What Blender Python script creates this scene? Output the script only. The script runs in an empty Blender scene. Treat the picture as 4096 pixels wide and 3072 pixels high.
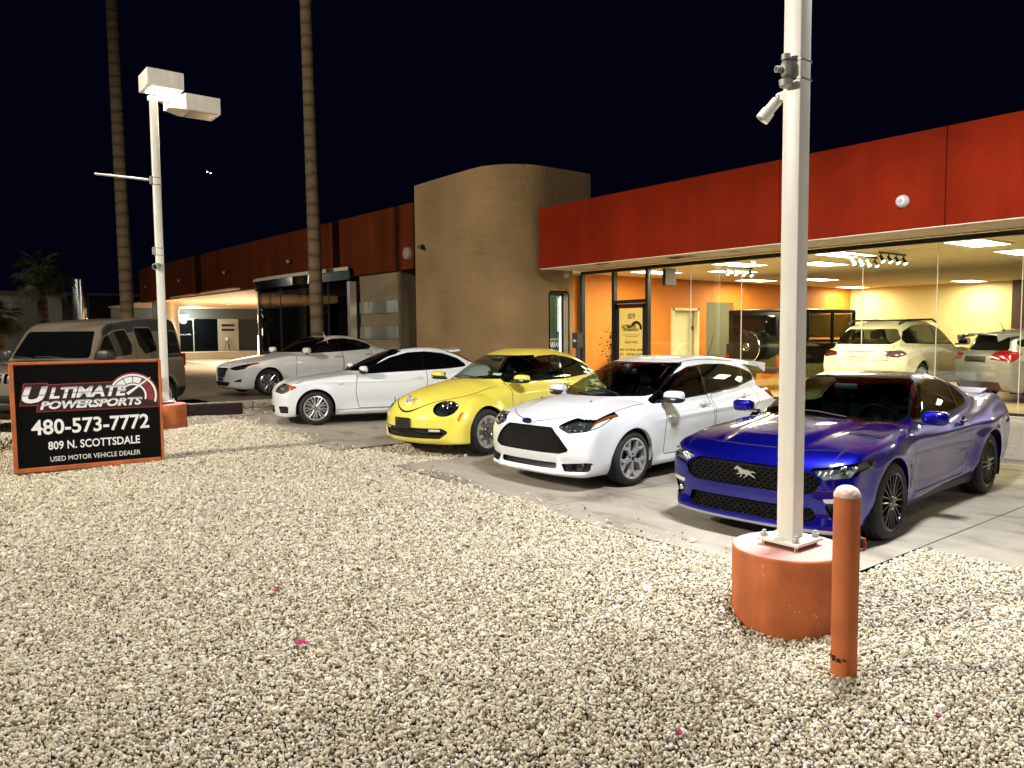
import bpy, bmesh, math, random
import numpy as np
from mathutils import Vector, Matrix
R = math.radians
S = bpy.context.scene
COL = S.collection
# ---------------------------------------------------------------- camera
cam_d = bpy.data.cameras.new("camera"); cam = bpy.data.objects.new("camera", cam_d); COL.objects.link(cam)
cam_d.sensor_width = 36.0; cam_d.lens = 26.94; cam_d.clip_start = 0.05; cam_d.clip_end = 800
_P, _Rr = 0.0678, -0.0090
_ax = Vector((0.62, 0.7846, 0)).normalized(); _fw = Vector((-0.7846, 0.62, 0)).normalized(); _uz = Vector((0, 0, 1))
_f = _fw*math.cos(_P) - _uz*math.sin(_P); _u = _fw*math.sin(_P) + _uz*math.cos(_P)
_r2 = _ax*math.cos(_Rr) + _u*math.sin(_Rr); _u2 = -_ax*math.sin(_Rr) + _u*math.cos(_Rr)
m = Matrix.Identity(4)
for i in range(3):
    m[i][0] = _r2[i]; m[i][1] = _u2[i]; m[i][2] = -_f[i]
CAM = Vector((4.156, -12.11, 1.84)); m.translation = CAM
cam.matrix_world = m
S.camera = cam
# ---------------------------------------------------------------- night sky and exposure
w = bpy.data.worlds.new("World"); S.world = w; w.use_nodes = True
bg = w.node_tree.nodes["Background"]; bg.inputs[0].default_value = (0.006, 0.010, 0.045, 1); bg.inputs[1].default_value = 0.075
S.view_settings.view_transform = 'Standard'; S.view_settings.look = 'None'
S.view_settings.exposure = 0.42; S.view_settings.gamma = 1.0
S.render.engine = 'CYCLES'
S.cycles.max_bounces = 6; S.cycles.diffuse_bounces = 3; S.cycles.glossy_bounces = 3; S.cycles.transparent_max_bounces = 16
S.cycles.transmission_bounces = 4; S.cycles.sample_clamp_indirect = 4.0
S.cycles.use_denoising = True
S.cycles.caustics_reflective = False; S.cycles.caustics_refractive = False

def lamp(name, kind, loc, energy, color, size=0.3, target=None, spot=None, blend=0.3, parent=None):
    d = bpy.data.lights.new(name, kind); d.energy = energy; d.color = color
    if kind == 'AREA': d.shape = 'DISK'; d.size = size
    else: d.shadow_soft_size = size
    if kind == 'SPOT': d.spot_size = R(spot); d.spot_blend = blend
    o = bpy.data.objects.new(name, d); COL.objects.link(o); o.location = loc
    if target is not None:
        o.rotation_euler = (Vector(target)-Vector(loc)).to_track_quat('-Z', 'Y').to_euler()
    if parent: o.parent = parent
    return o
WARM = (1.0, 0.93, 0.80)
# near lot light (its heads stand above the frame), far lot light, a street light behind the photographer and one by the street corner
lamp('lot_light_near', 'SPOT', (1.25, -6.72, 5.92), 1900, (0.96, 0.98, 1.0), 0.30, (1.1, -6.9, 0), 166, 0.25)
lamp('lot_light_near', 'SPOT', (1.24, -7.42, 6.25), 1300, (0.96, 0.98, 1.0), 0.30, (1.2, -7.6, 0), 166, 0.25)
lamp('lot_light_next', 'SPOT', (13.6, -6.9, 6.2), 900, (1.0, 0.97, 0.92), 0.12, (12.0, -7.2, 0), 168, 0.25)
lamp('lot_light_far', 'SPOT', (-11.18, -8.15, 6.25), 2800, WARM, 0.10, (-11.0, -8.0, 0), 162, 0.25)
lamp('street_light_behind', 'SPOT', (-6.5, -20.5, 7.5), 7600, (1.0, 0.91, 0.76), 0.30, (-5.5, -9.0, 0), 150, 0.4)
lamp('street_light_far', 'SPOT', (-42, -13.0, 8.0), 520, (1.0, 0.85, 0.62), 0.2, (-45, -5.0, 1), 150, 0.5)

# the street behind the photographer: far lamps and a green traffic light, seen only as reflections in glass, chrome and paint
for p_, e_, c_ in (((-30,-38,7),420,(1,.92,.75)), ((-8,-44,8),420,(1,.95,.85)), ((16,-36,7),420,(1,.9,.7)), ((34,-24,8),420,(1,.95,.85)), ((-46,-30,5.5),60,(.1,1,.5)), ((-55,-26,7),420,(1,.95,.9)), ((4,-52,6),300,(.85,.95,1))):
    lamp('distant_street_light', 'POINT', p_, e_, c_, .16)

# ---------------------------------------------------------------- helpers
MATS = {}
def mat(name, col=(0.5,0.5,0.5), rough=0.5, metal=0.0, spec=0.5, coat=0.0, coat_rough=0.03, emit=None, estr=0.0, var=0.0, vscale=8.0, bump=0.0, bscale=40.0, rvar=0.0, vdetail=4):
    if name in MATS: return MATS[name]
    m = bpy.data.materials.new(name); m.use_nodes = True; MATS[name] = m
    nt = m.node_tree; b = nt.nodes['Principled BSDF']
    b.inputs['Base Color'].default_value = (*col, 1); b.inputs['Roughness'].default_value = rough; b.inputs['Metallic'].default_value = metal
    b.inputs['Specular IOR Level'].default_value = spec; b.inputs['Coat Weight'].default_value = coat; b.inputs['Coat Roughness'].default_value = coat_rough
    if emit: b.inputs['Emission Color'].default_value = (*emit, 1); b.inputs['Emission Strength'].default_value = estr
    if var or bump or rvar:
        tc = nt.nodes.new('ShaderNodeTexCoord')
    if var or rvar:
        n = nt.nodes.new('ShaderNodeTexNoise'); n.inputs['Scale'].default_value = vscale; n.inputs['Detail'].default_value = vdetail
        nt.links.new(tc.outputs['Object'], n.inputs['Vector'])
        if var:
            mr = nt.nodes.new('ShaderNodeMapRange'); mr.inputs[1].default_value = 0.3; mr.inputs[2].default_value = 0.7
            mr.inputs[3].default_value = 1-var; mr.inputs[4].default_value = 1+var
            mx = nt.nodes.new('ShaderNodeVectorMath'); mx.operation = 'SCALE'; mx.inputs[0].default_value = col
            nt.links.new(n.outputs[0], mr.inputs[0]); nt.links.new(mr.outputs[0], mx.inputs['Scale']); nt.links.new(mx.outputs[0], b.inputs['Base Color'])
        if rvar:
            mr = nt.nodes.new('ShaderNodeMapRange'); mr.inputs[1].default_value = 0.3; mr.inputs[2].default_value = 0.7
            mr.inputs[3].default_value = max(0, rough-rvar); mr.inputs[4].default_value = min(1, rough+rvar)
            nt.links.new(n.outputs[0], mr.inputs[0]); nt.links.new(mr.outputs[0], b.inputs['Roughness'])
    if bump:
        n2 = nt.nodes.new('ShaderNodeTexNoise'); n2.inputs['Scale'].default_value = bscale; n2.inputs['Detail'].default_value = 5
        bp = nt.nodes.new('ShaderNodeBump'); bp.inputs['Strength'].default_value = bump; bp.inputs['Distance'].default_value = 0.02
        nt.links.new(tc.outputs['Object'], n2.inputs['Vector']); nt.links.new(n2.outputs[0], bp.inputs['Height']); nt.links.new(bp.outputs[0], b.inputs['Normal'])
    return m
def weather(m, sc=(1.6,1.6,.12), lo=.72, hi=1.14, seed=0.0):
    """rain streaks and faded patches over the material's own colour"""
    nt = m.node_tree; b = nt.nodes['Principled BSDF']; tc = nt.nodes.new('ShaderNodeTexCoord'); mp = nt.nodes.new('ShaderNodeMapping'); mp.inputs['Scale'].default_value = sc; mp.inputs['Location'].default_value = (seed, seed*2, 0)
    n = nt.nodes.new('ShaderNodeTexNoise'); n.inputs['Scale'].default_value = 1.0; n.inputs['Detail'].default_value = 7; n.inputs['Roughness'].default_value = .6
    mr = nt.nodes.new('ShaderNodeMapRange'); mr.inputs[1].default_value = .32; mr.inputs[2].default_value = .68; mr.inputs[3].default_value = lo; mr.inputs[4].default_value = hi
    vm = nt.nodes.new('ShaderNodeVectorMath'); vm.operation = 'SCALE'; l = b.inputs['Base Color'].links
    nt.links.new(tc.outputs['Object'], mp.inputs[0]); nt.links.new(mp.outputs[0], n.inputs['Vector']); nt.links.new(n.outputs[0], mr.inputs[0]); nt.links.new(mr.outputs[0], vm.inputs['Scale'])
    if l: s_ = l[0].from_socket; nt.links.new(s_, vm.inputs[0])
    else: vm.inputs[0].default_value = b.inputs['Base Color'].default_value[:3]
    nt.links.new(vm.outputs[0], b.inputs['Base Color']); return m
def chips(m, scale, th, col):
    """small flakes where the paint has come off"""
    nt = m.node_tree; b = nt.nodes['Principled BSDF']; tc = nt.nodes.new('ShaderNodeTexCoord'); n = nt.nodes.new('ShaderNodeTexNoise'); n.inputs['Scale'].default_value = scale; n.inputs['Detail'].default_value = 3
    n2 = nt.nodes.new('ShaderNodeTexNoise'); n2.inputs['Scale'].default_value = scale*.12; ad = nt.nodes.new('ShaderNodeMath'); ad.operation = 'MULTIPLY_ADD'; ad.inputs[1].default_value = .5
    mr = nt.nodes.new('ShaderNodeMapRange'); mr.inputs[1].default_value = th; mr.inputs[2].default_value = th+.02; mx = nt.nodes.new('ShaderNodeMix'); mx.data_type = 'RGBA'; mx.inputs[7].default_value = (*col, 1)
    s_ = b.inputs['Base Color'].links[0].from_socket; nt.links.new(tc.outputs['Object'], n.inputs['Vector']); nt.links.new(tc.outputs['Object'], n2.inputs['Vector']); nt.links.new(n2.outputs[0], ad.inputs[0]); nt.links.new(n.outputs[0], ad.inputs[2])
    nt.links.new(ad.outputs[0], mr.inputs[0]); nt.links.new(mr.outputs[0], mx.inputs[0]); nt.links.new(s_, mx.inputs[6]); nt.links.new(mx.outputs[2], b.inputs['Base Color']); return m
def glass_mat(name, tint=(0.9,0.95,0.93), refl=1.0, rough=0.0, ior=1.5, base=0.04):
    """clear pane: straight-through tinted light plus a mirror reflection that grows at grazing angles"""
    if name in MATS: return MATS[name]
    m = bpy.data.materials.new(name); m.use_nodes = True; MATS[name] = m
    nt = m.node_tree; nt.nodes.clear()
    o = nt.nodes.new('ShaderNodeOutputMaterial'); t = nt.nodes.new('ShaderNodeBsdfTransparent'); g = nt.nodes.new('ShaderNodeBsdfGlossy')
    t.inputs[0].default_value = (*tint, 1); g.inputs['Roughness'].default_value = rough; g.inputs[0].default_value = (refl, refl, refl, 1)
    lw = nt.nodes.new('ShaderNodeLayerWeight'); lw.inputs[0].default_value = .5; pw = nt.nodes.new('ShaderNodeMath'); pw.operation = 'POWER'; pw.inputs[1].default_value = 5.0
    fr = nt.nodes.new('ShaderNodeMath'); fr.operation = 'MULTIPLY_ADD'; fr.inputs[1].default_value = .9; fr.inputs[2].default_value = base; nt.links.new(lw.outputs['Facing'], pw.inputs[0]); nt.links.new(pw.outputs[0], fr.inputs[0])
    mx = nt.nodes.new('ShaderNodeMixShader')
    nt.links.new(fr.outputs[0], mx.inputs[0]); nt.links.new(t.outputs[0], mx.inputs[1]); nt.links.new(g.outputs[0], mx.inputs[2]); nt.links.new(mx.outputs[0], o.inputs[0])
    return m
def emis(name, col, s):
    return mat(name, (0.02,0.02,0.02), 0.6, emit=col, estr=s)

class MB:
    """collects shapes into one mesh; every shape may carry its own material slot"""
    def __init__(s): s.v = []; s.f = []; s.m = []; s.mats = []; s.cur = 0
    def use(s, m):
        if m not in s.mats: s.mats.append(m)
        s.cur = s.mats.index(m); return s
    def add(s, vs, fs):
        o = len(s.v); s.v += [tuple(v) for v in vs]
        for f in fs: s.f.append([o+i for i in f]); s.m.append(s.cur)
        return s
    def box(s, c, d, rz=0.0, bev=0.0, M=None):
        hx, hy, hz = d[0]/2, d[1]/2, d[2]/2
        if bev > 0:
            bm = bmesh.new(); bmesh.ops.create_cube(bm, size=1.0); bmesh.ops.scale(bm, vec=d, verts=bm.verts)
            bmesh.ops.bevel(bm, geom=bm.edges[:], offset=bev, segments=2, affect='EDGES', profile=0.5)
            bm.verts.index_update(); vs = [v.co.copy() for v in bm.verts]; fs = [[v.index for v in f.verts] for f in bm.faces]; bm.free()
        else:
            vs = [Vector((x, y, z)) for x in (-hx, hx) for y in (-hy, hy) for z in (-hz, hz)]
            fs = [(0,1,3,2),(4,6,7,5),(0,4,5,1),(2,3,7,6),(0,2,6,4),(1,5,7,3)]
        T = Matrix.Translation(c) @ (M if M is not None else Matrix.Rotation(rz, 4, 'Z'))
        return s.add([T @ v for v in vs], fs)
    def cyl(s, p0, p1, r0, r1=None, n=16, cap=True):
        r1 = r0 if r1 is None else r1
        p0, p1 = Vector(p0), Vector(p1); a = (p1-p0).normalized()
        u = a.orthogonal().normalized(); w_ = a.cross(u)
        vs = []
        for p, r in ((p0, r0), (p1, r1)):
            for i in range(n):
                t = 2*math.pi*i/n; vs.append(p + (u*math.cos(t)+w_*math.sin(t))*r)
        fs = [(i, (i+1) % n, n+(i+1) % n, n+i) for i in range(n)]
        if cap: fs += [tuple(range(n-1, -1, -1)), tuple(range(n, 2*n))]
        return s.add(vs, fs)
    def tube(s, pts, r, n=8, cap=True):
        pts = [Vector(p) for p in pts]; rs = r if isinstance(r, (list, tuple)) else [r]*len(pts)
        vs = []; u = None
        for i, p in enumerate(pts):
            a = (pts[min(i+1, len(pts)-1)]-pts[max(i-1, 0)]).normalized()
            u = a.orthogonal().normalized() if u is None else (u - a*u.dot(a)).normalized()
            w_ = a.cross(u)
            for k in range(n):
                t = 2*math.pi*k/n; vs.append(p+(u*math.cos(t)+w_*math.sin(t))*rs[i])
        fs = [(i*n+k, i*n+(k+1) % n, (i+1)*n+(k+1) % n, (i+1)*n+k) for i in range(len(pts)-1) for k in range(n)]
        if cap: fs += [tuple(range(n-1, -1, -1)), tuple(range((len(pts)-1)*n, len(pts)*n))]
        return s.add(vs, fs)
    def lathe(s, prof, n=32, M=None, close=False):
        """prof: (radius, height) pairs about local Z"""
        M = M or Matrix.Identity(4); vs = []; k = len(prof)
        for i in range(n):
            t = 2*math.pi*i/n
            for r_, z in prof: vs.append(M @ Vector((r_*math.cos(t), r_*math.sin(t), z)))
        rng = range(k) if close else range(k-1)
        fs = [(i*k+j, ((i+1) % n)*k+j, ((i+1) % n)*k+(j+1) % k, i*k+(j+1) % k) for i in range(n) for j in rng]
        return s.add(vs, fs)
    def prism(s, poly, h, M=None, holes=None):
        """2-D outline in local XY pulled up by h"""
        from mathutils.geometry import tessellate_polygon
        M = M or Matrix.Identity(4)
        loops = [poly] + (holes or [])
        flat = [p for l in loops for p in l]; N = len(flat)
        tri = tessellate_polygon([[Vector((p[0], p[1], 0)) for p in l] for l in loops])
        vs = [M @ Vector((p[0], p[1], z)) for z in (0, h) for p in flat]
        fs = []
        for t in tri:
            a, b_, c = [Vector((*flat[i], 0)) for i in t]
            t = t if (b_-a).cross(c-a).z > 0 else (t[0], t[2], t[1])
            fs.append((t[2], t[1], t[0])); fs.append((t[0]+N, t[1]+N, t[2]+N))
        o = 0
        for l in loops:
            n = len(l)
            for i in range(n): fs.append((o+i, o+(i+1) % n, N+o+(i+1) % n, N+o+i))
            o += n
        return s.add(vs, fs)
    def ball(s, c, r, n=16, k=10, M=None, e=1.0):
        """ellipsoid / superellipsoid (e<1 boxier) with radii r"""
        r = (r, r, r) if not isinstance(r, (tuple, list)) else r
        sg = lambda v: math.copysign(abs(v)**e, v)
        vs = []; T = Matrix.Translation(c) @ (M if M is not None else Matrix.Identity(4))
        for j in range(k+1):
            ph = -math.pi/2 + math.pi*j/k
            for i in range(n):
                t = 2*math.pi*i/n
                vs.append(T @ Vector((r[0]*sg(math.cos(ph))*sg(math.cos(t)), r[1]*sg(math.cos(ph))*sg(math.sin(t)), r[2]*sg(math.sin(ph)))))
        fs = [(j*n+i, j*n+(i+1) % n, (j+1)*n+(i+1) % n, (j+1)*n+i) for j in range(k) for i in range(n)]
        return s.add(vs, fs)
    def quad(s, a, b, c, d): return s.add([a, b, c, d], [(0,1,2,3)])
    def build(s, name, m=None, parent=None, smooth=False, angle=35, recalc=True):
        me = bpy.data.meshes.new(name); me.from_pydata(s.v, [], s.f)
        ms = s.mats if s.mats else [m]
        for x in ms: me.materials.append(x)
        if s.mats: me.polygons.foreach_set('material_index', s.m)
        if recalc:
            bm = bmesh.new(); bm.from_mesh(me); bmesh.ops.remove_doubles(bm, verts=bm.verts, dist=1e-6)
            bmesh.ops.recalc_face_normals(bm, faces=bm.faces); bm.to_mesh(me); bm.free()
        if smooth:
            me.polygons.foreach_set('use_smooth', [True]*len(me.polygons))
            if angle < 180: me.set_sharp_from_angle(angle=R(angle))
        me.update()
        o = bpy.data.objects.new(name, me); COL.objects.link(o)
        if parent: o.parent = parent
        return o
def tag(o, label=None, cat=None, group=None, kind=None):
    if label: o['label'] = label
    if cat: o['category'] = cat
    if group: o['group'] = group
    if kind: o['kind'] = kind
    return o
def thing(name, label, cat, loc=(0,0,0), rz=0.0, group=None):
    o = bpy.data.objects.new(name, None); COL.objects.link(o); o.location = loc; o.rotation_euler = (0,0,rz); o.empty_display_size = 0.2
    return tag(o, label, cat, group)
def dup(root, loc, rz=None, label=None, group=None):
    r = root.copy(); COL.objects.link(r); r.location = loc
    if rz is not None: r.rotation_euler = (0,0,rz)
    if label: r['label'] = label
    if group: r['group'] = group
    for ch in list(root.children):
        c = ch.copy(); COL.objects.link(c); c.parent = r
        for g in list(ch.children):
            d = g.copy(); COL.objects.link(d); d.parent = c
    return r
def text(name, body, size, M, m, parent=None, depth=0.002, bold=0.0, sx=1.0, shear=0.0, align='CENTER', space=1.0):
    """letters as a flat mesh; M places the text's XY plane"""
    c = bpy.data.curves.new(name, 'FONT'); c.body = body; c.size = size; c.align_x = align; c.extrude = depth/2; c.offset = bold*size
    c.shear = shear; c.space_character = space; c.resolution_u = 3
    t = bpy.data.objects.new(name+'_src', c); COL.objects.link(t)
    dg = bpy.context.evaluated_depsgraph_get(); me = bpy.data.meshes.new_from_object(t.evaluated_get(dg))
    bpy.data.objects.remove(t); bpy.data.curves.remove(c)
    me.transform(Matrix.Diagonal((sx, 1, 1, 1))); me.transform(M)
    me.materials.clear(); me.materials.append(m); me.name = name
    o = bpy.data.objects.new(name, me); COL.objects.link(o)
    if parent: o.parent = parent
    return o
def basis(o, x, y, z=None):
    x, y = Vector(x).normalized(), Vector(y).normalized(); z = x.cross(y) if z is None else Vector(z)
    M = Matrix.Identity(4)
    for i in range(3): M[i][0] = x[i]; M[i][1] = y[i]; M[i][2] = z[i]; M[i][3] = o[i]
    return M
# ================================================================ car bodies: a signed field meshed, trimmed by exact outlines
def table(pts, sm=0.04):
    """smooth curve through (x, value) pairs, returned as a vectorised function"""
    p = sorted(pts); x = np.array([a[0] for a in p], float); y = np.array([a[1] for a in p], float)
    if len(x) == 1: return lambda q: np.full(np.shape(q), y[0])
    h = np.diff(x); dl = np.diff(y)/h; d = np.zeros(len(x))
    for i in range(1, len(x)-1):
        if dl[i-1]*dl[i] > 0:
            w1, w2 = 2*h[i]+h[i-1], h[i]+2*h[i-1]; d[i] = (w1+w2)/(w1/dl[i-1]+w2/dl[i])
    d[0], d[-1] = dl[0], dl[-1]
    st = 0.004; pad = max(0.4, sm*4); xs = np.arange(x[0]-pad, x[-1]+pad, st)
    k = np.clip(np.searchsorted(x, xs)-1, 0, len(x)-2); t = (xs-x[k])/h[k]
    v = (2*t**3-3*t**2+1)*y[k]+(t**3-2*t**2+t)*h[k]*d[k]+(-2*t**3+3*t**2)*y[k+1]+(t**3-t**2)*h[k]*d[k+1]
    v = np.where(xs < x[0], y[0]+(xs-x[0])*d[0], np.where(xs > x[-1], y[-1]+(xs-x[-1])*d[-1], v))
    if sm > 0:
        n = int(3*sm/st); ker = np.exp(-0.5*(np.arange(-n, n+1)*st/sm)**2); ker /= ker.sum()
        v = np.convolve(np.pad(v, n, mode='edge'), ker, 'valid')
    return lambda q: np.interp(q, xs, v)
def smax(a, b, k):
    h = np.clip(0.5+0.5*(a-b)/k, 0, 1); return b+(a-b)*h+k*h*(1-h)
def smin(a, b, k): return -smax(-a, -b, k)
def fillet(pts, r=0.03, n=5):
    """closed outline with rounded corners; a point may carry its own radius"""
    out = []; N = len(pts)
    for i in range(N):
        p = np.array(pts[i][:2], float); a = np.array(pts[i-1][:2], float); b = np.array(pts[(i+1) % N][:2], float)
        rr = pts[i][2] if len(pts[i]) > 2 else r
        u, v = a-p, b-p; lu, lv = np.hypot(*u), np.hypot(*v); u /= lu; v /= lv
        ang = math.acos(max(-1, min(1, float(u@v)))); t = min(rr/max(math.tan(ang/2), 1e-3), lu*0.48, lv*0.48)
        if t < 1e-4 or ang > 3.1: out.append(tuple(p)); continue
        p0, p1 = p+u*t, p+v*t
        for j in range(n+1):
            s_ = j/n; out.append(tuple((1-s_)**2*p0+2*s_*(1-s_)*p+s_*s_*p1))
    return out
def sdpoly(a, b, poly):
    """signed distance (inside negative) of points (a, b) to a polygon"""
    P = np.array(poly); d = np.full(a.shape, 1e9); ins = np.zeros(a.shape, bool); n = len(P)
    near = (a > P[:,0].min()-.12) & (a < P[:,0].max()+.12) & (b > P[:,1].min()-.12) & (b < P[:,1].max()+.12)
    A, B = a[near], b[near]; dd = np.full(A.shape, 1e9); ii = np.zeros(A.shape, bool)
    for i in range(n):
        x0, y0 = P[i-1]; x1, y1 = P[i]; ex, ey = x1-x0, y1-y0
        t = np.clip(((A-x0)*ex+(B-y0)*ey)/(ex*ex+ey*ey+1e-12), 0, 1)
        dd = np.minimum(dd, (A-x0-t*ex)**2+(B-y0-t*ey)**2)
        c = ((y0 > B) != (y1 > B)) & (A < (x1-x0)*(B-y0)/(y1-y0+1e-15)+x0); ii ^= c
    d[near] = np.sqrt(dd)*np.where(ii, -1, 1); d[~near] = 0.12
    return d

class Shell:
    def __init__(s, F, lo, hi, res):
        s.F = F; s.res = res
        xs = np.arange(lo[0], hi[0]+res, res); ys = np.arange(-res/2, hi[1]+res, res); zs = np.arange(lo[2], hi[2]+res, res)
        nx, ny, nz = len(xs), len(ys), len(zs)
        G = np.empty((nx, ny, nz))
        Y, Z = np.meshgrid(ys, zs, indexing='ij')
        for i0 in range(0, nx, 16):
            i1 = min(nx, i0+16)
            q = np.empty(((i1-i0), ny, nz, 3)); q[...,0] = xs[i0:i1, None, None]; q[...,1] = Y; q[...,2] = Z
            G[i0:i1] = F(q.reshape(-1, 3)).reshape(i1-i0, ny, nz)
        I = G < 0
        cs = (nx-1, ny-1, nz-1); acc = np.zeros(cs+(3,)); cnt = np.zeros(cs)
        sl = lambda o, n: slice(o, n-1+o)
        crd = (xs, ys, zs)
        for ax in range(3):
            o1, o2 = [k for k in range(3) if k != ax]
            for a in (0, 1):
                for b in (0, 1):
                    off0 = [0,0,0]; off0[o1] = a; off0[o2] = b; off1 = list(off0); off1[ax] = 1
                    g0 = G[sl(off0[0],nx), sl(off0[1],ny), sl(off0[2],nz)]; g1 = G[sl(off1[0],nx), sl(off1[1],ny), sl(off1[2],nz)]
                    c = (g0 < 0) != (g1 < 0); t = np.where(c, g0/np.where(c, g0-g1, 1), 0)
                    for k in range(3):
                        base = crd[k][:-1].reshape([-1 if q == k else 1 for q in range(3)])
                        acc[...,k] += np.where(c, base+res*(t if k == ax else off0[k]), 0)
                    cnt += c
        act = cnt > 0; idx = -np.ones(cs, int); idx[act] = np.arange(act.sum())
        V = acc[act]/cnt[act][:, None]
        jj = np.nonzero(act)[1]; s.mid0 = jj == 0
        V[s.mid0, 1] = 0
        faces = []
        for ax in range(3):
            o1, o2 = [(1,2),(2,0),(0,1)][ax]
            A = np.moveaxis(I, (ax, o1, o2), (0, 1, 2)); C = np.moveaxis(idx, (ax, o1, o2), (0, 1, 2))
            e = A[:-1,1:-1,1:-1] != A[1:,1:-1,1:-1]
            p, q, r = np.nonzero(e); fl = A[p, q+1, r+1]
            f = np.stack([C[p,q,r], C[p,q+1,r], C[p,q+1,r+1], C[p,q,r+1]], 1)
            f[~fl] = f[~fl][:, ::-1]; faces.append(f)
        Fc = np.concatenate(faces); Fc = Fc[(Fc >= 0).all(1)]
        for _ in range(5):
            f = F(V); g = s.grad(V); st = -(f/np.maximum((g*g).sum(1), 0.05))[:, None]*g
            l = np.linalg.norm(st, axis=1)[:, None]; st *= np.minimum(1, res*0.6/np.maximum(l, 1e-9)); V = V+st; V[s.mid0, 1] = 0
        s.V = [tuple(v) for v in V]; s.Fc = Fc.tolist(); s.L = ['body']*len(s.Fc)
        s.fix = None
    def grad(s, V, h=0.004):
        g = np.empty_like(V)
        for k in range(3):
            d = np.zeros(3); d[k] = h; g[:, k] = (s.F(V+d)-s.F(V-d))/(2*h)
        return g
    def arr(s): return np.array(s.V)
    def centers(s):
        V = s.arr(); return np.array([V[f].mean(0) for f in s.Fc])
    def fnormals(s):
        C = s.centers(); g = s.grad(C); return C, g/np.maximum(np.linalg.norm(g, axis=1), 1e-9)[:, None]
    def cut(s, gf, new, src=('body',), where=None):
        """faces of the labels src where gf < 0 (and where(center, normal) holds) get the label new, with an exact edge"""
        V = s.arr(); g = gf(V); g = np.where(np.abs(g) < 2e-5, 2e-5, g)
        lab = np.array([l in src for l in s.L])
        gi = g.tolist(); mn = np.array([min(gi[i] for i in f) for f in s.Fc]); cand = np.nonzero(lab & (mn < 0))[0]
        if where is not None and len(cand):
            C = np.array([V[s.Fc[i]].mean(0) for i in cand]); N = s.grad(C); N /= np.maximum(np.linalg.norm(N, axis=1), 1e-9)[:, None]
            cand = cand[where(C, N)]
        ec = {}
        def mid(i, j):
            k = (i, j) if i < j else (j, i)
            if k not in ec:
                a, b = V[k[0]], V[k[1]]; ga, gb = gi[k[0]], gi[k[1]]; t = ga/(ga-gb)
                p = a+(b-a)*t; gp = float(gf(p[None])[0])
                if abs(gp) > 1e-4:
                    if gp*ga > 0: t2 = t+(1-t)*gp/(gp-gb) if gp != gb else t
                    else: t2 = t*ga/(ga-gp)
                    p = a+(b-a)*min(max(t2, 0.02), 0.98)
                ec[k] = len(s.V); s.V.append(tuple(p))
            return ec[k]
        for fi in cand.tolist():
            f = s.Fc[fi]; sg = [gi[i] < 0 for i in f]
            if all(sg): s.L[fi] = new; continue
            pos, neg = [], []
            for a in range(len(f)):
                i, j = f[a], f[(a+1) % len(f)]
                (neg if sg[a] else pos).append(i)
                if sg[a] != sg[(a+1) % len(f)]:
                    k = mid(i, j); pos.append(k); neg.append(k)
            old = s.L[fi]
            s.Fc[fi] = neg; s.L[fi] = new
            if len(pos) > 2: s.Fc.append(pos); s.L.append(old)
        return s
    def line(s, gf, new='gap', w=0.003, src=('body',), where=None):
        return s.cut(lambda V: np.abs(gf(V))-w, new, src, where) if False else s._strip(gf, new, w, src, where)
    def _strip(s, gf, new, w, src, where):
        s.cut(lambda V: gf(V)-w, '_t', src, where); s.cut(lambda V: gf(V)+w, '_u', ('_t',))
        # _t is the strip; _u returns to the first source label
        s.L = [new if l == '_t' else (src[0] if l == '_u' else l) for l in s.L]
        return s
    def drop(s, label):
        k = [i for i, l in enumerate(s.L) if l != label]; s.Fc = [s.Fc[i] for i in k]; s.L = [s.L[i] for i in k]
    def finish(s):
        V = s.arr(); g = s.grad(V); s.N = (g/np.maximum(np.linalg.norm(g, axis=1), 1e-9)[:, None]); s.V0 = V; s.N0 = np.array(s.N); s.N = [tuple(n) for n in s.N]
        return s
    def at(s, y, z, d=0.0, xmin=.2, sg=1, rear=False):
        """point of the skin seen from the front (or rear) at (y, z), sunk by d along the normal"""
        k = (s.N0[:,0] < -.05) & (s.V0[:,0] < -1) if rear else (s.N0[:,0] > .03) & (s.V0[:,0] > xmin)
        i = np.argmin(np.where(k, (s.V0[:,1]-abs(y))**2+(s.V0[:,2]-z)**2, 9)); p = s.V0[i]-s.N0[i]*d; n = s.N0[i]
        return Vector((p[0], sg*p[1], p[2])), Vector((n[0], sg*n[1], n[2]))
    def boundary(s, label, against=None):
        """directed boundary edges of the label's faces that do not lie on the mid plane"""
        e = {}
        for f, l in zip(s.Fc, s.L):
            if l == label:
                for a in range(len(f)): e[(f[a], f[(a+1) % len(f)])] = 1
        return [k for k in e if (k[1], k[0]) not in e and not (abs(s.V[k[0]][1]) < 1e-6 and abs(s.V[k[1]][1]) < 1e-6)]
    def recess(s, label, vec=None, depth=None, wall=None):
        """push the label's faces by vec (or by -depth along the normal) and close the step with walls"""
        b = s.boundary(label); mp = {}
        def mv(i):
            if i not in mp:
                p = np.array(s.V[i]); n = np.array(s.N[i]); q = p+(np.array(vec) if vec is not None else -n*depth)
                mp[i] = len(s.V); s.V.append(tuple(q)); s.N.append(s.N[i])
            return mp[i]
        for k, l in enumerate(s.L):
            if l == label: s.Fc[k] = [mv(i) for i in s.Fc[k]]
        if wall:
            wm = {}
            def dupv(i):
                if i not in wm: wm[i] = len(s.V); s.V.append(s.V[i]); s.N.append((0,0,0))
                return wm[i]
            for i, j in b: s.Fc.append([dupv(i), dupv(j), dupv(mp[j]), dupv(mp[i])]); s.L.append(wall)
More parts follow.
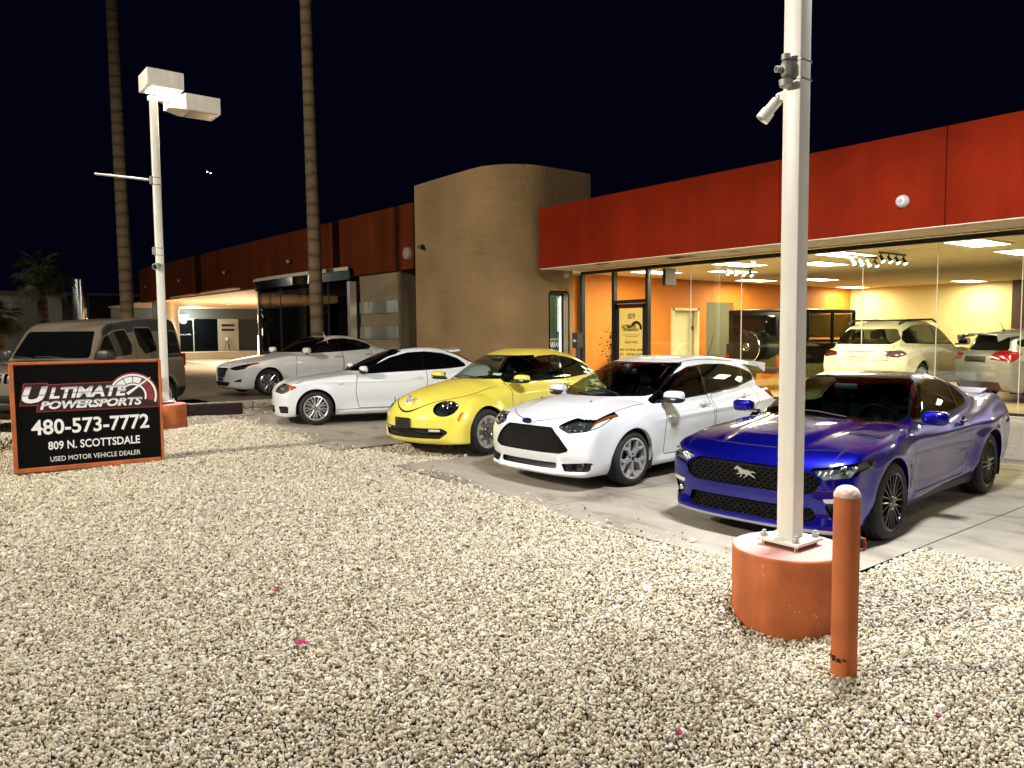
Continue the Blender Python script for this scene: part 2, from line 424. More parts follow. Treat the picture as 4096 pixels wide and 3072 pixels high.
    def lip(s, label, vec, wall):
        """walls pulled from the label's boundary by vec, then the label's faces are removed"""
        b = s.boundary(label); wm = {}
        def d(i, off):
            if (i, off) not in wm:
                wm[(i, off)] = len(s.V); p = np.array(s.V[i])+(np.array(vec) if off else 0); s.V.append(tuple(p)); s.N.append((0,0,0))
            return wm[(i, off)]
        for i, j in b: s.Fc.append([d(i,0), d(j,0), d(j,1), d(i,1)]); s.L.append(wall)
        s.drop(label)
    def copy_label(s, label, new, depth=None, vec=None):
        mp = {}
        for k in range(len(s.L)):
            if s.L[k] == label:
                f = []
                for i in s.Fc[k]:
                    if i not in mp:
                        p = np.array(s.V[i]); n = np.array(s.N[i]); q = p+(np.array(vec) if vec is not None else -n*depth)
                        mp[i] = len(s.V); s.V.append(tuple(q)); s.N.append(s.N[i])
                    f.append(mp[i])
                s.Fc.append(f); s.L.append(new)
    def part(s, name, labels, mats, parent, sides='both', smooth=True):
        """labels -> one mesh; sides: both halves in one mesh, or 'left' / 'right' only"""
        labels = [labels] if isinstance(labels, str) else labels; mats = mats if isinstance(mats, (list, tuple)) else [mats]
        fs, mi = [], []
        for f, l in zip(s.Fc, s.L):
            if l in labels: fs.append(f); mi.append(min(labels.index(l), len(mats)-1))
        if not fs: return None
        used = sorted({i for f in fs for i in f}); mp = {i: k for k, i in enumerate(used)}
        P = [s.V[i] for i in used]; N = [s.N[i] for i in used]; VV, NN, FF, MM = [], [], [], []
        def addside(sgn):
            if sgn > 0:
                o = len(VV); VV.extend(P); NN.extend(N); FF.extend([[mp[i]+o for i in f] for f in fs]); MM.extend(mi)
            else:
                o = len(VV); m2 = {}; 
                for k, p in enumerate(P):
                    if sides == 'both' and abs(p[1]) < 1e-7 and abs(N[k][1]) < 0.2 and any(N[k]): m2[k] = k
                    else: m2[k] = len(VV); VV.append((p[0], -p[1], p[2])); NN.append((N[k][0], -N[k][1], N[k][2]))
                FF.extend([[m2[mp[i]] for i in reversed(f)] for f in fs]); MM.extend(mi)
        if sides in ('both', 'left'): addside(1)
        if sides in ('both', 'right'): addside(-1)
        me = bpy.data.meshes.new(name); me.from_pydata(VV, [], FF)
        for x in mats: me.materials.append(x)
        me.polygons.foreach_set('material_index', MM)
        if smooth:
            me.polygons.foreach_set('use_smooth', [True]*len(FF)); me.update()
            NN = np.array(NN); z = np.abs(NN).sum(1) < 1e-6
            if z.any():
                vn = np.array([v.normal[:] for v in me.vertices]); NN[z] = vn[z]
            me.normals_split_custom_set_from_vertices([tuple(n) for n in NN])
        me.update()
        o = bpy.data.objects.new(name, me); COL.objects.link(o); o.parent = parent
        return o

def car_field(c):
    """c: dict of curves; x = 0 at the front axle, forward +X, ground z = 0"""
    zt = table(c['top'], c.get('sm', .05)); wp = table(c['plan'], .08); ins = table(c['section'], c.get('ssm', .03)); zb = table(c['bottom'], .05)
    xf = table(c['nose'], c.get('nsm', .025)); xr = table(c['tail'], c.get('tsm', .025))
    zg = table(c['roof'], c.get('rsm', .05)); wg = table(c['cabin'], .08); tum = table(c['tumble'], .04)
    crown = table(c.get('crown', [(0, .05)]), .1)
    R_, wb = c['R'], c['wb']; fl = c.get('flare', .03); fs = c.get('flare_w', .10)
    kh, kf, kg, kj, kr = c.get('kh', .10), c.get('kf', .08), c.get('kg', .12), c.get('kj', .05), c.get('kr', .1)
    pf, nf = c.get('nose_round', (.22, 2.6)); pr, nr = c.get('tail_round', (.16, 2.8)); gc = c.get('gcrown', .10); extra = c.get('extra'); gext = c.get('cabin_extra')
    zlow = c.get('belt', .8); gfront = c.get('wind_curve', .18)
    ar = c.get('arch_r', R_+.05)
    def F(P):
        x, y, z = P[:,0], np.abs(P[:,1]), P[:,2]
        W = wp(x)-ins(z)
        rf = np.hypot(x, z-R_); rr = np.hypot(x+wb, z-R_)
        W = W+fl*(np.exp(-(np.maximum(rf-ar, 0)/fs)**2)+c.get('rflare', 1.0)*np.exp(-(np.maximum(rr-ar, 0)/fs)**2))*np.clip((z-.15)/.15, 0, 1)
        if extra is not None: W = W+extra(x, z)
        t = zt(x)-crown(x)*np.clip(y/.8, 0, 1.2)**2
        if c.get('hood') is not None: t = t+c['hood'](x, y)
        h = .01; sl = (zt(x+h)-zt(x-h))/(2*h)
        A = (z-t)/np.sqrt(1+sl*sl)
        w0 = wp(np.zeros(1))[0]
        yy = np.clip(y/w0, 0, 1.15)
        Bf = x-(xf(z)-pf*yy**nf); Br = (xr(z)+pr*yy**nr)-x
        if c.get('front') is not None: Bf = Bf-c['front'](y, z)
        D = smax(A, y-W, kh); D = smax(D, Bf*.92, kf); D = smax(D, Br*.95, kf); D = smax(D, zb(x)-z, .03)
        s2 = (zg(x+h)-zg(x-h))/(2*h)
        xs = x+gfront*np.clip(y/.7, 0, 1.2)**2*c.get('gsign', lambda x: np.clip((x+1.6)/.5, -1, 1))(x)
        E = (z-(zg(xs)-gc*np.clip(y/.7, 0, 1.2)**3))/np.sqrt(1+np.minimum(s2*s2, 6))
        E = smax(E, y-(wg(x)-tum(z)), kg); E = smax(E, zlow-z, .02)
        if gext is not None: E = smax(E, gext(x, y, z), c.get('ke', kr))
        D = smin(D, E, kj)
        for b in c.get('blobs', []): D = smin(D, b(x, y, z), c.get('kb', .05))
        return D
    return F

def front(poly): return lambda V: sdpoly(V[:,1], V[:,2], poly)
def side(poly): return lambda V: sdpoly(V[:,0], V[:,2], poly)
def axis_oval(c, d, a, b_, tilt=0.0):
    """oval round an axis through c along d"""
    c = np.array(c); d = np.array(d)/np.linalg.norm(d); u = np.cross((0,0,1), d); u /= np.linalg.norm(u); v = np.cross(d, u)
    u, v = u*math.cos(tilt)+v*math.sin(tilt), v*math.cos(tilt)-u*math.sin(tilt)
    def g(V):
        q = (V-c)@u; r = (V-c)@v; return (np.sqrt((q/a)**2+(r/b_)**2+1e-9)-1)*min(a, b_)
    return g
def plan(poly): return lambda V: sdpoly(V[:,0], V[:,1], poly)
def mirror_y(half):
    """half outline (y >= 0, listed from the centre line outward and back) closed across the mid plane"""
    return half+[(-p[0],)+tuple(p[1:]) for p in reversed(half)]
isf = lambda C, N: (N[:,0] > .25) & (C[:,0] > -0.3)
isr = lambda C, N: (N[:,0] < -.25)
iss = lambda C, N: (N[:,1] > .35)
def arch_g(x0, R_, ra):
    def g(V):
        dx, dz = V[:,0]-x0, V[:,2]-R_
        return np.where(dz > 0, np.hypot(dx, dz), np.abs(dx))-ra
    return g

def wheel(name, parent, x, y, R_, rim_r, width, style, mt, sgn=1, face=0.0, rot=0.0):
    """tyre and rim; y is the outer face, sgn +1 for the car's left side"""
    t = MB().use(mt['tyre']); M = basis((x, y, R_), (1,0,0), (0,0,1) if sgn < 0 else (0,0,-1))   # local z points outwards
    wz = width
    pr = [(rim_r-.004, -wz+.01), (rim_r+.02, -wz), (R_-.025, -wz+.006), (R_-.006, -wz+.03), (R_, -wz+.055), (R_, -wz*.62), (R_-.008, -wz*.61), (R_-.008, -wz*.59), (R_, -wz*.58), (R_, -wz*.42), (R_-.008, -wz*.41), (R_-.008, -wz*.39), (R_, -wz*.38), (R_, -.055), (R_-.006, -.03), (R_-.025, -.006), (R_-.05, .002), (rim_r+.03, .003), (rim_r+.012, -.002), (rim_r-.004, -.012)]
    t.lathe(pr, 48, M)
    w_ = bpy.data.objects.new('wheel', None); COL.objects.link(w_); w_.parent = parent
    w_ = t.build('wheel', parent=parent, smooth=True, angle=40); bpy.data.objects.remove(bpy.data.objects['wheel']) if False else None
    r = MB().use(mt['rim'])
    r.lathe([(rim_r-.004, -.012), (rim_r+.004, -.004), (rim_r-.008, .0), (rim_r-.018, -.006), (rim_r-.024, -.03), (rim_r-.03, -wz+.02)], 48, M)
    r.use(mt['dark']).lathe([(rim_r-.03, -wz*.75), (.05, -wz*.75)], 32, M)
    r.use(mt['disc']).lathe([(rim_r*.78, -wz*.5), (rim_r*.78, -wz*.5+.02), (rim_r*.3, -wz*.5+.02)], 32, M)
    r.use(mt['rim'])
    def spoke(a, r0, r1, w0, w1, z0, z1, th=.03, da=0.0, lift=.012):
        # bar from radius r0 at angle a to r1 at angle a+da
        p0 = Vector((math.cos(a)*r0, math.sin(a)*r0, z0)); p1 = Vector((math.cos(a+da)*r1, math.sin(a+da)*r1, z1))
        d = (p1-p0).normalized(); n = Vector((-d.y, d.x, 0)).normalized(); up = Vector((0,0,1))
        vs = []
        for p, ww in ((p0, w0), (p1, w1)):
            vs += [p-n*ww-up*th, p-n*ww*.85, p-n*ww*.25+up*lift*.4, p+n*ww*.25+up*lift*.4, p+n*ww*.85, p+n*ww-up*th]
        k = 6; fs = [(i, (i+1) % k, k+(i+1) % k, k+i) for i in range(k)]+[tuple(range(k-1, -1, -1)), tuple(range(k, 2*k))]
        r.add([M @ v for v in vs], fs)
    ro = rim_r-.016; f = face
    if style == 'multi':       # thin paired spokes
        for k in range(10):
            a = 2*math.pi*k/10+rot
            for e in (-1, 1): spoke(a, .05, ro, .010, .007, -.012+f, -.014, .03, e*.17)
        r.lathe([(.0, .0), (.055, -.002), (.075, -.012), (.08, -.05)], 24, M)
        r.use(mt['chrome'])
        for k in range(5):
            a = 2*math.pi*k/5+rot; r.ball(M @ Vector((.057*math.cos(a), .057*math.sin(a), -.004)), .011, 8, 6)
    elif style == 'y5':        # five broad arms that fork
        for k in range(5):
            a = 2*math.pi*k/5+rot
            spoke(a, .03, ro*.66, .030, .026, -.02+f, -.012, .04)
            for e in (-1, 1): spoke(a+e*.02, ro*.58, ro, .022, .020, -.013, -.012, .04, e*.29)
        r.lathe([(.0, -.012), (.032, -.014), (.07, -.026), (.075, -.06)], 24, M)
        r.use(mt['dark'])
        for k in range(5):
            a = 2*math.pi*k/5+rot+.62; r.ball(M @ Vector((.054*math.cos(a), .054*math.sin(a), -.018)), .012, 8, 6)
        r.use(mt['cap']).lathe([(.0, -.004), (.024, -.005), (.028, -.016)], 20, M)
    elif style == 'disc8':     # flat wheel cover with eight pegs
        r.use(mt['plate']).lathe([(0, -.030), (ro*.97, -.030)], 40, M)
        r.use(mt['rim'])
        r.lathe([(ro*.86, -.03), (ro*.88, -.008), (ro, -.004)], 48, M)
        for k in range(8):
            a = 2*math.pi*k/8+rot; spoke(a, ro*.60, ro*.96, .020, .034, -.006, .0, .03)
        r.use(mt['cap']).lathe([(0, -.002), (.06, -.004), (.072, -.016), (.072, -.03)], 28, M)
        r.use(mt['chrome']).lathe([(.055, -.004), (.060, .001), (.064, -.004)], 28, M)
        for e in (-1, 1):
            for q0, q1 in (((-.034*e, .036), (-.014*e, -.006)), ((-.014*e, -.006), (0, .012)), ((-.046*e, .01), (-.018*e, -.04)), ((-.018*e, -.04), (0, -.004))):
                r.tube([M @ Vector((*q0, 0)), M @ Vector((*q1, 0))], .004, 6)
    elif style == 'pairs':     # paired slender spokes
        for k in range(9):
            a = 2*math.pi*k/9+rot
            for e in (-1, 1): spoke(a+e*.10, .055, ro, .009, .011, -.014+f, -.010, .03, e*.045)
        r.lathe([(.0, -.006), (.04, -.008), (.075, -.016), (.08, -.05)], 28, M)
        r.use(mt['dark'])
        for k in range(5):
            a = 2*math.pi*k/5; r.ball(M @ Vector((.056*math.cos(a), .056*math.sin(a), -.010)), .012, 8, 6)
        r.use(mt['cap']).lathe([(.0, -.002), (.030, -.003), (.034, -.012)], 24, M)
        r.use(mt['chrome'])
        for q in range(2):
            pts = [(0, 0)]+[(.022*math.cos(t+q*math.pi), .022*math.sin(t+q*math.pi)) for t in np.linspace(0, math.pi/2, 5)]
            r.prism(pts, .001, M @ Matrix.Translation((0,0,-.0015)))
    elif style == 'ten':       # five pairs of flared spokes
        for k in range(5):
            a = 2*math.pi*k/5+rot
            for e in (-1, 1): spoke(a+e*.17, .045, ro, .013, .016, -.016+f, -.008, .035, e*.10)
        r.lathe([(.0, -.008), (.045, -.010), (.06, -.05)], 24, M)
    else:                      # six plain arms
        for k in range(6):
            a = 2*math.pi*k/6+rot; spoke(a, .04, ro, .03, .038, -.012+f, -.010, .04)
        r.lathe([(.0, .0), (.05, -.004), (.07, -.05)], 24, M)
    rm = r.build('rim', parent=w_, smooth=True, angle=30)
    return w_
def liner(parent, x0, R_, ra, y0, y1, m):
    """dark inner arch behind each wheel"""
    for sg in (1, -1):
        b = MB(); n = 28; vs = []
        for k in range(n+1):
            t = -0.45+(math.pi+.9)*k/n
            for yy in (y0, y1): vs.append((x0+ra*math.cos(t), sg*yy, R_+ra*math.sin(t)))
        b.add(vs, [(2*k, 2*k+2, 2*k+3, 2*k+1) for k in range(n)])
        b.add([(x0, sg*y0, R_)]+[vs[2*k] for k in range(n+1)], [(0, k+1, k+2) for k in range(n)])
        b.build('wheel_housing', m, parent, True)
# ---------------------------------------------------------------- car materials
def paint(name, col, metal=0.0, rough=0.35): return mat(name, col, rough, metal, 0.5, coat=1.0, coat_rough=0.02)
MT = dict(tyre=mat('tyre_rubber', (.014,.014,.014), .75, bump=.2, bscale=120), dark=mat('dark_recess', (.008,.008,.008), .8), disc=mat('brake_disc', (.22,.22,.22), .4, .9),
          chrome=mat('chrome', (.8,.8,.8), .08, 1.0), black=mat('satin_black_plastic', (.012,.012,.012), .45), gloss=mat('gloss_black', (.006,.006,.006), .08, coat=1.0),
          tint=mat('dark_tinted_glass', (.002,.0025,.0025), .02, spec=.28), gap=mat('panel_gap', (.004,.004,.004), .9), inner=mat('cabin_trim', (.006,.006,.0065), .8, spec=.2),
          amber=mat('amber_lens', (.75,.16,.01), .12, coat=1.0), red=mat('red_lens', (.20,.003,.006), .08, coat=1.0), lens=glass_mat('clear_lens', (.93,.95,.95)),
          silver=mat('silver_wheel', (.52,.52,.53), .32, .55), blackwheel=mat('black_wheel', (.018,.018,.019), .3, .3, coat=.5), housing=mat('lamp_housing', (.10,.10,.105), .25, .6),
          reflector=mat('lamp_reflector', (.85,.85,.85), .12, 1.0), cap=mat('centre_cap', (.02,.03,.12), .2, coat=1), plate=mat('hub_plate_tan_reflection', (.30,.28,.24), .25, .8), white=mat('white_plastic', (.8,.8,.8), .4))  # hub plate: tan reflection put into the metal's colour
GLASS_FRONT = glass_mat('windscreen_glass', (.52,.60,.56), .6)
GLASS_TEAL = glass_mat('teal_tinted_windscreen', (.42,.62,.68), .4, base=.03)
GLASS_SIDE = glass_mat('side_glass', (.30,.33,.32), .7)
def wheelset(c, root, style, mt, ho, rim, width=.24, face=0.0, rot=0.2, drop=0.0):
    for x in (0, -c['wb']):
        for sg in (1, -1): wheel('wheel', root, x, sg*ho, c['R'], rim, width, style, mt, sg, face, rot if x == 0 else rot+.23)
def mirror(root, x, y, z, paintm, sg, size=(.085,.115,.07), e=.62, lower=None, stalk=True, sweep=.10):
    b = MB().use(paintm); b.ball((x, sg*y, z), size, 20, 14, Matrix.Rotation(sg*sweep, 4, 'Z'), e)
    if lower: b.use(lower); b.ball((x+.004, sg*y, z-size[2]*.32), (size[0]*1.0, size[1]*1.0, size[2]*.70), 20, 12, Matrix.Rotation(sg*sweep, 4, 'Z'), e)
    if stalk: b.use(MT['black']); b.box((x+.01, sg*(y-size[1]-.02), z-size[2]*.75), (.07,.12,.035), 0, .01)
    b.use(MT['tint']); b.box((x-size[0]*.93, sg*y, z), (.02, size[1]*1.55, size[2]*1.4), 0, .008)
    return b.build('door_mirror', parent=root, smooth=True, angle=50)
def handle(root, x, y, z, m, sg, l=.20, rot=0.0, cup=None, name='door_handle', nrm=.0):
    b = MB()
    if cup: b.use(cup); b.lathe([(0, .004), (.046, .004), (.052, .0)], 24, basis((x-.0, sg*(y-.004), z), (1,0,0), (0,0,1), (0,sg,0)))
    b.use(m); Mx = Matrix.Rotation(-rot, 4, 'Y')
    b.box((x, sg*(y+.022), z), (l, .016, .026), 0, .007, Mx)
    for e in (-1, 1): b.box((x+e*l*.42*math.cos(rot), sg*(y+.008), z+e*l*.42*math.sin(rot)), (.03, .03, .022), 0, .006, Mx)
    return b.build(name, parent=root, smooth=True)
def ellipse(a, b_, n=28, c=(0,0), t0=0.0): return [(c[0]+a*math.cos(2*math.pi*i/n+t0), c[1]+b_*math.sin(2*math.pi*i/n+t0)) for i in range(n)]
def seat(root, x, y, m, z=.30, back=.62, head=True):
    b = MB().use(m); b.box((x+.02, y, z+.12), (.52,.50,.20), 0, .05)
    b.box((x-.30, y, z+.48), (.16,.50,back), 0, .06, Matrix.Rotation(-.28, 4, 'Y'))
    if head: b.box((x-.42, y, z+.48+back*.5+.10), (.11,.26,.18), 0, .05, Matrix.Rotation(-.2, 4, 'Y'))
    return b.build('seat', parent=root, smooth=True)
def cabin(root, c, dash_x, dash_z, seats, floor_z=.25, steer=True, rear=True, wheelm=None):
    """dashboard, steering wheel, seats and floor seen through the glass"""
    w_ = c['inw']
    b = MB().use(MT['inner']); b.box((dash_x-.12, 0, dash_z-.16), (.55, 2*w_, .24), 0, .08); b.box((dash_x-.05, 0, dash_z-.45), (.3, 2*w_-.05, .5))
    b.build('dashboard', parent=root, smooth=True)
    b = MB().use(MT['inner']); b.box((-c['wb']*.5, 0, floor_z), (c['wb']*.95, 2*w_, .04)); b.build('cabin_floor', parent=root)
    if steer:
        b = MB().use(wheelm or MT['gloss']); M = basis((dash_x-.42, .37, dash_z-.04), (0,1,0), (.42,0,.9))
        b.lathe([(.175,-.014),(.19,0),(.175,.014),(.162,0)], 32, M, close=True)
        b.use(MT['inner']); b.ball(M @ Vector((0,0,0)), (.03,.065,.06)); b.cyl(M @ Vector((-.16,0,0)), M @ Vector((.16,0,0)), .018, n=8); b.cyl(M @ Vector((0,0,0)), M @ Vector((0,-.02,.3)), .03, n=8)
        b.build('steering_wheel', parent=root, smooth=True)
    for x, y, h in seats: seat(root, x, y, MT['inner'], z=h)
    if rear:
        b = MB().use(MT['inner']); xb = seats[0][0]-1.0; b.box((xb, 0, .52), (.5, 1.15, .2), 0, .05); b.box((xb-.3, 0, .8), (.18, 1.15, .55), 0, .06, Matrix.Rotation(-.35, 4, 'Y'))
        b.build('rear_bench', parent=root, smooth=True)
def wiper(root, x0, y0, z0, x1, y1, z1):
    b = MB().use(MT['black']); b.tube([(x0,y0,z0), ((x0+x1)/2,(y0+y1)/2,(z0+z1)/2+.012), (x1,y1,z1)], .007, 6); return b.build('wiper', parent=root, smooth=True)
def lamp_unit(s, root, label, housing_depth, extras=None, name='headlight', mats=None):
    at = s.at
    """clear cover, recessed housing and inside details; one per side"""
    s.copy_label(label, label+'_h', depth=housing_depth)
    for sd, sg in (('left', 1), ('right', -1)):
        o = s.part(name, [label], [MT['lens']], root, sd)
        s.part('housing', [label+'_h'], [mats or MT['housing']], o, sd)
        if extras:
            b = MB(); extras(b, sg, lambda y, z, d=.03, xmin=.2: s.at(y, z, d, xmin, sg)); b.build('reflector', parent=o, smooth=True)
# ================================================================ ground
_gx, _gz = [-13.5,-10,-5.5,-1.5], [.16,.135,.08,0.0]
def sst(t): t = np.clip(t, 0, 1); return t*t*(3-2*t)
def gz(x, y=0.0):
    b = np.interp(x, _gx, _gz)
    x, y = np.asarray(x, float), np.asarray(y, float)
    return b+.17*sst(((-x-9.6)*.9+(-y-8.6)*.55-1.1)/.35)*sst((-y-7.9)/.4)
def gsheet(name, x0, x1, y0, y1, dz, m, step=.5, kind='structure', zf=None):
    nx, ny = max(1, int((x1-x0)/step)), max(1, int((y1-y0)/step)); zf = zf or gz
    X = np.linspace(x0, x1, nx+1); Y = np.linspace(y0, y1, ny+1)
    vs = [(x, y, float(zf(x, y))+dz) for x in X for y in Y]
    fs = [(i*(ny+1)+j, (i+1)*(ny+1)+j, (i+1)*(ny+1)+j+1, i*(ny+1)+j+1) for i in range(nx) for j in range(ny)]
    o = MB().add(vs, fs).build(name, m, recalc=False, smooth=True, angle=180); return tag(o, kind=kind)
ASPH = mat('asphalt', (.05,.045,.04), .85, var=.25, vscale=1.5, bump=.3, bscale=60)
def concrete_mat():
    m = mat('pad_concrete', (.42,.37,.30), .8, bump=.12, bscale=30); nt = m.node_tree; b = nt.nodes['Principled BSDF']
    tc = nt.nodes.new('ShaderNodeTexCoord'); mp = nt.nodes.new('ShaderNodeMapping'); mp.inputs['Scale'].default_value = (.9, 1.9, 1); mp.inputs['Rotation'].default_value = (0,0,-.5)
    n = nt.nodes.new('ShaderNodeTexNoise'); n.inputs['Scale'].default_value = 1.1; n.inputs['Detail'].default_value = 8; n.inputs['Roughness'].default_value = .62; n.inputs['Distortion'].default_value = .6
    n2 = nt.nodes.new('ShaderNodeTexNoise'); n2.inputs['Scale'].default_value = 90; n2.inputs['Detail'].default_value = 3
    r = nt.nodes.new('ShaderNodeValToRGB'); r.color_ramp.elements[0].position = .33; r.color_ramp.elements[0].color = (.22,.185,.145,1); r.color_ramp.elements[1].position = .62; r.color_ramp.elements[1].color = (.46,.41,.34,1)
    e = r.color_ramp.elements.new(.46); e.color = (.39,.345,.28,1)
    mx = nt.nodes.new('ShaderNodeMix'); mx.data_type = 'RGBA'; mx.blend_type = 'MULTIPLY'; mx.inputs[0].default_value = .35
    nt.links.new(tc.outputs['Object'], mp.inputs[0]); nt.links.new(mp.outputs[0], n.inputs['Vector']); nt.links.new(tc.outputs['Object'], n2.inputs['Vector'])
    nt.links.new(n.outputs[0], r.inputs[0]); nt.links.new(r.outputs[0], mx.inputs[6]); nt.links.new(n2.outputs[1], mx.inputs[7]); nt.links.new(mx.outputs[2], b.inputs['Base Color'])
    return m
CONC = concrete_mat()
gsheet('ground', -150, 60, -60, 110, -.30, ASPH, 10, zf=lambda x, y: gz(x, 0))
# concrete parking pads: each has its own joint to the next
def pad(x0, x1, y0, y1, dz=.0):
    o = gsheet('concrete_pad', x0, x1, y0, y1, dz, CONC, .5); return o
pad(-11.9, -6.45, -7.12, -.02); pad(-4.82, -1.86, -7.02, -.02); pad(-1.85, 1.30, -7.02, -.02); pad(1.312, 16, -5.52, -.02); pad(-6.44, -4.83, -4.0, -.02)
# the raised lot on the left and the block wall that holds it
_rl = lambda x, y: np.full(np.shape(x), .36)
LOT = mat('raised_lot_paving', (.10,.068,.042), .8, var=.3, vscale=.8, bump=.2, bscale=50)
def raised():
    b = MB(); P = [(-12.75,-6.9),(-12.6,-1.9),(-12.6,0),(-60,0),(-60,-6.9)]
    b.add([(x, y, .36) for x, y in P], [(0,1,2,3,4)]); return tag(b.build('raised_lot', LOT), kind='structure')
raised()
gsheet('driveway', -62, -12.7, 0.0, 30, .0, mat('lit_driveway', (.45,.36,.26), .75, var=.2, vscale=.6, bump=.1), 4, zf=_rl)
gsheet('side_street', -62, -14.3, -14, -6.9, .0, ASPH, 3, zf=lambda x, y: np.full(np.shape(x), .352))
def stone_wall_mat():
    m = mat('pale_block', (.50,.43,.32), .85); nt = m.node_tree; b = nt.nodes['Principled BSDF']; tc = nt.nodes.new('ShaderNodeTexCoord')
    n = nt.nodes.new('ShaderNodeTexNoise'); n.inputs['Scale'].default_value = 9; n.inputs['Detail'].default_value = 8; n.inputs['Distortion'].default_value = 1.2
    r = nt.nodes.new('ShaderNodeValToRGB'); r.color_ramp.elements[0].position = .30; r.color_ramp.elements[0].color = (.16,.12,.08,1); r.color_ramp.elements[1].position = .5; r.color_ramp.elements[1].color = (.56,.49,.37,1)
    bp = nt.nodes.new('ShaderNodeBump'); bp.inputs['Strength'].default_value = .9; bp.inputs['Distance'].default_value = .03
    nt.links.new(tc.outputs['Object'], n.inputs['Vector']); nt.links.new(n.outputs[0], r.inputs[0]); nt.links.new(r.outputs[0], b.inputs['Base Color']); nt.links.new(n.outputs[0], bp.inputs['Height']); nt.links.new(bp.outputs[0], b.inputs['Normal'])
    return m
def low_wall():
    m = stone_wall_mat(); b = MB()
    line = [(-12.95,-8.0),(-12.78,-6.6),(-12.72,-5.2),(-12.60,-1.97)]; rnd = random.Random(3)
    for (x0, y0), (x1, y1) in zip(line, line[1:]):
        L = math.hypot(x1-x0, y1-y0); a = math.atan2(y1-y0, x1-x0); n = max(1, round(L/.46))
        for row, (za, zb) in enumerate(((.03,.215),(.22,.375))):
            for k in range(n):
                t = (k+.5)/n; b.box((x0+(x1-x0)*t-.06*math.sin(a)*0, y0+(y1-y0)*t, (za+zb)/2), (L/n-.012, .2+rnd.uniform(-.012,.012), zb-za), a, .012)
    o = b.build('retaining_wall', m, smooth=True); return tag(o, 'low wall of pale stone blocks holding up the lot in front of the sedan', 'wall')
low_wall()
b = MB(); b.box((-12.47,-7.25,.27), (.20,1.55,.23), -.30, .02)
tag(b.build('timber_beam', mat('dark_timber', (.028,.012,.008), .8, var=.4, vscale=6, bump=.5, bscale=18)), 'weathered dark brown timber beam lying on gravel beside the light pole base', 'timber')

# ---------------------------------------------------------------- gravel: a bed and loose stones lying on it
BEDM = mat('gravel_bed', (.05,.036,.02), .95, var=.5, vscale=60, bump=1.0, bscale=70)  # near-black bed: shade between the stones put into its colour
def on_gravel(x, y):
    """+ where the landscaping gravel lies"""
    g = (y < -7.02) & (x > -13.4) | (x > 1.32) & (y < -5.52) & (x < 14) | (x > -6.44) & (x < -4.83) & (y < -4.0) | (x < -11.9) & (x > -12.85) & (y < -4.9)
    e = .05*np.sin(x*5.1)+.03*np.sin(x*13.7+1)+.02*np.sin(x*29+.4)
    g2 = (y < -7.02+.05+e) & (x > -13.4)
    g3 = (x > -6.44-.06+.04*np.sin(y*9)) & (x < -4.83+.05+.04*np.sin(y*11+1)) & (y < -4.0)
    return g | g2 | g3
def mound(x, y): return gz(x, y)+.012*np.sin(x*.9+y*1.3)+.010*np.sin(x*2.1-y*1.7+1)-.07*np.exp(-((x-1.55)**2+(y+8.05)**2)/.16)+.03*np.exp(-((x-.9)**2+(y+7.75)**2)/.10)
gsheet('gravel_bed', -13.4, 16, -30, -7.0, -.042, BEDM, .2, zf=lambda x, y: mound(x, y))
gsheet('gravel_bed', 1.31, 16, -7.0, -5.53, -.035, BEDM, .4, zf=lambda x, y: mound(x, y)); gsheet('gravel_bed', -6.44, -4.83, -7.0, -4.0, -.035, BEDM, .4, zf=lambda x, y: mound(x, y)); gsheet('gravel_bed', -12.85, -11.9, -7.0, -1.95, -.035, BEDM, .4, zf=lambda x, y: mound(x, y))
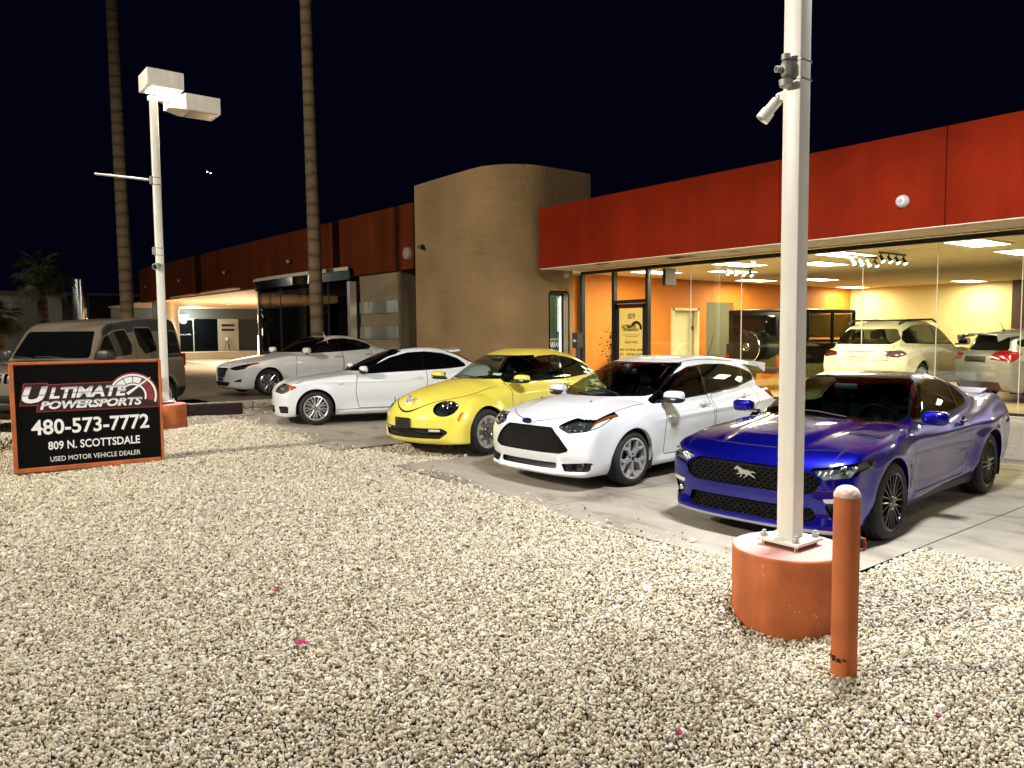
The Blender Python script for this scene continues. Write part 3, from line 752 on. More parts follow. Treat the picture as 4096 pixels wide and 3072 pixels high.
def gravel():
    rng = np.random.default_rng(5); pts = []; scl = []
    C = np.array(CAM[:2]); f = np.array([-.7846,.62]); r_ = np.array([.62,.7846])
    d = 2.2
    while d < 19:
        sp = .0152+.0013*max(0, d-3.0); wd = .75*d+1.9; n = int(2*wd/sp)
        k = (np.arange(n)-n/2+.5)*sp+rng.uniform(-.45,.45,n)*sp; dd = d+rng.uniform(-.5,.5,n)*sp
        p = C+dd[:,None]*f+k[:,None]*r_; pts.append(p); scl.append(np.full(n, sp)); d += sp*.92
    p = np.concatenate(pts); s_ = np.concatenate(scl); g = on_gravel(p[:,0], p[:,1]) | ((rng.random(len(p)) < .10*np.exp(-(p[:,1]+7.0)/.12)) & (p[:,1] > -7.02) & (p[:,1] < -6.3) & (p[:,0] < 1.3)); p, s_ = p[g], s_[g]
    z = np.where(on_gravel(p[:,0], p[:,1]), mound(p[:,0], p[:,1])-.014, gz(p[:,0], p[:,1])+.012)+rng.uniform(-.009,.012,len(p))
    stray = rng.random(len(p)) < .0
    me = bpy.data.meshes.new('loose_gravel'); me.vertices.add(len(p)); me.vertices.foreach_set('co', np.column_stack([p, z]).ravel())
    a = me.attributes.new('sz', 'FLOAT', 'POINT'); a.data.foreach_set('value', (s_/.0152*(.0053+np.minimum(rng.gamma(1.7,.0019,len(p)), .014))).astype(np.float32))
    o = bpy.data.objects.new('loose_gravel', me); COL.objects.link(o); tag(o, kind='stuff')
    m = mat('gravel_stone', (.5,.42,.31), .85); nt = m.node_tree; bs = nt.nodes['Principled BSDF']
    oi = nt.nodes.new('ShaderNodeObjectInfo'); rp = nt.nodes.new('ShaderNodeValToRGB'); e = rp.color_ramp.elements
    e[0].position = 0; e[0].color = (.045,.040,.036,1); e[1].position = 1; e[1].color = (.76,.73,.66,1)
    for ps, c_ in ((.004,(.05,.045,.04,1)),(.008,(.18,.135,.08,1)),(.12,(.42,.355,.245,1)),(.5,(.61,.54,.405,1)),(.85,(.68,.63,.52,1))): q = e.new(ps); q.color = c_
    tc = nt.nodes.new('ShaderNodeTexCoord'); no = nt.nodes.new('ShaderNodeTexNoise'); no.inputs['Scale'].default_value = 2.2; no.inputs['Detail'].default_value = 4
    mx = nt.nodes.new('ShaderNodeMix'); mx.data_type = 'RGBA'; mx.blend_type = 'OVERLAY'; mx.inputs[0].default_value = .25
    nt.links.new(oi.outputs['Random'], rp.inputs[0]); nt.links.new(tc.outputs['Object'], no.inputs['Vector']); nt.links.new(rp.outputs[0], mx.inputs[6]); nt.links.new(no.outputs[0], mx.inputs[7]); nt.links.new(mx.outputs[2], bs.inputs['Base Color'])
    ng = bpy.data.node_groups.new('scatter_stones', 'GeometryNodeTree'); ng.interface.new_socket('Geometry', in_out='INPUT', socket_type='NodeSocketGeometry'); ng.interface.new_socket('Geometry', in_out='OUTPUT', socket_type='NodeSocketGeometry')
    N = ng.nodes; L = ng.links; gi = N.new('NodeGroupInput'); go = N.new('NodeGroupOutput'); jn = N.new('GeometryNodeJoinGeometry')
    for k in range(6):
        ic = N.new('GeometryNodeMeshIcoSphere'); ic.inputs['Radius'].default_value = 1.0; ic.inputs['Subdivisions'].default_value = 2 if k < 3 else 1
        sp = N.new('GeometryNodeSetPosition'); nz = N.new('ShaderNodeTexNoise'); nz.noise_dimensions = '4D'; nz.inputs['W'].default_value = 3.7*k; nz.inputs['Scale'].default_value = .85; nz.inputs['Detail'].default_value = 1
        ps = N.new('GeometryNodeInputPosition'); sub = N.new('ShaderNodeMath'); sub.operation = 'MULTIPLY_ADD'; sub.inputs[1].default_value = 2.2; sub.inputs[2].default_value = -1.1
        vs = N.new('ShaderNodeVectorMath'); vs.operation = 'SCALE'
        L.new(nz.outputs[0], sub.inputs[0]); L.new(ps.outputs[0], vs.inputs[0]); L.new(sub.outputs[0], vs.inputs['Scale']); L.new(vs.outputs[0], sp.inputs['Offset']); L.new(ic.outputs[0], sp.inputs[0])
        sm = N.new('GeometryNodeSetMaterial'); sm.inputs['Material'].default_value = m; L.new(sp.outputs[0], sm.inputs[0])
        gt = N.new('GeometryNodeGeometryToInstance'); L.new(sm.outputs[0], gt.inputs[0]); L.new(gt.outputs[0], jn.inputs[0])
    mp = N.new('GeometryNodeMeshToPoints'); L.new(gi.outputs[0], mp.inputs[0])
    io = N.new('GeometryNodeInstanceOnPoints'); io.inputs['Pick Instance'].default_value = True; L.new(mp.outputs[0], io.inputs['Points']); L.new(jn.outputs[0], io.inputs['Instance'])
    na = N.new('GeometryNodeInputNamedAttribute'); na.data_type = 'FLOAT'; na.inputs['Name'].default_value = 'sz'
    rv = N.new('FunctionNodeRandomValue'); rv.data_type = 'FLOAT_VECTOR'; rv.inputs[0].default_value = (0,0,0); rv.inputs[1].default_value = (6.28,6.28,6.28)
    rs = N.new('FunctionNodeRandomValue'); rs.data_type = 'FLOAT_VECTOR'; rs.inputs[0].default_value = (.85,.75,.65); rs.inputs[1].default_value = (1.2,1.05,.95); rs.inputs['Seed'].default_value = 9
    vm = N.new('ShaderNodeVectorMath'); vm.operation = 'SCALE'; L.new(rs.outputs[0], vm.inputs[0]); L.new(na.outputs[0], vm.inputs['Scale'])
    er = N.new('FunctionNodeEulerToRotation'); L.new(rv.outputs[0], er.inputs[0]); L.new(er.outputs[0], io.inputs['Rotation']); L.new(vm.outputs[0], io.inputs['Scale'])
    L.new(io.outputs[0], go.inputs[0])
    md = o.modifiers.new('stones', 'NODES'); md.node_group = ng; print('stones', len(p))
    return o
gravel()
# fallen petals, a scrap of paper
PET = mat('magenta_petal', (.36,.012,.10), .6, var=.3, vscale=40)
def petal(x, y, s_, seed, lab, m=PET, name='flower_petal', cat='petal', grp='magenta petals fallen on the gravel'):
    rnd = random.Random(seed); b = MB()
    for k in range(3):
        a = rnd.uniform(0, 6.28); ox, oy = rnd.uniform(-.5,.5)*s_, rnd.uniform(-.5,.5)*s_; n = 9
        ring = [(ox+s_*.55*math.cos(a)*math.cos(t)-s_*.38*math.sin(a)*math.sin(t), oy+s_*.55*math.sin(a)*math.cos(t)+s_*.38*math.cos(a)*math.sin(t), .006+.25*s_*math.cos(t)**2+rnd.uniform(0,.006)) for t in np.linspace(0, 2*math.pi, n+1)[:-1]]
        b.add([(ox, oy, .004)]+ring, [(0, 1+i, 1+(i+1) % n) for i in range(n)])
    o = b.build(name, m, smooth=True); o.location = (x, y, float(mound(x, y))+.014); return tag(o, lab, cat, grp)
petal(-.11,-10.34,.055,1,'largest pair of magenta petals, in the open middle of the gravel'); petal(-1.12,-10.11,.034,2,'small magenta petal beside the white paper scrap'); petal(2.01,-9.48,.034,3,'pale magenta petal at the bottom edge of the view'); petal(2.67,-8.39,.034,4,'magenta petal right of the orange bollard')
petal(-1.77,-7.82,.034,5,'magenta petal on the gravel before the white hatchback'); petal(-1.97,-7.16,.032,6,'magenta petal by the pad edge under the hatchback bumper')
b = MB(); b.box((0,0,0), (.085,.03,.006), .2, .002); o = b.build('paper_scrap', mat('white_paper', (.8,.8,.8), .7)); o.location = (-1.30,-10.43, float(mound(-1.3,-10.43))+.012); tag(o, 'small white paper scrap lying on the gravel', 'litter')

# ================================================================ block tower and the two wings of the building
def block_mat(name, col, split=True, sc=1.0):
    m = mat(name, col, .9); nt = m.node_tree; b = nt.nodes['Principled BSDF']; uv = nt.nodes.new('ShaderNodeUVMap')
    br = nt.nodes.new('ShaderNodeTexBrick'); br.inputs['Scale'].default_value = 1.0; br.inputs['Brick Width'].default_value = .40; br.inputs['Row Height'].default_value = .20; br.inputs['Mortar Size'].default_value = .006; br.inputs['Mortar Smooth'].default_value = .6
    br.inputs['Color1'].default_value = (*[c*1.0 for c in col],1); br.inputs['Color2'].default_value = (*[c*.95 for c in col],1); br.inputs['Mortar'].default_value = (*[c*.94 for c in col],1)
    n = nt.nodes.new('ShaderNodeTexNoise'); n.inputs['Scale'].default_value = 9; n.inputs['Detail'].default_value = 9; n.inputs['Roughness'].default_value = .72
    n2 = nt.nodes.new('ShaderNodeTexNoise'); n2.inputs['Scale'].default_value = .7; n2.inputs['Detail'].default_value = 5
    mr = nt.nodes.new('ShaderNodeMapRange'); mr.inputs[1].default_value = .3; mr.inputs[2].default_value = .7; mr.inputs[3].default_value = .74; mr.inputs[4].default_value = 1.18
    vm = nt.nodes.new('ShaderNodeVectorMath'); vm.operation = 'SCALE'
    ad = nt.nodes.new('ShaderNodeMath'); ad.operation = 'MULTIPLY_ADD'; ad.inputs[1].default_value = -.10 if split else -.12
    bp = nt.nodes.new('ShaderNodeBump'); bp.inputs['Strength'].default_value = 1.0 if split else .35; bp.inputs['Distance'].default_value = .05 if split else .03
    for t in (br, n, n2): nt.links.new(uv.outputs[0], t.inputs['Vector'])
    nt.links.new(n2.outputs[0], mr.inputs[0]); nt.links.new(br.outputs[0], vm.inputs[0]); nt.links.new(mr.outputs[0], vm.inputs['Scale']); nt.links.new(vm.outputs[0], b.inputs['Base Color'])
    nt.links.new(br.outputs['Fac'], ad.inputs[0]); nt.links.new(n.outputs[0], ad.inputs[2]); nt.links.new(ad.outputs[0], bp.inputs['Height']); nt.links.new(bp.outputs[0], b.inputs['Normal'])
    return m
def ribbon(name, line, z0, z1, m, parent=None, smooth=True, capz=None, back=False):
    """upright wall along a plan line with UVs in metres"""
    vs = []; fs = []; uv = []; d = 0.0; nz = max(1, int((z1-z0)/.5)); ds = [0.0]
    for a, c in zip(line, line[1:]): ds.append(ds[-1]+math.hypot(c[0]-a[0], c[1]-a[1]))
    for (x, y), u in zip(line, ds):
        for k in range(nz+1): vs.append((x, y, z0+(z1-z0)*k/nz)); uv.append((u, z0+(z1-z0)*k/nz))
    for i in range(len(line)-1):
        for k in range(nz): a = i*(nz+1)+k; fs.append((a, a+nz+1, a+nz+2, a+1))
    if capz: n0 = len(vs); vs += [(x, y, z1) for x, y in line]; uv += [(x, y) for x, y in line]; fs.append(tuple(range(n0, n0+len(line))))
    me = bpy.data.meshes.new(name); me.from_pydata(vs, [], fs); me.materials.append(m); l = me.uv_layers.new(name='UVMap')
    for lp in me.loops: l.data[lp.index].uv = uv[lp.vertex_index]
    if smooth: me.polygons.foreach_set('use_smooth', [True]*len(fs)); me.set_sharp_from_angle(angle=R(35))
    me.update(); o = bpy.data.objects.new(name, me); COL.objects.link(o)
    if parent: o.parent = parent
    return o
TAN = block_mat('tan_block', (.28,.178,.078))
SMOOTHTAN = block_mat('smooth_tan_block', (.20,.15,.085), False)
tower = thing('block_tower', 'tall tan block tower with a rounded corner between the two red wings', 'tower', (0,0,0))
arc = [(-10.05+1.12*math.sin(t), -.83-1.12*math.cos(t)) for t in np.linspace(0, math.pi/2, 14)]
tl = [(-12.57, .62), (-12.57,-1.95), (-11.8,-1.97), (-11.0,-1.97), (-10.4,-1.96)]+arc+[(-8.93,-.66)]
ribbon('wall', tl, 0, 5.5, TAN, tower, capz=False)
# right-hand face of the tower with the narrow window let into it
ribbon('wall', [(-8.93,-.66),(-8.93,-.10)], 2.72, 5.5, TAN, tower); ribbon('wall', [(-8.93,-.66),(-8.93,-.10)], 0, .5, TAN, tower); ribbon('wall', [(-8.93,-.10),(-8.93,.05)], 0, 5.5, TAN, tower); ribbon('wall', [(-8.93,.05),(-8.93,.62),(-12.57,.62)], 3.3, 5.5, TAN, tower)
b = MB(); b.add([(x, y, 5.5) for x, y in tl+[(-8.93, .62)]], [tuple(range(len(tl)+1))]); b.build('roof', mat('roof_felt', (.08,.07,.06), .9), tower)
# window reveal
b = MB().use(SMOOTHTAN); b.box((-9.04,-.68,1.6), (.22,.04,2.24)); b.box((-9.04,-.08,1.6), (.22,.04,2.24)); b.box((-9.04,-.38,2.74), (.22,.56,.04)); b.box((-9.04,-.38,.48), (.22,.56,.04)); b.build('window_reveal', parent=tower)
b = MB().use(mat('black_frame', (.010,.010,.010), .35)); b.box((-9.12,-.38,2.69), (.05,.56,.06)); b.box((-9.12,-.125,1.58), (.05,.06,2.16)); b.box((-9.12,-.645,1.58), (.05,.03,2.16)); wf = b.build('window', parent=tower)
b = MB(); b.box((-9.135,-.39,1.57), (.008,.48,2.14)); b.build('pane', glass_mat('window_glass', (.75,.80,.76)), wf)
b = MB().use(mat('green_wall', (.36,.38,.26), .8)); b.box((-10.2,-.38,1.6), (.05,2.0,3.2)); b.box((-9.65,.6,1.6), (1.1,.05,3.2)); b.box((-9.65,-1.3,1.6), (1.1,.05,3.2)); b.box((-9.65,-.38,3.2), (1.1,2,.05)); b.build('inner_room', parent=tower)
b = MB(); b.tube([(-9.10,-.20,.55),(-9.10,-.20,2.62)], .012, 6); tag(b.build('tube_light', emis('cool_tube', (.85,.95,.9), 14)), 'thin vertical tube light glowing inside the narrow tower window', 'light')
lamp('tower_room_light', 'POINT', (-9.5,-.4,2.7), 14, (.9,1,.85), .1)
ps = thing('window_poster', 'dark green advertising poster in the narrow tower window', 'poster')
b = MB(); b.box((-9.112,-.40,1.33), (.01,.44,1.02)); b.build('sheet', mat('poster_green', (.010,.045,.042), .4), ps)
PM = lambda y, z, w_: basis((-9.104, y, z), (0,1,0), (0,0,1))
def tfit(name, body, wd, ht, M, m, parent=None, depth=.002, bold=0, shear=0):
    o = text(name, body, 1.0, Matrix.Identity(4), m, parent, depth, bold, 1.0, shear)
    co = np.array([v.co[:] for v in o.data.vertices]); lo, hi = co.min(0), co.max(0)
    o.data.transform(M @ Matrix.Diagonal((wd/(hi[0]-lo[0]), ht/(hi[1]-lo[1]), 1, 1)) @ Matrix.Translation((-(lo[0]+hi[0])/2, -(lo[1]+hi[1])/2, 0))); return o
PW = mat('poster_white', (.72,.74,.70), .5)
tfit('lettering', 'SHOW ME THE', .40, .06, PM(-.40, 1.66, 0), PW, ps, .002, .01); tfit('lettering', 'CARFAX', .42, .125, PM(-.40, 1.54, 0), PW, ps, .002, .03)
b = MB().use(PW); b.prism([(.19*math.cos(t), .14*math.sin(t)) for t in np.linspace(.2, math.pi-.2, 14)]+[(.17*math.cos(t), .115*math.sin(t)) for t in np.linspace(math.pi-.2, .2, 14)], .002, PM(-.40, 1.14, 0))
for k in range(5):
    t = .5+.535*k; q = [( .125*math.cos(t)+ (.022 if i % 2 == 0 else .009)*math.sin(i*math.pi/5), .085*math.sin(t)+(.022 if i % 2 == 0 else .009)*math.cos(i*math.pi/5)) for i in range(10)]; b.prism(q, .002, PM(-.40, 1.14, 0))
for z in (1.165, 1.06): b.box((-9.104,-.40,z), (.002,.40,.006))
b.build('crest', parent=ps)
tfit('lettering', 'CARFAX', .36, .06, PM(-.40, 1.112, 0), PW, ps, .002, .03); tfit('lettering', 'ADVANTAGE', .36, .05, PM(-.40, .99, 0), PW, ps)
# ---------------------------------------------------------------- right wing: the showroom
RED = mat('red_stucco', (.18,.0125,.002), .85, spec=.08, var=.10, vscale=3, bump=.35, bscale=130)
weather(RED, lo=.80, hi=1.12); weather(CORAL_ if False else RED, (.35,.35,.3), .88, 1.08, 3)
show = thing('showroom_building', 'long showroom with a deep red fascia over a glass front', 'building')
for x0, x1 in ((-8.66,-2.825),(-2.815,-.355),(-.345,9.0)):
    b = MB(); b.box(((x0+x1)/2,-1.1,3.85), (x1-x0,.2,1.30), 0, .006); b.build('fascia', RED, show)
b = MB(); b.box((.17,-.97,3.9), (17.6,.04,1.18)); b.build('fascia_backing', mat('seam_dark', (.03,.004,.003), .9), show)
SOF = mat('cream_soffit', (.62,.54,.42), .8, var=.12, vscale=2.5, bump=.1, bscale=50)
b = MB(); b.box((.17,-.56,3.215), (17.6,.86,.03)); b.box((.17,-1.1,3.195), (17.62,.21,.012)); b.build('soffit', SOF, show)
b = MB(); rnd = random.Random(8)
for x, y, wd in ((-6.9,-1.05,.42),(-5.2,-.75,.34),(-4.9,-.72,.16),(-3.9,-.8,.18)):
    b = MB(); n = 14; b.add([(x, y, 3.186)]+[(x+wd*rnd.uniform(.35,1)*math.cos(t), y+.16*wd*rnd.uniform(.5,1.2)*math.sin(t)*2, 3.186) for t in np.linspace(0, 6.28, n+1)[:-1]], [(0, i+1, (i+1) % n+1) for i in range(n)]); b.build('peeling_paint', mat('bare_patch', (.05,.035,.02), .9), show)
b = MB(); b.box((.17, 6.5, 4.3), (17.5, 14.9, .1)); b.build('roof', mat('roof_felt', (.08,.07,.06), .9), show)
CREAMB = block_mat('cream_block_wall', (.74,.67,.53))
ribbon('wall', [(-6.55,-.06),(8.9,-.06)], -.1, .60, CREAMB, show); b = MB(); b.box((1.17,.0,.595), (15.5,.16,.02)); b.build('sill', mat('sill_cream', (.55,.50,.42), .7), show)
FR = mat('black_frame', (.010,.010,.010), .35)
b = MB().use(FR); b.box((.19,.0,3.145), (17.5,.10,.07)); b.box((1.17,.0,.625), (15.5,.07,.04))
for x, z0 in ((-8.56,.1),(-7.56,.1),(-6.60,.1)): b.box((x,0,(z0+3.11)/2), (.075,.10,3.11-z0))
b.box((-8.06,0,.24), (.93,.08,.28)); b.box((-7.08,0,2.46), (.885,.10,.075)); b.build('window_frame', parent=show)
GL = glass_mat('showroom_glass', (.93,.95,.92), 1.0, 0.0, 1.55, .085)
xs = [-6.56,-5.494,-4.338,-3.2,-2.06,-.92,.19,1.33,2.47,3.61,4.75,5.89,7.03,8.17,8.9]
for x0, x1 in zip(xs, xs[1:]):
    b = MB(); b.box(((x0+x1)/2,0,1.875), (x1-x0-.006,.010,2.46)); b.build('window_pane', GL, show)
b = MB(); b.box((-8.06,0,1.745), (.92,.010,2.72)); b.build('window_pane', GL, show); b = MB(); b.box((-7.08,0,2.80), (.88,.010,.60)); b.build('window_pane', GL, show)
JN = mat('glass_joint', (.75,.70,.58), .3)
b = MB().use(JN)
for x in xs[1:-1]: b.box((x,0,1.875), (.007,.016,2.46))
b.build('glass_joint', parent=show)
b = MB().use(FR)
for x in (-7.48,-6.68): b.box((x,0,1.28), (.10,.05,2.24))
b.box((-7.08,0,2.37), (.9,.05,.09)); b.box((-7.08,0,.26), (.9,.05,.28)); b.box((-7.08,0,1.03), (.72,.045,.06)); dr = b.build('door', parent=show)
b = MB(); b.box((-7.08,0,1.28), (.72,.008,2.1)); b.build('pane', GL, dr); b = MB().use(MT_ALU if 'MT_ALU' in globals() else mat('brushed_alu', (.6,.6,.58), .3, .9)); b.tube([(-6.72,-.06,1.15),(-6.72,-.06,1.35)], .014, 8); b.box((-6.70,-.03,1.12), (.05,.02,.12)); b.build('handle', parent=dr)
# inside
ORG = mat('orange_paint', (.62,.19,.018), .7, var=.04, vscale=2); CRM = mat('cream_paint', (.78,.67,.36), .7, var=.05, vscale=2)
def ceil_mat():
    m = mat('ceiling_tile', (.50,.45,.33), .85); nt = m.node_tree; b = nt.nodes['Principled BSDF']; tc = nt.nodes.new('ShaderNodeTexCoord'); br = nt.nodes.new('ShaderNodeTexBrick')
    br.offset = 0; br.inputs['Scale'].default_value = 1; br.inputs['Brick Width'].default_value = .61; br.inputs['Row Height'].default_value = .15; br.inputs['Mortar Size'].default_value = .012
    br.inputs['Color1'].default_value = (.74,.68,.50,1); br.inputs['Color2'].default_value = (.68,.62,.46,1); br.inputs['Mortar'].default_value = (.36,.31,.21,1)
    mp = nt.nodes.new('ShaderNodeMapping'); mp.inputs['Rotation'].default_value = (0,0,math.pi/2)
    nt.links.new(tc.outputs['Object'], mp.inputs[0]); nt.links.new(mp.outputs[0], br.inputs['Vector']); nt.links.new(br.outputs[0], b.inputs['Base Color']); return m
b = MB(); b.box((-.2,6.75,3.24), (18.2,13.4,.06)); b.build('ceiling', ceil_mat(), show)
b = MB(); b.box((-.2,6.75,.33), (18.2,13.4,.06)); b.build('floor', mat('showroom_floor', (.33,.25,.15), .3, var=.2, vscale=1.5), show)
b = MB().use(CRM); b.box((.0,13.35,1.8), (18.6,.1,2.9)); b.box((8.9,6.75,1.8), (.1,13.2,2.9)); b.build('inner_wall', parent=show)
b = MB().use(ORG)
for y0, y1, z0, z1 in ((.1,3.95,.3,3.21),(3.95,5.05,2.42,3.21),(5.05,5.45,.3,3.21),(5.45,6.7,2.62,3.21),(6.7,13.3,.3,3.21)): b.box((-9.35,(y0+y1)/2,(z0+z1)/2), (.1,y1-y0,z1-z0))
b.build('inner_wall', parent=show)
b = MB().use(mat('cream_trim', (.72,.66,.42), .5))
for y in (3.98,5.02): b.box((-9.30,y,1.4), (.14,.07,2.1))
b.box((-9.30,4.5,2.41), (.14,1.1,.07)); b.box((-9.42,4.5,1.38), (.04,.98,2.06)); od = b.build('door', parent=show); b = MB().use(MT_BLK if 'MT_BLK' in globals() else FR)
for z in (.9,1.9): MB().use(FR).box((-9.385,4.95,z), (.03,.03,.12)).build('hinge', parent=od)
b = MB().use(mat('back_room_wall', (.52,.50,.34), .8)); b.box((-11.2,6.1,1.7), (.1,3,3)); b.box((-10.3,7.6,1.7), (1.9,.1,3)); b.box((-10.3,5.2,1.7), (1.9,.05,3)); b.box((-10.3,6.4,3.0), (1.9,2.4,.05)); b.build('back_room', parent=show)
b = MB().use(mat('brown_door', (.16,.07,.03), .5)); b.box((-11.1,6.4,1.35), (.06,.7,2.0)); b.build('door', parent=show)
lamp('back_room_light', 'POINT', (-10.3,6.2,2.85), 40, (1,.95,.75), .2)
b = MB().use(mat('dark_wall_panel', (.06,.025,.018), .5)); b.box((-3.3,13.27,1.85), (2.2,.06,2.8)); b.build('wall_panel', parent=show)
# ceiling lights: drop-in panels
EM = emis('light_diffuser', (1.0,.92,.66), 9.0)
def troffer(x, y, lab):
    t = thing('ceiling_light', lab, 'ceiling light', (x, y, 3.21), 0, 'ceiling lights in the showroom')
    b = MB().use(mat('light_frame', (.7,.66,.5), .5)); b.box((0,-.62,-.01), (.6,.03,.02)); b.box((0,.62,-.01), (.6,.03,.02)); b.box((-.29,0,-.01), (.03,1.21,.02)); b.box((.29,0,-.01), (.03,1.21,.02)); b.build('frame', parent=t)
    b = MB(); b.box((0,0,-.012), (.55,1.19,.016), 0, .003); b.build('diffuser', EM, t)
    d = bpy.data.lights.new('panel_glow', 'AREA'); d.shape = 'RECTANGLE'; d.size = .5; d.size_y = 1.1; d.energy = 78; d.color = (1,.90,.56); o = bpy.data.objects.new('panel_glow', d); COL.objects.link(o); o.parent = t; o.location = (0,0,-.07)
    return t
for x, y, lab in ((-3.15,1.5,'second bright ceiling panel from the right in the front row, by the track lights'),(-.95,1.5,'bright ceiling panel at the front right end of the showroom'),(-1.05,3.8,'bright ceiling panel behind the front right one'),(-5.5,1.6,'third bright ceiling panel in the front row, left of the near white pole'),(-7.85,1.7,'bright ceiling panel above the entrance door'),(-4.45,2.95,'ceiling panel in the second row just right of the white pole'),(-6.75,3.1,'second-row ceiling panel in front of the orange wall'),(-7.2,7.6,'far ceiling panel behind the white pole'),(-8.35,6.4,'ceiling panel nearest the orange wall'),(-8.7,12.3,'flat-looking ceiling panel in the far corner'),(-5.2,12.3,'ceiling panel over the cream back wall'),(2.2,1.5,'ceiling panel beyond the right edge of the picture'),(1.8,6,'ceiling panel deep in the right side of the showroom')): troffer(x, y, lab)
def track(x, y, lab):
    t = thing('track_light', lab, 'track light', (x, y, 3.2), 0, 'track lights on the showroom ceiling')
    b = MB().use(FR); b.box((0,0,-.03), (.04,.98,.03)); b.build('rail', parent=t)
    for k in range(4):
        yy = -.42+.28*k; b = MB().use(FR); b.cyl((0,yy,-.04), (0,yy,-.10), .012, n=8); b.cyl((-.02,yy,-.09), (.05,yy-.02,-.19), .028, .042, 14); hd = b.build('lamp_head', parent=t, smooth=True)
        b = MB(); b.cyl((.049,yy-.02,-.188), (.052,yy-.0205,-.192), .036, n=14); b.build('bulb', emis('spot_bulb', (1,.93,.7), 12), hd)
track(-2.45,1.8,'nearest track light rail, right of the front glass joint'); track(-3.02,1.9,'track light rail crossed by a glass joint beside the white pole'); track(-5.78,1.95,'track light rail seen left of the near white pole')
# door poster, hanging box, post box, plant
dp = thing('door_poster', 'yellow opening hours poster on the glass entrance door', 'poster')
b = MB(); b.box((-7.08,.02,1.70), (.72,.006,1.22)); b.build('sheet', mat('poster_yellow', (.75,.50,.12), .6, emit=(.9,.55,.12), estr=.55), dp)  # sheet given a glow of its own so the paper looks brighter lit
BLK = mat('poster_black', (.012,.01,.01), .6); DM = lambda x, z: basis((x, .014, z), (1,0,0), (0,0,1))
tfit('lettering', '809', .20, .12, DM(-7.08,2.15), BLK, dp)
tfit('lettering', 'ULTIMATE', .42, .085, DM(-7.15,1.93), BLK, dp, .002, .04, .3); tfit('lettering', 'POWERSPORTS', .44, .05, DM(-7.09,1.86), BLK, dp, .002, .04, .3)
b = MB().use(BLK); b.prism([(.16*math.cos(t), .16*math.sin(t)) for t in np.linspace(-.2, math.pi-.4, 16)]+[(.10*math.cos(t), .10*math.sin(t)) for t in np.linspace(math.pi-.4, -.2, 16)], .002, DM(-6.94,1.89)); b.box((-7.08,.014,1.755), (.5,.002,.008)); b.build('dial', parent=dp)
tfit('lettering', 'SALES  SERVICE  FINANCE', .34, .018, DM(-7.08,1.72), BLK, dp); tfit('lettering', 'SALES OFFICE', .36, .05, DM(-7.08,1.60), BLK, dp, .002, .01); tfit('lettering', 'MON - FRI  9:00 AM - 6:00 PM', .64, .048, DM(-7.08,1.44), BLK, dp, .002, .01); tfit('lettering', 'SAT     10:00 AM - 5:00 PM', .64, .048, DM(-7.08,1.34), BLK, dp, .002, .01)
t = thing('exit_sign', 'dark hanging exit sign box just inside the glass beside the door', 'sign', (-6.42,.45,2.95)); b = MB(); b.box((0,0,0), (.08,.34,.36), 0, .01); b.build('box', mat('sign_case', (.05,.03,.02), .5), t); tfit('lettering', 'EXIT', .24, .12, basis((.042,0,-.05), (0,1,0), (0,0,1)), mat('exit_dull_red', (.10,.015,.01), .5), t)
t = thing('letter_box', 'dark metal letter box on a post left of the entrance door', 'letter box', (-8.50,-.22,0)); b = MB(); b.box((0,0,1.63), (.18,.16,.32), 0, .01); b.box((0,-.0,1.80), (.20,.18,.02)); b.cyl((0,0,0), (0,0,1.48), .03); b.build('case', mat('letterbox_grey', (.035,.035,.032), .5), t); b = MB(); b.prism(ellipse(.05,.03) if 'ellipse' in globals() else [(.05*math.cos(q), .03*math.sin(q)) for q in np.linspace(0, 6.28, 20)[:-1]], .006, basis((.0,-.081,1.63), (1,0,0), (0,0,1))); b.build('oval_plate', mat('plate_pale', (.6,.6,.55), .4), t)
def leafy(name, lab, loc, h, rad, n, lm, stemm, seed, cat='plant', leaf=.055):
    t = thing(name, lab, cat, loc); rnd = random.Random(seed); b = MB().use(stemm); tips = []
    for k in range(7):
        a = rnd.uniform(0, 6.28); q = rnd.uniform(.3, 1)*rad; p = [(0,0,.3), (q*.3*math.cos(a), q*.3*math.sin(a), h*.5), (q*math.cos(a), q*math.sin(a), h*rnd.uniform(.7,1))]; b.tube(p, [.018,.012,.005], 5); tips += [Vector(p[1]).lerp(Vector(p[2]), s_) for s_ in (.0,.25,.5,.75,1)]
    b.build('stem', parent=t); b = MB().use(lm)
    for k in range(n):
        c = rnd.choice(tips)+Vector((rnd.gauss(0,.11), rnd.gauss(0,.11), rnd.gauss(0,.10))); d = Vector((rnd.gauss(0,1), rnd.gauss(0,1), rnd.gauss(-.4,.6))).normalized(); u = d.orthogonal().normalized(); L = leaf*rnd.uniform(.7,1.4)
        b.add([c, c+d*L*.5+u*L*.3, c+d*L, c+d*L*.5-u*L*.3], [(0,1,2,3)])
    b.build('foliage', parent=t, recalc=False)
    b = MB().use(mat('plant_pot', (.12,.06,.03), .6)); b.lathe([(0,0),(.15,0),(.19,.32),(.17,.32),(.16,.28),(0,.28)], 20); b.build('pot', parent=t, smooth=True); return t
leafy('potted_plant', 'bushy potted fig inside the glass left of the door', (-8.15,.55,.36), 1.75, .36, 420, mat('fig_leaf', (.035,.085,.02), .45, var=.5, vscale=9), mat('bark_brown', (.09,.05,.03), .8), 4)
b = MB().use(mat('oak_wood', (.36,.17,.05), .5, var=.2, vscale=5)); b.box((-8.9,2.2,.75), (.5,1.6,.78), 0, .01); b.box((-8.88,2.2,1.15), (.55,1.66,.03)); tag(b.build('low_cabinet'), 'low wooden cabinet against the orange wall behind the door', 'cabinet')
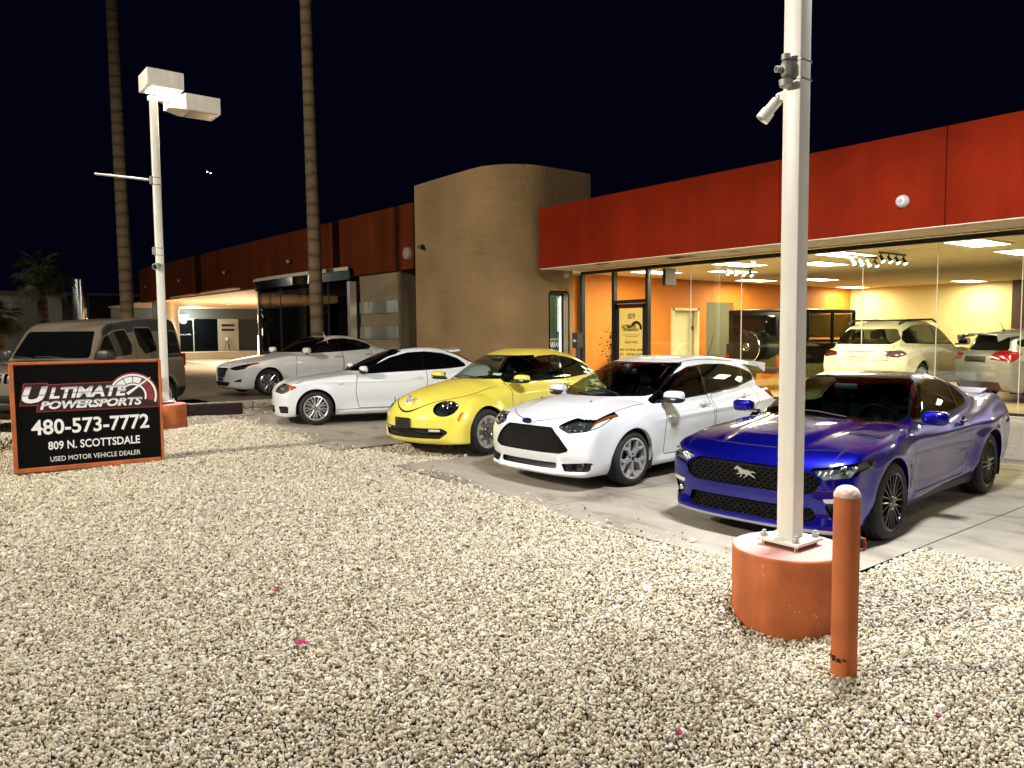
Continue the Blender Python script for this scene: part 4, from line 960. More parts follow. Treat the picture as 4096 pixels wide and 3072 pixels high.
# small fittings on the walls
def dome(name, c, r_, n_, m, lab, cat): b = MB().use(m); Mx = basis(c, Vector(n_).orthogonal(), Vector(n_).cross(Vector(n_).orthogonal()), n_); b.lathe([(r_,0),(r_,.02),(r_*.92,.05),(r_*.6,.085),(0,.10)], 24, Mx); b.use(mat('dull_grey', (.3,.3,.3), .5)); b.lathe([(r_*.35,.095),(r_*.3,.11),(0,.112)], 16, Mx); return tag(b.build(name, smooth=True), lab, cat)
dome('wall_fitting', (-.90,-1.2,3.59), .088, (0,-1,0), mat('fitting_white', (.6,.6,.57), .4), 'round white fitting on the red fascia', 'wall fitting')
b = MB().use(mat('camera_white', (.6,.56,.46), .4)); b.ball((-8.72,-.35,3.12), (.07,.07,.075), 16, 10); b.cyl((-8.72,-.35,3.14), (-8.72,-.35,3.2), .05); tag(b.build('security_camera', smooth=True), 'small cream dome camera under the soffit at the tower end', 'camera')
t = thing('security_camera', 'small black camera on the left of the tan tower', 'camera', (-12.17,-1.98,3.95)); b = MB().use(FR); b.box((.0,-.02,0), (.10,.05,.12), 0, .01); b.cyl((.03,-.05,0), (.15,-.20,-.03), .05, n=14); b.build('case', parent=t, smooth=True)

# ---------------------------------------------------------------- left wing
left = thing('left_wing_building', 'dark red parapeted wing with a dark curved glass bay left of the tower', 'building')
def lw(X, dy=0.0): return -1.89-(X+12.76)*(-.88/24.84)*-1*-1*(-1)+dy if False else -1.89+(X+12.76)*(.88/24.84)+dy
REDD = mat('dark_red_stucco', (.085,.017,.004), .9, spec=.08, var=.15, vscale=1.2, bump=.3, bscale=90)
weather(REDD, lo=.70, hi=1.15); a = math.atan2(.88, 24.84)
b = MB(); b.box((-25.2,lw(-25.2)+.15,4.3), (24.9,.3,1.66), a, .01); b.build('parapet', REDD, left)
ribbon('wall', [(-15.75,lw(-15.75,.12)),(-13.55,lw(-13.55,.12))], 0, 3.48, SMOOTHTAN, left); ribbon('wall', [(-13.55,lw(-13.5,.12)),(-13.54,lw(-13.5,1.0)),(-12.4,lw(-12.4,1.0))], 0, 3.48, SMOOTHTAN, left)
CH = mat('chrome_band', (.60,.56,.48), .30, .85, bump=.25, bscale=2.5)
b = MB()
for z in (2.55, 1.85): b.box((-14.7,lw(-14.7,.10),z), (2.0,.06,.34), a, .01)
b.build('chrome_band', CH, left)
pv = [(-15.75,lw(-15.75,-.12)),(-17,-2.25),(-18.5,-2.42),(-20,-2.52),(-21.5,-2.55)]+[(-21.5-3.2*math.sin(t), .65-3.2*math.cos(t)) for t in np.linspace(.12, math.pi/2, 12)]+[(-24.7, 3)]
ribbon('bay_glass', pv, .3, 3.37, glass_mat('dark_bay_glass', (.30,.31,.31), 1.0, base=.09), left)
b = MB().use(mat('bay_inner', (.012,.012,.012), .8)); b.box((-20.2,1.9,2.0), (9.5,.1,3.4)); b.box((-20.2,.2,.33), (9,4.6,.06)); b.box((-20.2,.2,3.40), (8.6,3.6,.05)); b.box((-15.6,.6,1.9), (.1,3.6,3.2)); b.build('bay_room', parent=left)
t_ = thing('exit_sign', 'small green glowing exit sign behind the dark bay glass', 'sign', (-16.9,-1.0,2.62)); b = MB(); b.box((0,0,0), (.42,.06,.24)); b.build('box', mat('sign_case', (.05,.03,.02), .5), t_); tfit('lettering', 'EXIT', .34, .16, basis((0,-.035,0), (1,0,0), (0,0,1)), emis('exit_green', (.02,1,.12), 6), t_)
pv2 = [(x*1.0, y-.06) for x, y in pv]
ribbon('bay_band', pv2, 3.36, 3.62, mat('polished_band', (.62,.59,.52), .12, 1.0, bump=.2, bscale=1.3), left); ribbon('bay_coping', [(x, y-.05) for x, y in pv2], 3.62, 3.72, mat('bay_coping', (.42,.37,.28), .7), left)
b = MB(); b.add([(x, y-.05, 3.72) for x, y in pv2], [tuple(range(len(pv2)))]); b.build('bay_roof', mat('roof_felt', (.08,.07,.06), .9), left)
for k in (1,3,5,8,11): MB().box((pv[k][0], pv[k][1]-.01, 1.85), (.03,.03,2.95)).build('bay_mullion', mat('black_frame', (.010,.010,.010), .35), left)
b = MB(); b.box((-15.72,lw(-15.75,-.15),1.7), (.16,.2,3.2)); b.build('chrome_pier', CH, left)
SOFW = mat('warm_soffit', (.70,.48,.28), .7)
b = MB(); b.box((-35.3,2.0,3.52), (21.8,9.2,.06)); b.build('canopy_soffit', SOFW, left)
b = MB(); b.box((-24.9,4.9,4.3), (24.6,12.0,.12)); b.build('roof', mat('roof_felt', (.08,.07,.06), .9), left)
b = MB().use(CH); b.cyl((-37.2,-1.7,.3), (-37.2,-1.7,3.5), .62, n=32); b.build('round_column', mat('copper_column', (.55,.33,.14), .25, .9), left, True)
b = MB().use(mat('dim_grey_wall', (.09,.10,.09), .8)); b.box((-46.15,2.0,3.2), (.3,9,.72)); b.use(mat('dark_glass', (.004,.005,.006), .05)); b.box((-46.1,.8,1.8), (.2,5.6,2.06)); b.use(mat('pale_wall', (.40,.38,.29), .8)); b.box((-46.1,4.25,1.8), (.3,1.3,2.08)); b.build('rear_wall', parent=left)
b = MB().use(mat('pale_curb', (.60,.56,.46), .7)); b.box((-45.3,2.0,.57), (1.6,9,.42), 0, .03); b.build('entrance_step', parent=left)
b = MB().use(mat('pale_wall', (.40,.38,.29), .8)); b.box((-45.98,1.45,2.82), (.05,1.4,.10)); b.box((-45.98,2.1,1.8), (.05,.05,2.0)); b.build('door_frame', parent=left)
b = MB().use(FR)
for z in (2.43,2.14): b.box((-45.94,4.23,z), (.03,.80,.13))
b.build('wall_slot', parent=left)
tfit('lettering', '480-413-4905', .75, .09, basis((-45.95,1.55,1.86), (0,1,0), (0,0,1)), mat('faint_white', (.5,.5,.45), .6, emit=(.5,.5,.45), estr=.3), left)
b = MB(); b.box((-45.7,1.2,3.02), (.25,1.0,.10)); b.build('strip_lamp', emis('strip_lamp_glow', (.9,1,.95), 9), left); lamp('strip_lamp_light', 'POINT', (-45.0,1.8,2.75), 160, (.9,1,.95), .2)
for k, (x, y) in enumerate(((-34.64,-.77),(-38.34,1.84),(-29.72,-.71),(-32.23,-.74),(-37.29,-.74),(-30.5,2.4))):
    t = thing('downlight', 'round warm downlight in the glowing canopy soffit', 'downlight', (x, y, 3.49), 0, 'downlights in the canopy soffit'); b = MB(); b.lathe([(0,-.012),(.11,-.012)], 18); b.build('lens', emis('downlight_glow', (1,.75,.38), 30), t); b = MB(); b.lathe([(.11,-.02),(.14,-.012),(.14,0)], 18); b.build('ring', mat('ring_white', (.7,.6,.45), .5), t)
    lamp('downlight_beam', 'SPOT', (x, y, 3.42), 760, (1,.80,.54), .08, (x, y, 0), 140, .5)
lamp('canopy_wash', 'POINT', (-34.5,1.2,1.0), 800, (1,.76,.48), .8)
def para_spot(x, lab):
    y = lw(x)-.02; t = thing('wall_spotlight', lab, 'spotlight', (x, y, 4.2), 0, 'unlit spotlights on the dark red parapet'); b = MB().use(FR); b.box((0,0,0), (.10,.04,.10)); b.cyl((0,-.02,0), (.0,-.13,.04), .02, n=8); b.build('bracket', parent=t); b = MB().use(mat('spot_grey', (.25,.22,.18), .5)); b.cyl((-.02,-.08,.03), (.06,-.16,-.03), .04, .055, 14); b.build('lamp_head', parent=t, smooth=True)
para_spot(-19.9,'parapet spotlight nearest the right-hand palm'); para_spot(-25.6,'parapet spotlight above the left end of the dark glass bay'); para_spot(-31.0,'parapet spotlight above the glowing canopy'); para_spot(-36.0,'farthest parapet spotlight beside the far light pole')
b = MB().use(mat('bell_grey', (.24,.17,.12), .6)); b.lathe([(.17,0),(.17,.05),(.15,.10),(.08,.14),(0,.15)], 24, basis((-12.97,lw(-12.97)-.0,3.86), (1,0,0), (0,0,1))); tag(b.build('alarm_bell', smooth=True), 'round alarm bell on the dark red wall next to the tower', 'bell')
t = thing('charging_unit', 'wall charging unit with a hanging cable under the canopy', 'charger', (-45.85,4.1,1.5), R(90)); b = MB().use(mat('white_plastic', (.8,.8,.8), .4)); b.box((0,0,.05), (.14,.08,.22), 0, .02); b.build('case', parent=t, smooth=True); b = MB().use(FR); b.tube([(-.05,-.04,-.05),(-.14,-.05,-.55),(-.17,-.05,-.7)], .012, 6); b.tube([(.05,-.05,-.05),(.10,-.05,-.35),(.06,-.05,-.5),(.16,-.05,-.55),(.12,-.05,-.3),(.18,-.05,-.72)], .02, 6); b.build('cable', parent=t)

# ================================================================ light poles, bollard, sign
WP = mat('pole_white', (.87,.86,.80), .4, var=.06, vscale=3); CORAL = mat('coral_paint', (.50,.130,.034), .7, var=.16, vscale=5, bump=.12, bscale=25)
weather(CORAL, (5,5,.9), .82, 1.10); chips(CORAL, 38, 1.0, (.58,.40,.32)); weather(WP, (9,9,.5), .90, 1.05)
GALV = mat('galvanised', (.34,.33,.30), .5, .35)
def light_pole(x, y, base, top_h, lab, lit):
    t = thing('light_pole', lab, 'light pole', (x, y, base))
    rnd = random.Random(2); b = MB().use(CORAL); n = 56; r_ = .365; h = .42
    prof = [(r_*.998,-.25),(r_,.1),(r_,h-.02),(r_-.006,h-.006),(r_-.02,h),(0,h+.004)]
    b.lathe(prof[:4], n); b.use(mat('lamplit_coral', (.72,.36,.31), .85, var=.06, vscale=6)); b.lathe(prof[3:], n); b.build('concrete_base', parent=t, smooth=True, angle=50)  # drum top paler: strong lamp light from above put into its colour
    b = MB().use(WP); b.box((0,0,h+.045), (.30,.30,.022), 0, .003); b.build('base_plate', parent=t)
    b = MB().use(mat('rust_shim', (.10,.04,.02), .9)); b.box((0,0,h+.015), (.25,.25,.028)); b.build('grout_shim', parent=t)
    for sx in (-1,1):
        for sy in (-1,1):
            b = MB().use(mat('bolt_grey', (.55,.53,.48), .5, .4)); b.cyl((sx*.115,sy*.115,h+.0), (sx*.115,sy*.115,h+.10), .012, n=10); b.cyl((sx*.115,sy*.115,h+.06), (sx*.115,sy*.115,h+.085), .023, n=6); b.cyl((sx*.115,sy*.115,h+.055), (sx*.115,sy*.115,h+.06), .03, n=14); b.build('bolt', parent=t)
    b = MB().use(WP); b.box((0,0,(h+.05+top_h)/2), (.125,.125,top_h-h-.05), 0, .014); b.build('pole', parent=t, smooth=True, angle=30)
    z = top_h
    b = MB().use(WP); b.box((-.03,.26,z+.02), (.10,.70,.08), 0, .01); b.box((-.03,.12,z+.10), (.1,.1,.14)); b.build('arm', parent=t)
    for k, (cx, cy, cz) in enumerate(((-.09,.17,z+.345),(-.13,.84,z+.03))):
        b = MB().use(WP); wx, wy, wz = .64,.63,.30
        if k == 0: b.box((cx,cy,cz), (wx,wy,wz), 0, .006)
        else:
            b.box((cx,cy,cz), (wx*.9,wy,wz), 0, .006); b.add([(cx-.12,cy-.6,cz-.13),(cx+.12,cy-.6,cz-.13),(cx+.29,cy-.31,cz-.148),(cx-.29,cy-.31,cz-.148),(cx-.12,cy-.6,cz+.0),(cx+.12,cy-.6,cz+.0),(cx+.29,cy-.31,cz+.148),(cx-.29,cy-.31,cz+.148)], [(0,1,2,3),(4,5,6,7),(0,1,5,4),(2,3,7,6),(1,2,6,5),(0,3,7,4)])
        hd = b.build('lamp_head', parent=t)
        b = MB(); b.box((cx,cy+.02,cz-.152), (wx*.74,wy*.76,.008)); b.build('lens', emis('lot_lamp_lens', (1,.96,.86), 16) if (k == lit or lit == 1) else mat('dark_lens', (.08,.06,.035), .3), hd)
    return t
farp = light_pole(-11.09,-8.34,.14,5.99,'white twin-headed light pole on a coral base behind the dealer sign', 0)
b = MB().use(GALV); b.tube([(0,-.05,4.53),(-.35,-.95,4.60)], .022, 8); b.build('flag_arm', parent=farp)
for z in (4.53, 3.25):
    b = MB().use(GALV); b.box((0,0,z+.05), (.14,.14,.012)); b.box((0,0,z-.08), (.14,.14,.012)); b.box((.0,-.09,z), (.06,.06,.14), 0, .01); b.build('clamp', parent=farp)
b = MB().use(mat('camera_grey', (.5,.48,.42), .4)); b.cyl((.06,-.03,2.98), (.13,-.12,2.95), .05, .06, 16); b.use(MT_T if 'MT_T' in globals() else FR); b.cyl((.13,-.12,2.95), (.135,-.126,2.948), .045, n=16); b.build('camera', parent=farp, smooth=True)
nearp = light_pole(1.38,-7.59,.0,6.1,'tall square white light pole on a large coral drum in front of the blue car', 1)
b = MB().use(GALV)
b.ball((-.015,-.105,3.47), (.040,.045,.07), 14, 10, None, .7); b.cyl((-.03,-.13,3.47), (-.055,-.185,3.465), .024, .026, 16); b.cyl((-.015,-.11,3.38), (-.015,-.115,3.335), .055, .045, 16); b.cyl((-.015,-.115,3.54), (-.015,-.115,3.58), .035, n=14)
b.use(FR); b.cyl((-.055,-.185,3.465), (-.056,-.187,3.465), .017, n=14)
b.use(GALV)
b2_ = MB().use(GALV)
for z in (3.41, 3.525): b2_.box((0,0,z), (.133,.133,.010))
b2_.build('strap_band', parent=nearp)
fb_ = b.build('flag_bracket', parent=nearp, smooth=True); fb_.data.transform(Matrix.Translation((-.01,-.07,3.47)) @ Matrix.Diagonal((.8,.8,.8,1)) @ Matrix.Translation((.01,.07,-3.47)))
b = MB().use(mat('floodlight_white', (.72,.70,.64), .4)); b.box((-.085,-.02,3.33), (.05,.06,.10), 0, .01); b.cyl((-.10,-.03,3.32), (-.15,-.06,3.27), .018, n=10); b.ball((-.125,-.045,3.345), .026)
b.cyl((-.13,-.05,3.30), (-.20,-.10,3.20), .052, n=20); b.cyl((-.195,-.096,3.205), (-.245,-.135,3.125), .064, .068, 20, False); b.cyl((-.20,-.10,3.20), (-.205,-.103,3.193), .062, n=20)
fl_ = b.build('floodlight', parent=nearp, smooth=True); fl_.data.transform(Matrix.Translation((-.075,-.02,3.33)) @ Matrix.Scale(.66, 4) @ Matrix.Translation((.075,.02,-3.33)))
t = thing('bollard', 'coral painted steel bollard with a worn pale top beside the light pole base', 'bollard', (2.10,-8.22,-.03), 0)
b = MB().use(CORAL); b.lathe([(.067,-.2),(.067,.40),(.068,.70),(.067,.985)], 36); b.build('post', parent=t, smooth=True)
b = MB().use(mat('worn_pale_paint', (.70,.50,.42), .8, var=.25, vscale=30, bump=.4, bscale=60)); b.lathe([(.068,.982),(.066,1.0),(.052,1.025),(.03,1.038),(0,1.042)], 36); b.build('cap', parent=t, smooth=True)
b = MB().use(CORAL); b.tube([(.06,.02,.765),(.083,.028,.762),(.088,.03,.74),(.083,.028,.705),(.06,.02,.70)], .009, 8); b.build('hasp', parent=t, smooth=True)
b = MB().use(mat('scuff_black', (.02,.012,.01), .9))
for dx, z, w_, h_ in ((-.045,.115,.006,.035),(-.02,.11,.02,.03),(.005,.105,.02,.02),(.03,.112,.03,.012)): q = math.atan2(-.067, dx) ; b.box((dx*1.0-.0, -math.sqrt(max(.0001, .0685**2-dx**2)), z), (w_, .004, h_), -dx*8)
b.build('scuff_mark', parent=t)
# dealer sign
sg = thing('dealer_sign', 'black dealer sign with a coral frame and white lettering standing on the gravel', 'sign', (-7.22,-10.235,.10), math.atan2(1.75, .17))
W_, H_ = 1.758, 1.41
b = MB().use(CORAL)
b.box((0,.06,H_/2), (W_,.10,H_), 0, .004)
b.box((-W_/2+.026,-.005,H_/2), (.052,.05,H_), 0, .006); b.box((W_/2-.016,-.005,H_/2), (.032,.05,H_), 0, .006); b.box((0,-.005,.03), (W_-.09,.05,.06), 0, .006); b.box((0,-.005,H_-.016), (W_-.09,.05,.032), 0, .006)
b.build('frame', parent=sg)
b = MB(); b.box((0,.0,H_/2), (W_-.09,.024,H_-.09)); b.build('panel', mat('sign_black', (.003,.0035,.003), .3, spec=.12), sg)
SW = mat('sign_white', (.92,.92,.90), .5); SM = lambda u, v, dy=0.0: basis((W_*(u-.5), -.0135-dy, H_*v), (1,0,0), (0,0,1))
tfit('lettering', '480-573-7772', .78*W_, .142*H_, SM(.51,.405), SW, sg, .002, .022); tfit('lettering', '809 N. SCOTTSDALE', .61*W_, .078*H_, SM(.525,.232), SW, sg, .002, .02); tfit('lettering', 'USED MOTOR VEHICLE DEALER', .60*W_, .045*H_, SM(.53,.108), SW, sg)
def chrome_letters(z0, z1):
    """chrome look as printed on the sign: white foot, grey band, shaded head"""
    m = mat('chrome_print_%d' % int(z0*1000), (.8,.8,.8), .5); nt = m.node_tree; bs = nt.nodes['Principled BSDF']; tc = nt.nodes.new('ShaderNodeTexCoord'); sp = nt.nodes.new('ShaderNodeSeparateXYZ'); mr = nt.nodes.new('ShaderNodeMapRange'); rp = nt.nodes.new('ShaderNodeValToRGB'); e = rp.color_ramp.elements
    e[0].position = 0; e[0].color = (.92,.92,.92,1); e[1].position = 1; e[1].color = (.30,.30,.31,1)
    for p_, c_ in ((.40,(.92,.92,.92,1)),(.44,(.30,.30,.31,1)),(.56,(.88,.88,.88,1)),(.74,(.88,.88,.88,1))): q = e.new(p_); q.color = c_
    mr.inputs[1].default_value = z0; mr.inputs[2].default_value = z1; nt.links.new(tc.outputs['Object'], sp.inputs[0]); nt.links.new(sp.outputs['Z'], mr.inputs[0]); nt.links.new(mr.outputs[0], rp.inputs[0]); nt.links.new(rp.outputs[0], bs.inputs['Base Color']); return m
CHP = SW; REDO = mat('sign_red', (.36,.02,.02), .5)
ox = lambda pts, dy, m, nm: MB().use(m).prism([(W_*(u-.5), H_*v) for u, v in pts], .0015, basis((0,-.0128-dy,0), (1,0,0), (0,0,1))).build(nm, parent=sg)
ox([(.055,.605),(.165,.605),(.155,.545),(.975,.535),(.975,.69),(.72,.80),(.235,.795),(.235,.81),(.085,.81)], .000, REDO, 'logo_outline'); ox([(.062,.613),(.174,.613),(.164,.553),(.967,.543),(.967,.69),(.72,.793),(.228,.787),(.228,.802),(.091,.802)], .0012, mat('sign_maroon', (.025,.006,.006), .4), 'logo_backing')
def annulus(r0, r1, a0, a1, c, dy, m, nm, n=24):
    cx, cy = W_*(c[0]-.5), H_*c[1]; pts = [(cx+r1*math.cos(t), cy+r1*math.sin(t)) for t in np.linspace(a0, a1, n)]+([(cx+r0*math.cos(t), cy+r0*math.sin(t)) for t in np.linspace(a1, a0, n)] if r0 > 0 else [(cx, cy)])
    return MB().use(m).prism(pts, .0015, basis((0,-.0128-dy,0), (1,0,0), (0,0,1))).build(nm, parent=sg)
dc = (.795,.655); a0, a1 = R(-22), R(160)
annulus(0,.315,a0-.03,a1,dc,.0003,REDO,'logo_outline'); annulus(0,.303,a0,a1,dc,.0016,mat('sign_maroon', (.025,.006,.006), .4),'logo_backing'); annulus(.270,.296,a0+.05,a1-.1,dc,.003,SW,'dial_ring'); annulus(.145,.168,a0+.05,a1-.4,dc,.003,SW,'dial_ring')
for k in range(6):
    s0 = a0+.06+(a1-a0-.35)*k/6; annulus(.180,.258,s0+.02,s0+(a1-a0-.35)/6-.02,dc,.003,mat('dial_red', (.32,.02,.03), .5) if k < 3 else CHP,'dial_segment',8)
tfit('lettering', 'U', .165*W_, .15*H_, SM(.155,.705,.003), chrome_letters(H_*.63,H_*.78), sg, .002, .045, .25); tfit('lettering', 'LTIMATE', .52*W_, .105*H_, SM(.50,.715,.003), chrome_letters(H_*.6625,H_*.7675), sg, .002, .04, .25); tfit('lettering', 'POWERSPORTS', .68*W_, .078*H_, SM(.52,.605,.003), chrome_letters(H_*.566,H_*.644), sg, .002, .045, .25)
c_, s_ = math.cos(R(36)), math.sin(R(36)); cx, cy = W_*(.755-.5), H_*.675
MB().use(SW).prism([(cx-.02*s_, cy+.02*c_),(cx+.02*s_, cy-.02*c_),(cx+.36*c_+.003, cy+.36*s_),(cx+.36*c_-.006, cy+.36*s_+.006)], .002, basis((0,-.0168,0), (1,0,0), (0,0,1))).build('needle', parent=sg)

# ================================================================ palms, far street
def bark_mat():
    m = mat('palm_bark', (.25,.17,.085), .9, bump=.5, bscale=14); nt = m.node_tree; bs = nt.nodes['Principled BSDF']; tc = nt.nodes.new('ShaderNodeTexCoord'); mp = nt.nodes.new('ShaderNodeMapping'); mp.inputs['Scale'].default_value = (.6,.6,1)
    wv = nt.nodes.new('ShaderNodeTexWave'); wv.bands_direction = 'Z'; wv.inputs['Scale'].default_value = .85; wv.inputs['Distortion'].default_value = 7.0; wv.inputs['Detail'].default_value = 3; wv.inputs['Detail Scale'].default_value = .8
    rp = nt.nodes.new('ShaderNodeValToRGB'); e = rp.color_ramp.elements; e[0].position = .0; e[0].color = (.075,.05,.025,1); e[1].position = .12; e[1].color = (.145,.098,.05,1); q = e.new(.8); q.color = (.18,.125,.065,1)
    n = nt.nodes.new('ShaderNodeTexNoise'); n.inputs['Scale'].default_value = 9; n.inputs['Detail'].default_value = 6; mx = nt.nodes.new('ShaderNodeMix'); mx.data_type = 'RGBA'; mx.blend_type = 'MULTIPLY'; mx.inputs[0].default_value = .55
    nt.links.new(tc.outputs['Object'], mp.inputs[0]); nt.links.new(mp.outputs[0], wv.inputs['Vector']); nt.links.new(tc.outputs['Object'], n.inputs['Vector']); nt.links.new(wv.outputs['Fac'], rp.inputs[0]); nt.links.new(rp.outputs[0], mx.inputs[6]); nt.links.new(n.outputs['Color'], mx.inputs[7]); nt.links.new(mx.outputs[2], bs.inputs['Base Color']); return m
BARK = bark_mat()
def palm(x, y, z0, h, r0, r1, lean, lab, frond=0, crown_r=2.2, seed=1, grp=None):
    t = thing('palm_tree', lab, 'palm tree', (x, y, z0), 0, grp); rnd = random.Random(seed); b = MB().use(BARK); n = 22; vs = []; zz = 0; rings = []
    while zz < h:
        st = rnd.uniform(.16,.34); til = rnd.uniform(-.03,.03); rings += [(zz, 1.035, til), (zz+st*.12, 1.06, til), (zz+st*.2, .985, til), (zz+st*.8, .995, til*.5)]; zz += st
    for z, k, til in rings:
        f = z/h; r_ = (r0+(r1-r0)*f)*k
        for i in range(n):
            a = 2*math.pi*i/n; vs.append((lean[0]*z+r_*math.cos(a), lean[1]*z+r_*math.sin(a), z+til*math.cos(a)+.012*math.sin(3*a+z)))
    b.add(vs, [(j*n+i, j*n+(i+1) % n, (j+1)*n+(i+1) % n, (j+1)*n+i) for j in range(len(rings)-1) for i in range(n)]); b.build('trunk', parent=t, smooth=True, angle=60)
    if frond:
        b = MB().use(mat('palm_leaf', (.06,.085,.028), .6, var=.4, vscale=3)); top = Vector((lean[0]*h, lean[1]*h, h))
        for k in range(frond):
            a = rnd.uniform(0, 6.28); el = rnd.uniform(-.9, 1.2); L = crown_r*rnd.uniform(.75,1.1); d = Vector((math.cos(a)*math.cos(el), math.sin(a)*math.cos(el), math.sin(el))); pts = [top+d*L*s_+Vector((0,0,-.55*L*s_*s_)) for s_ in np.linspace(0, .55, 4)]
            b.tube(pts, [.03,.022,.018,.012], 4); base = pts[-1]; dd = (pts[-1]-pts[-2]).normalized(); u = dd.cross(Vector((0,0,1))).normalized(); v_ = u.cross(dd)
            for j in range(15):
                g = -1.25+2.5*j/14; q = (dd*math.cos(g)+u*math.sin(g)).normalized(); ll = L*.5*rnd.uniform(.8,1.1); e = base+q*ll+Vector((0,0,-.25*ll)); wv = v_.cross(q).normalized()*.03
                b.add([base, base+q*ll*.5+wv+v_*.02, e, base+q*ll*.5-wv], [(0,1,2,3)])
        b.build('crown', parent=t, recalc=False)
    return t
palm(-16.347,-2.907,.36,15,.19,.155,(-.0054,-.0069),'palm trunk in front of the dark glass bay behind the sedan',40)
palm(-24.27,-6.16,.36,16.5,.21,.175,(-.0045,-.0056),'palm trunk behind the far light pole and the grey car',40,seed=7)
palm(-42.4,-6.4,.3,5.0,.30,.22,(0,0),'small distant palm with a ragged crown left of the grey building',60,1.7,3)
palm(-37.6,-8.75,.3,2.5,.26,.2,(0,0),'short distant palm at the left edge of the picture',50,1.2,5)
t = thing('far_building', 'low dim grey building far behind the grey car', 'building', (-52,3.0,0)); GW = mat('far_grey_panel', (.22,.235,.22), .8); b = MB().use(GW); b.box((0,-9.0,2.2), (.4,3.6,4.6)); b.box((.8,4.4,2.4), (.4,12.5,4.8)); b.build('wall', parent=t); b = MB().use(mat('far_dark', (.006,.006,.006), .6)); b.box((-.1,-4.4,2.35), (.4,5.6,4.5)); b.build('doorway', parent=t); b = MB(); b.box((-4,0,4.5), (9,26,.2)); b.build('roof', mat('roof_felt', (.08,.07,.06), .9), t)
t = thing('chrome_column', 'tall polished chrome column standing far behind the grey car', 'column', (-46.7,-3.95,.3)); b = MB(); b.lathe([(.42,-.2),(.42,4.8),(0,4.8)], 32); b.build('shaft', mat('mirror_chrome', (.75,.72,.66), .16, 1.0), t, True)
t = thing('neon_sign', 'small red neon sign glowing at the far left', 'sign', (-64,-5.0,3.0)); b = MB(); b.box((-.1,0,1.0), (.15,1.0,2.6)); b.build('case', FR, t); b = MB().use(emis('neon_red', (1,.03,.12), 9)); rnd = random.Random(6)
for k in range(9): y, z = rnd.uniform(-.3,.3), rnd.uniform(0,2.1); b.tube([(0,y,z),(0,y+rnd.uniform(-.3,.3),z+rnd.uniform(.1,.4)),(0,y+rnd.uniform(-.3,.3),z)], .045, 6)
b.build('tube', parent=t)
t = thing('far_shopfront', 'bright white lit shopfront far off at the left edge', 'shop', (-66,-9.5,.3)); b = MB(); b.box((-1,0,1.5), (1.6,11,3.0)); b.build('wall', mat('far_shop_wall', (.25,.24,.2), .8), t); b = MB(); b.box((-.15,.8,1.75), (.06,4.2,.75)); b.box((-.15,-3.6,1.75), (.06,2.6,.6)); b.build('lit_window', emis('shop_white', (1,.97,.88), 5), t); b = MB(); b.box((.5,0,2.65), (1.6,11.4,.5)); b.build('awning', mat('awning_dim', (.22,.18,.12), .8), t)
rnd = random.Random(11); LM = [('star_white', (1,.95,.85)), ('star_blue', (.7,.85,1)), ('star_amber', (1,.6,.25))]
for k in range(14):
    nm, cl = LM[k % 3]; b = MB(); b.ball((0,0,0), rnd.uniform(.05,.11), 8, 6); o = b.build('street_lamp_glow', emis(nm, cl, 22)); o.location = (-70+rnd.uniform(-3,3), rnd.uniform(-16,-1), rnd.uniform(3.0,5.2)); tag(o, 'tiny point of a distant street lamp beyond the grey car', 'lamp', 'distant street lamps at the far left')

for k, (x, y, z) in enumerate(((-118.9,25.7,26.88),(-118.6,26.1,26.65))):
    b = MB(); b.ball((0,0,0), .075, 8, 6); o = b.build('aircraft_light', emis('star_white', (1,.95,.85), 22)); o.location = (x, y, z); tag(o, 'tiny bright aircraft light in the black sky between the two palm trunks', 'light', 'aircraft lights in the sky')
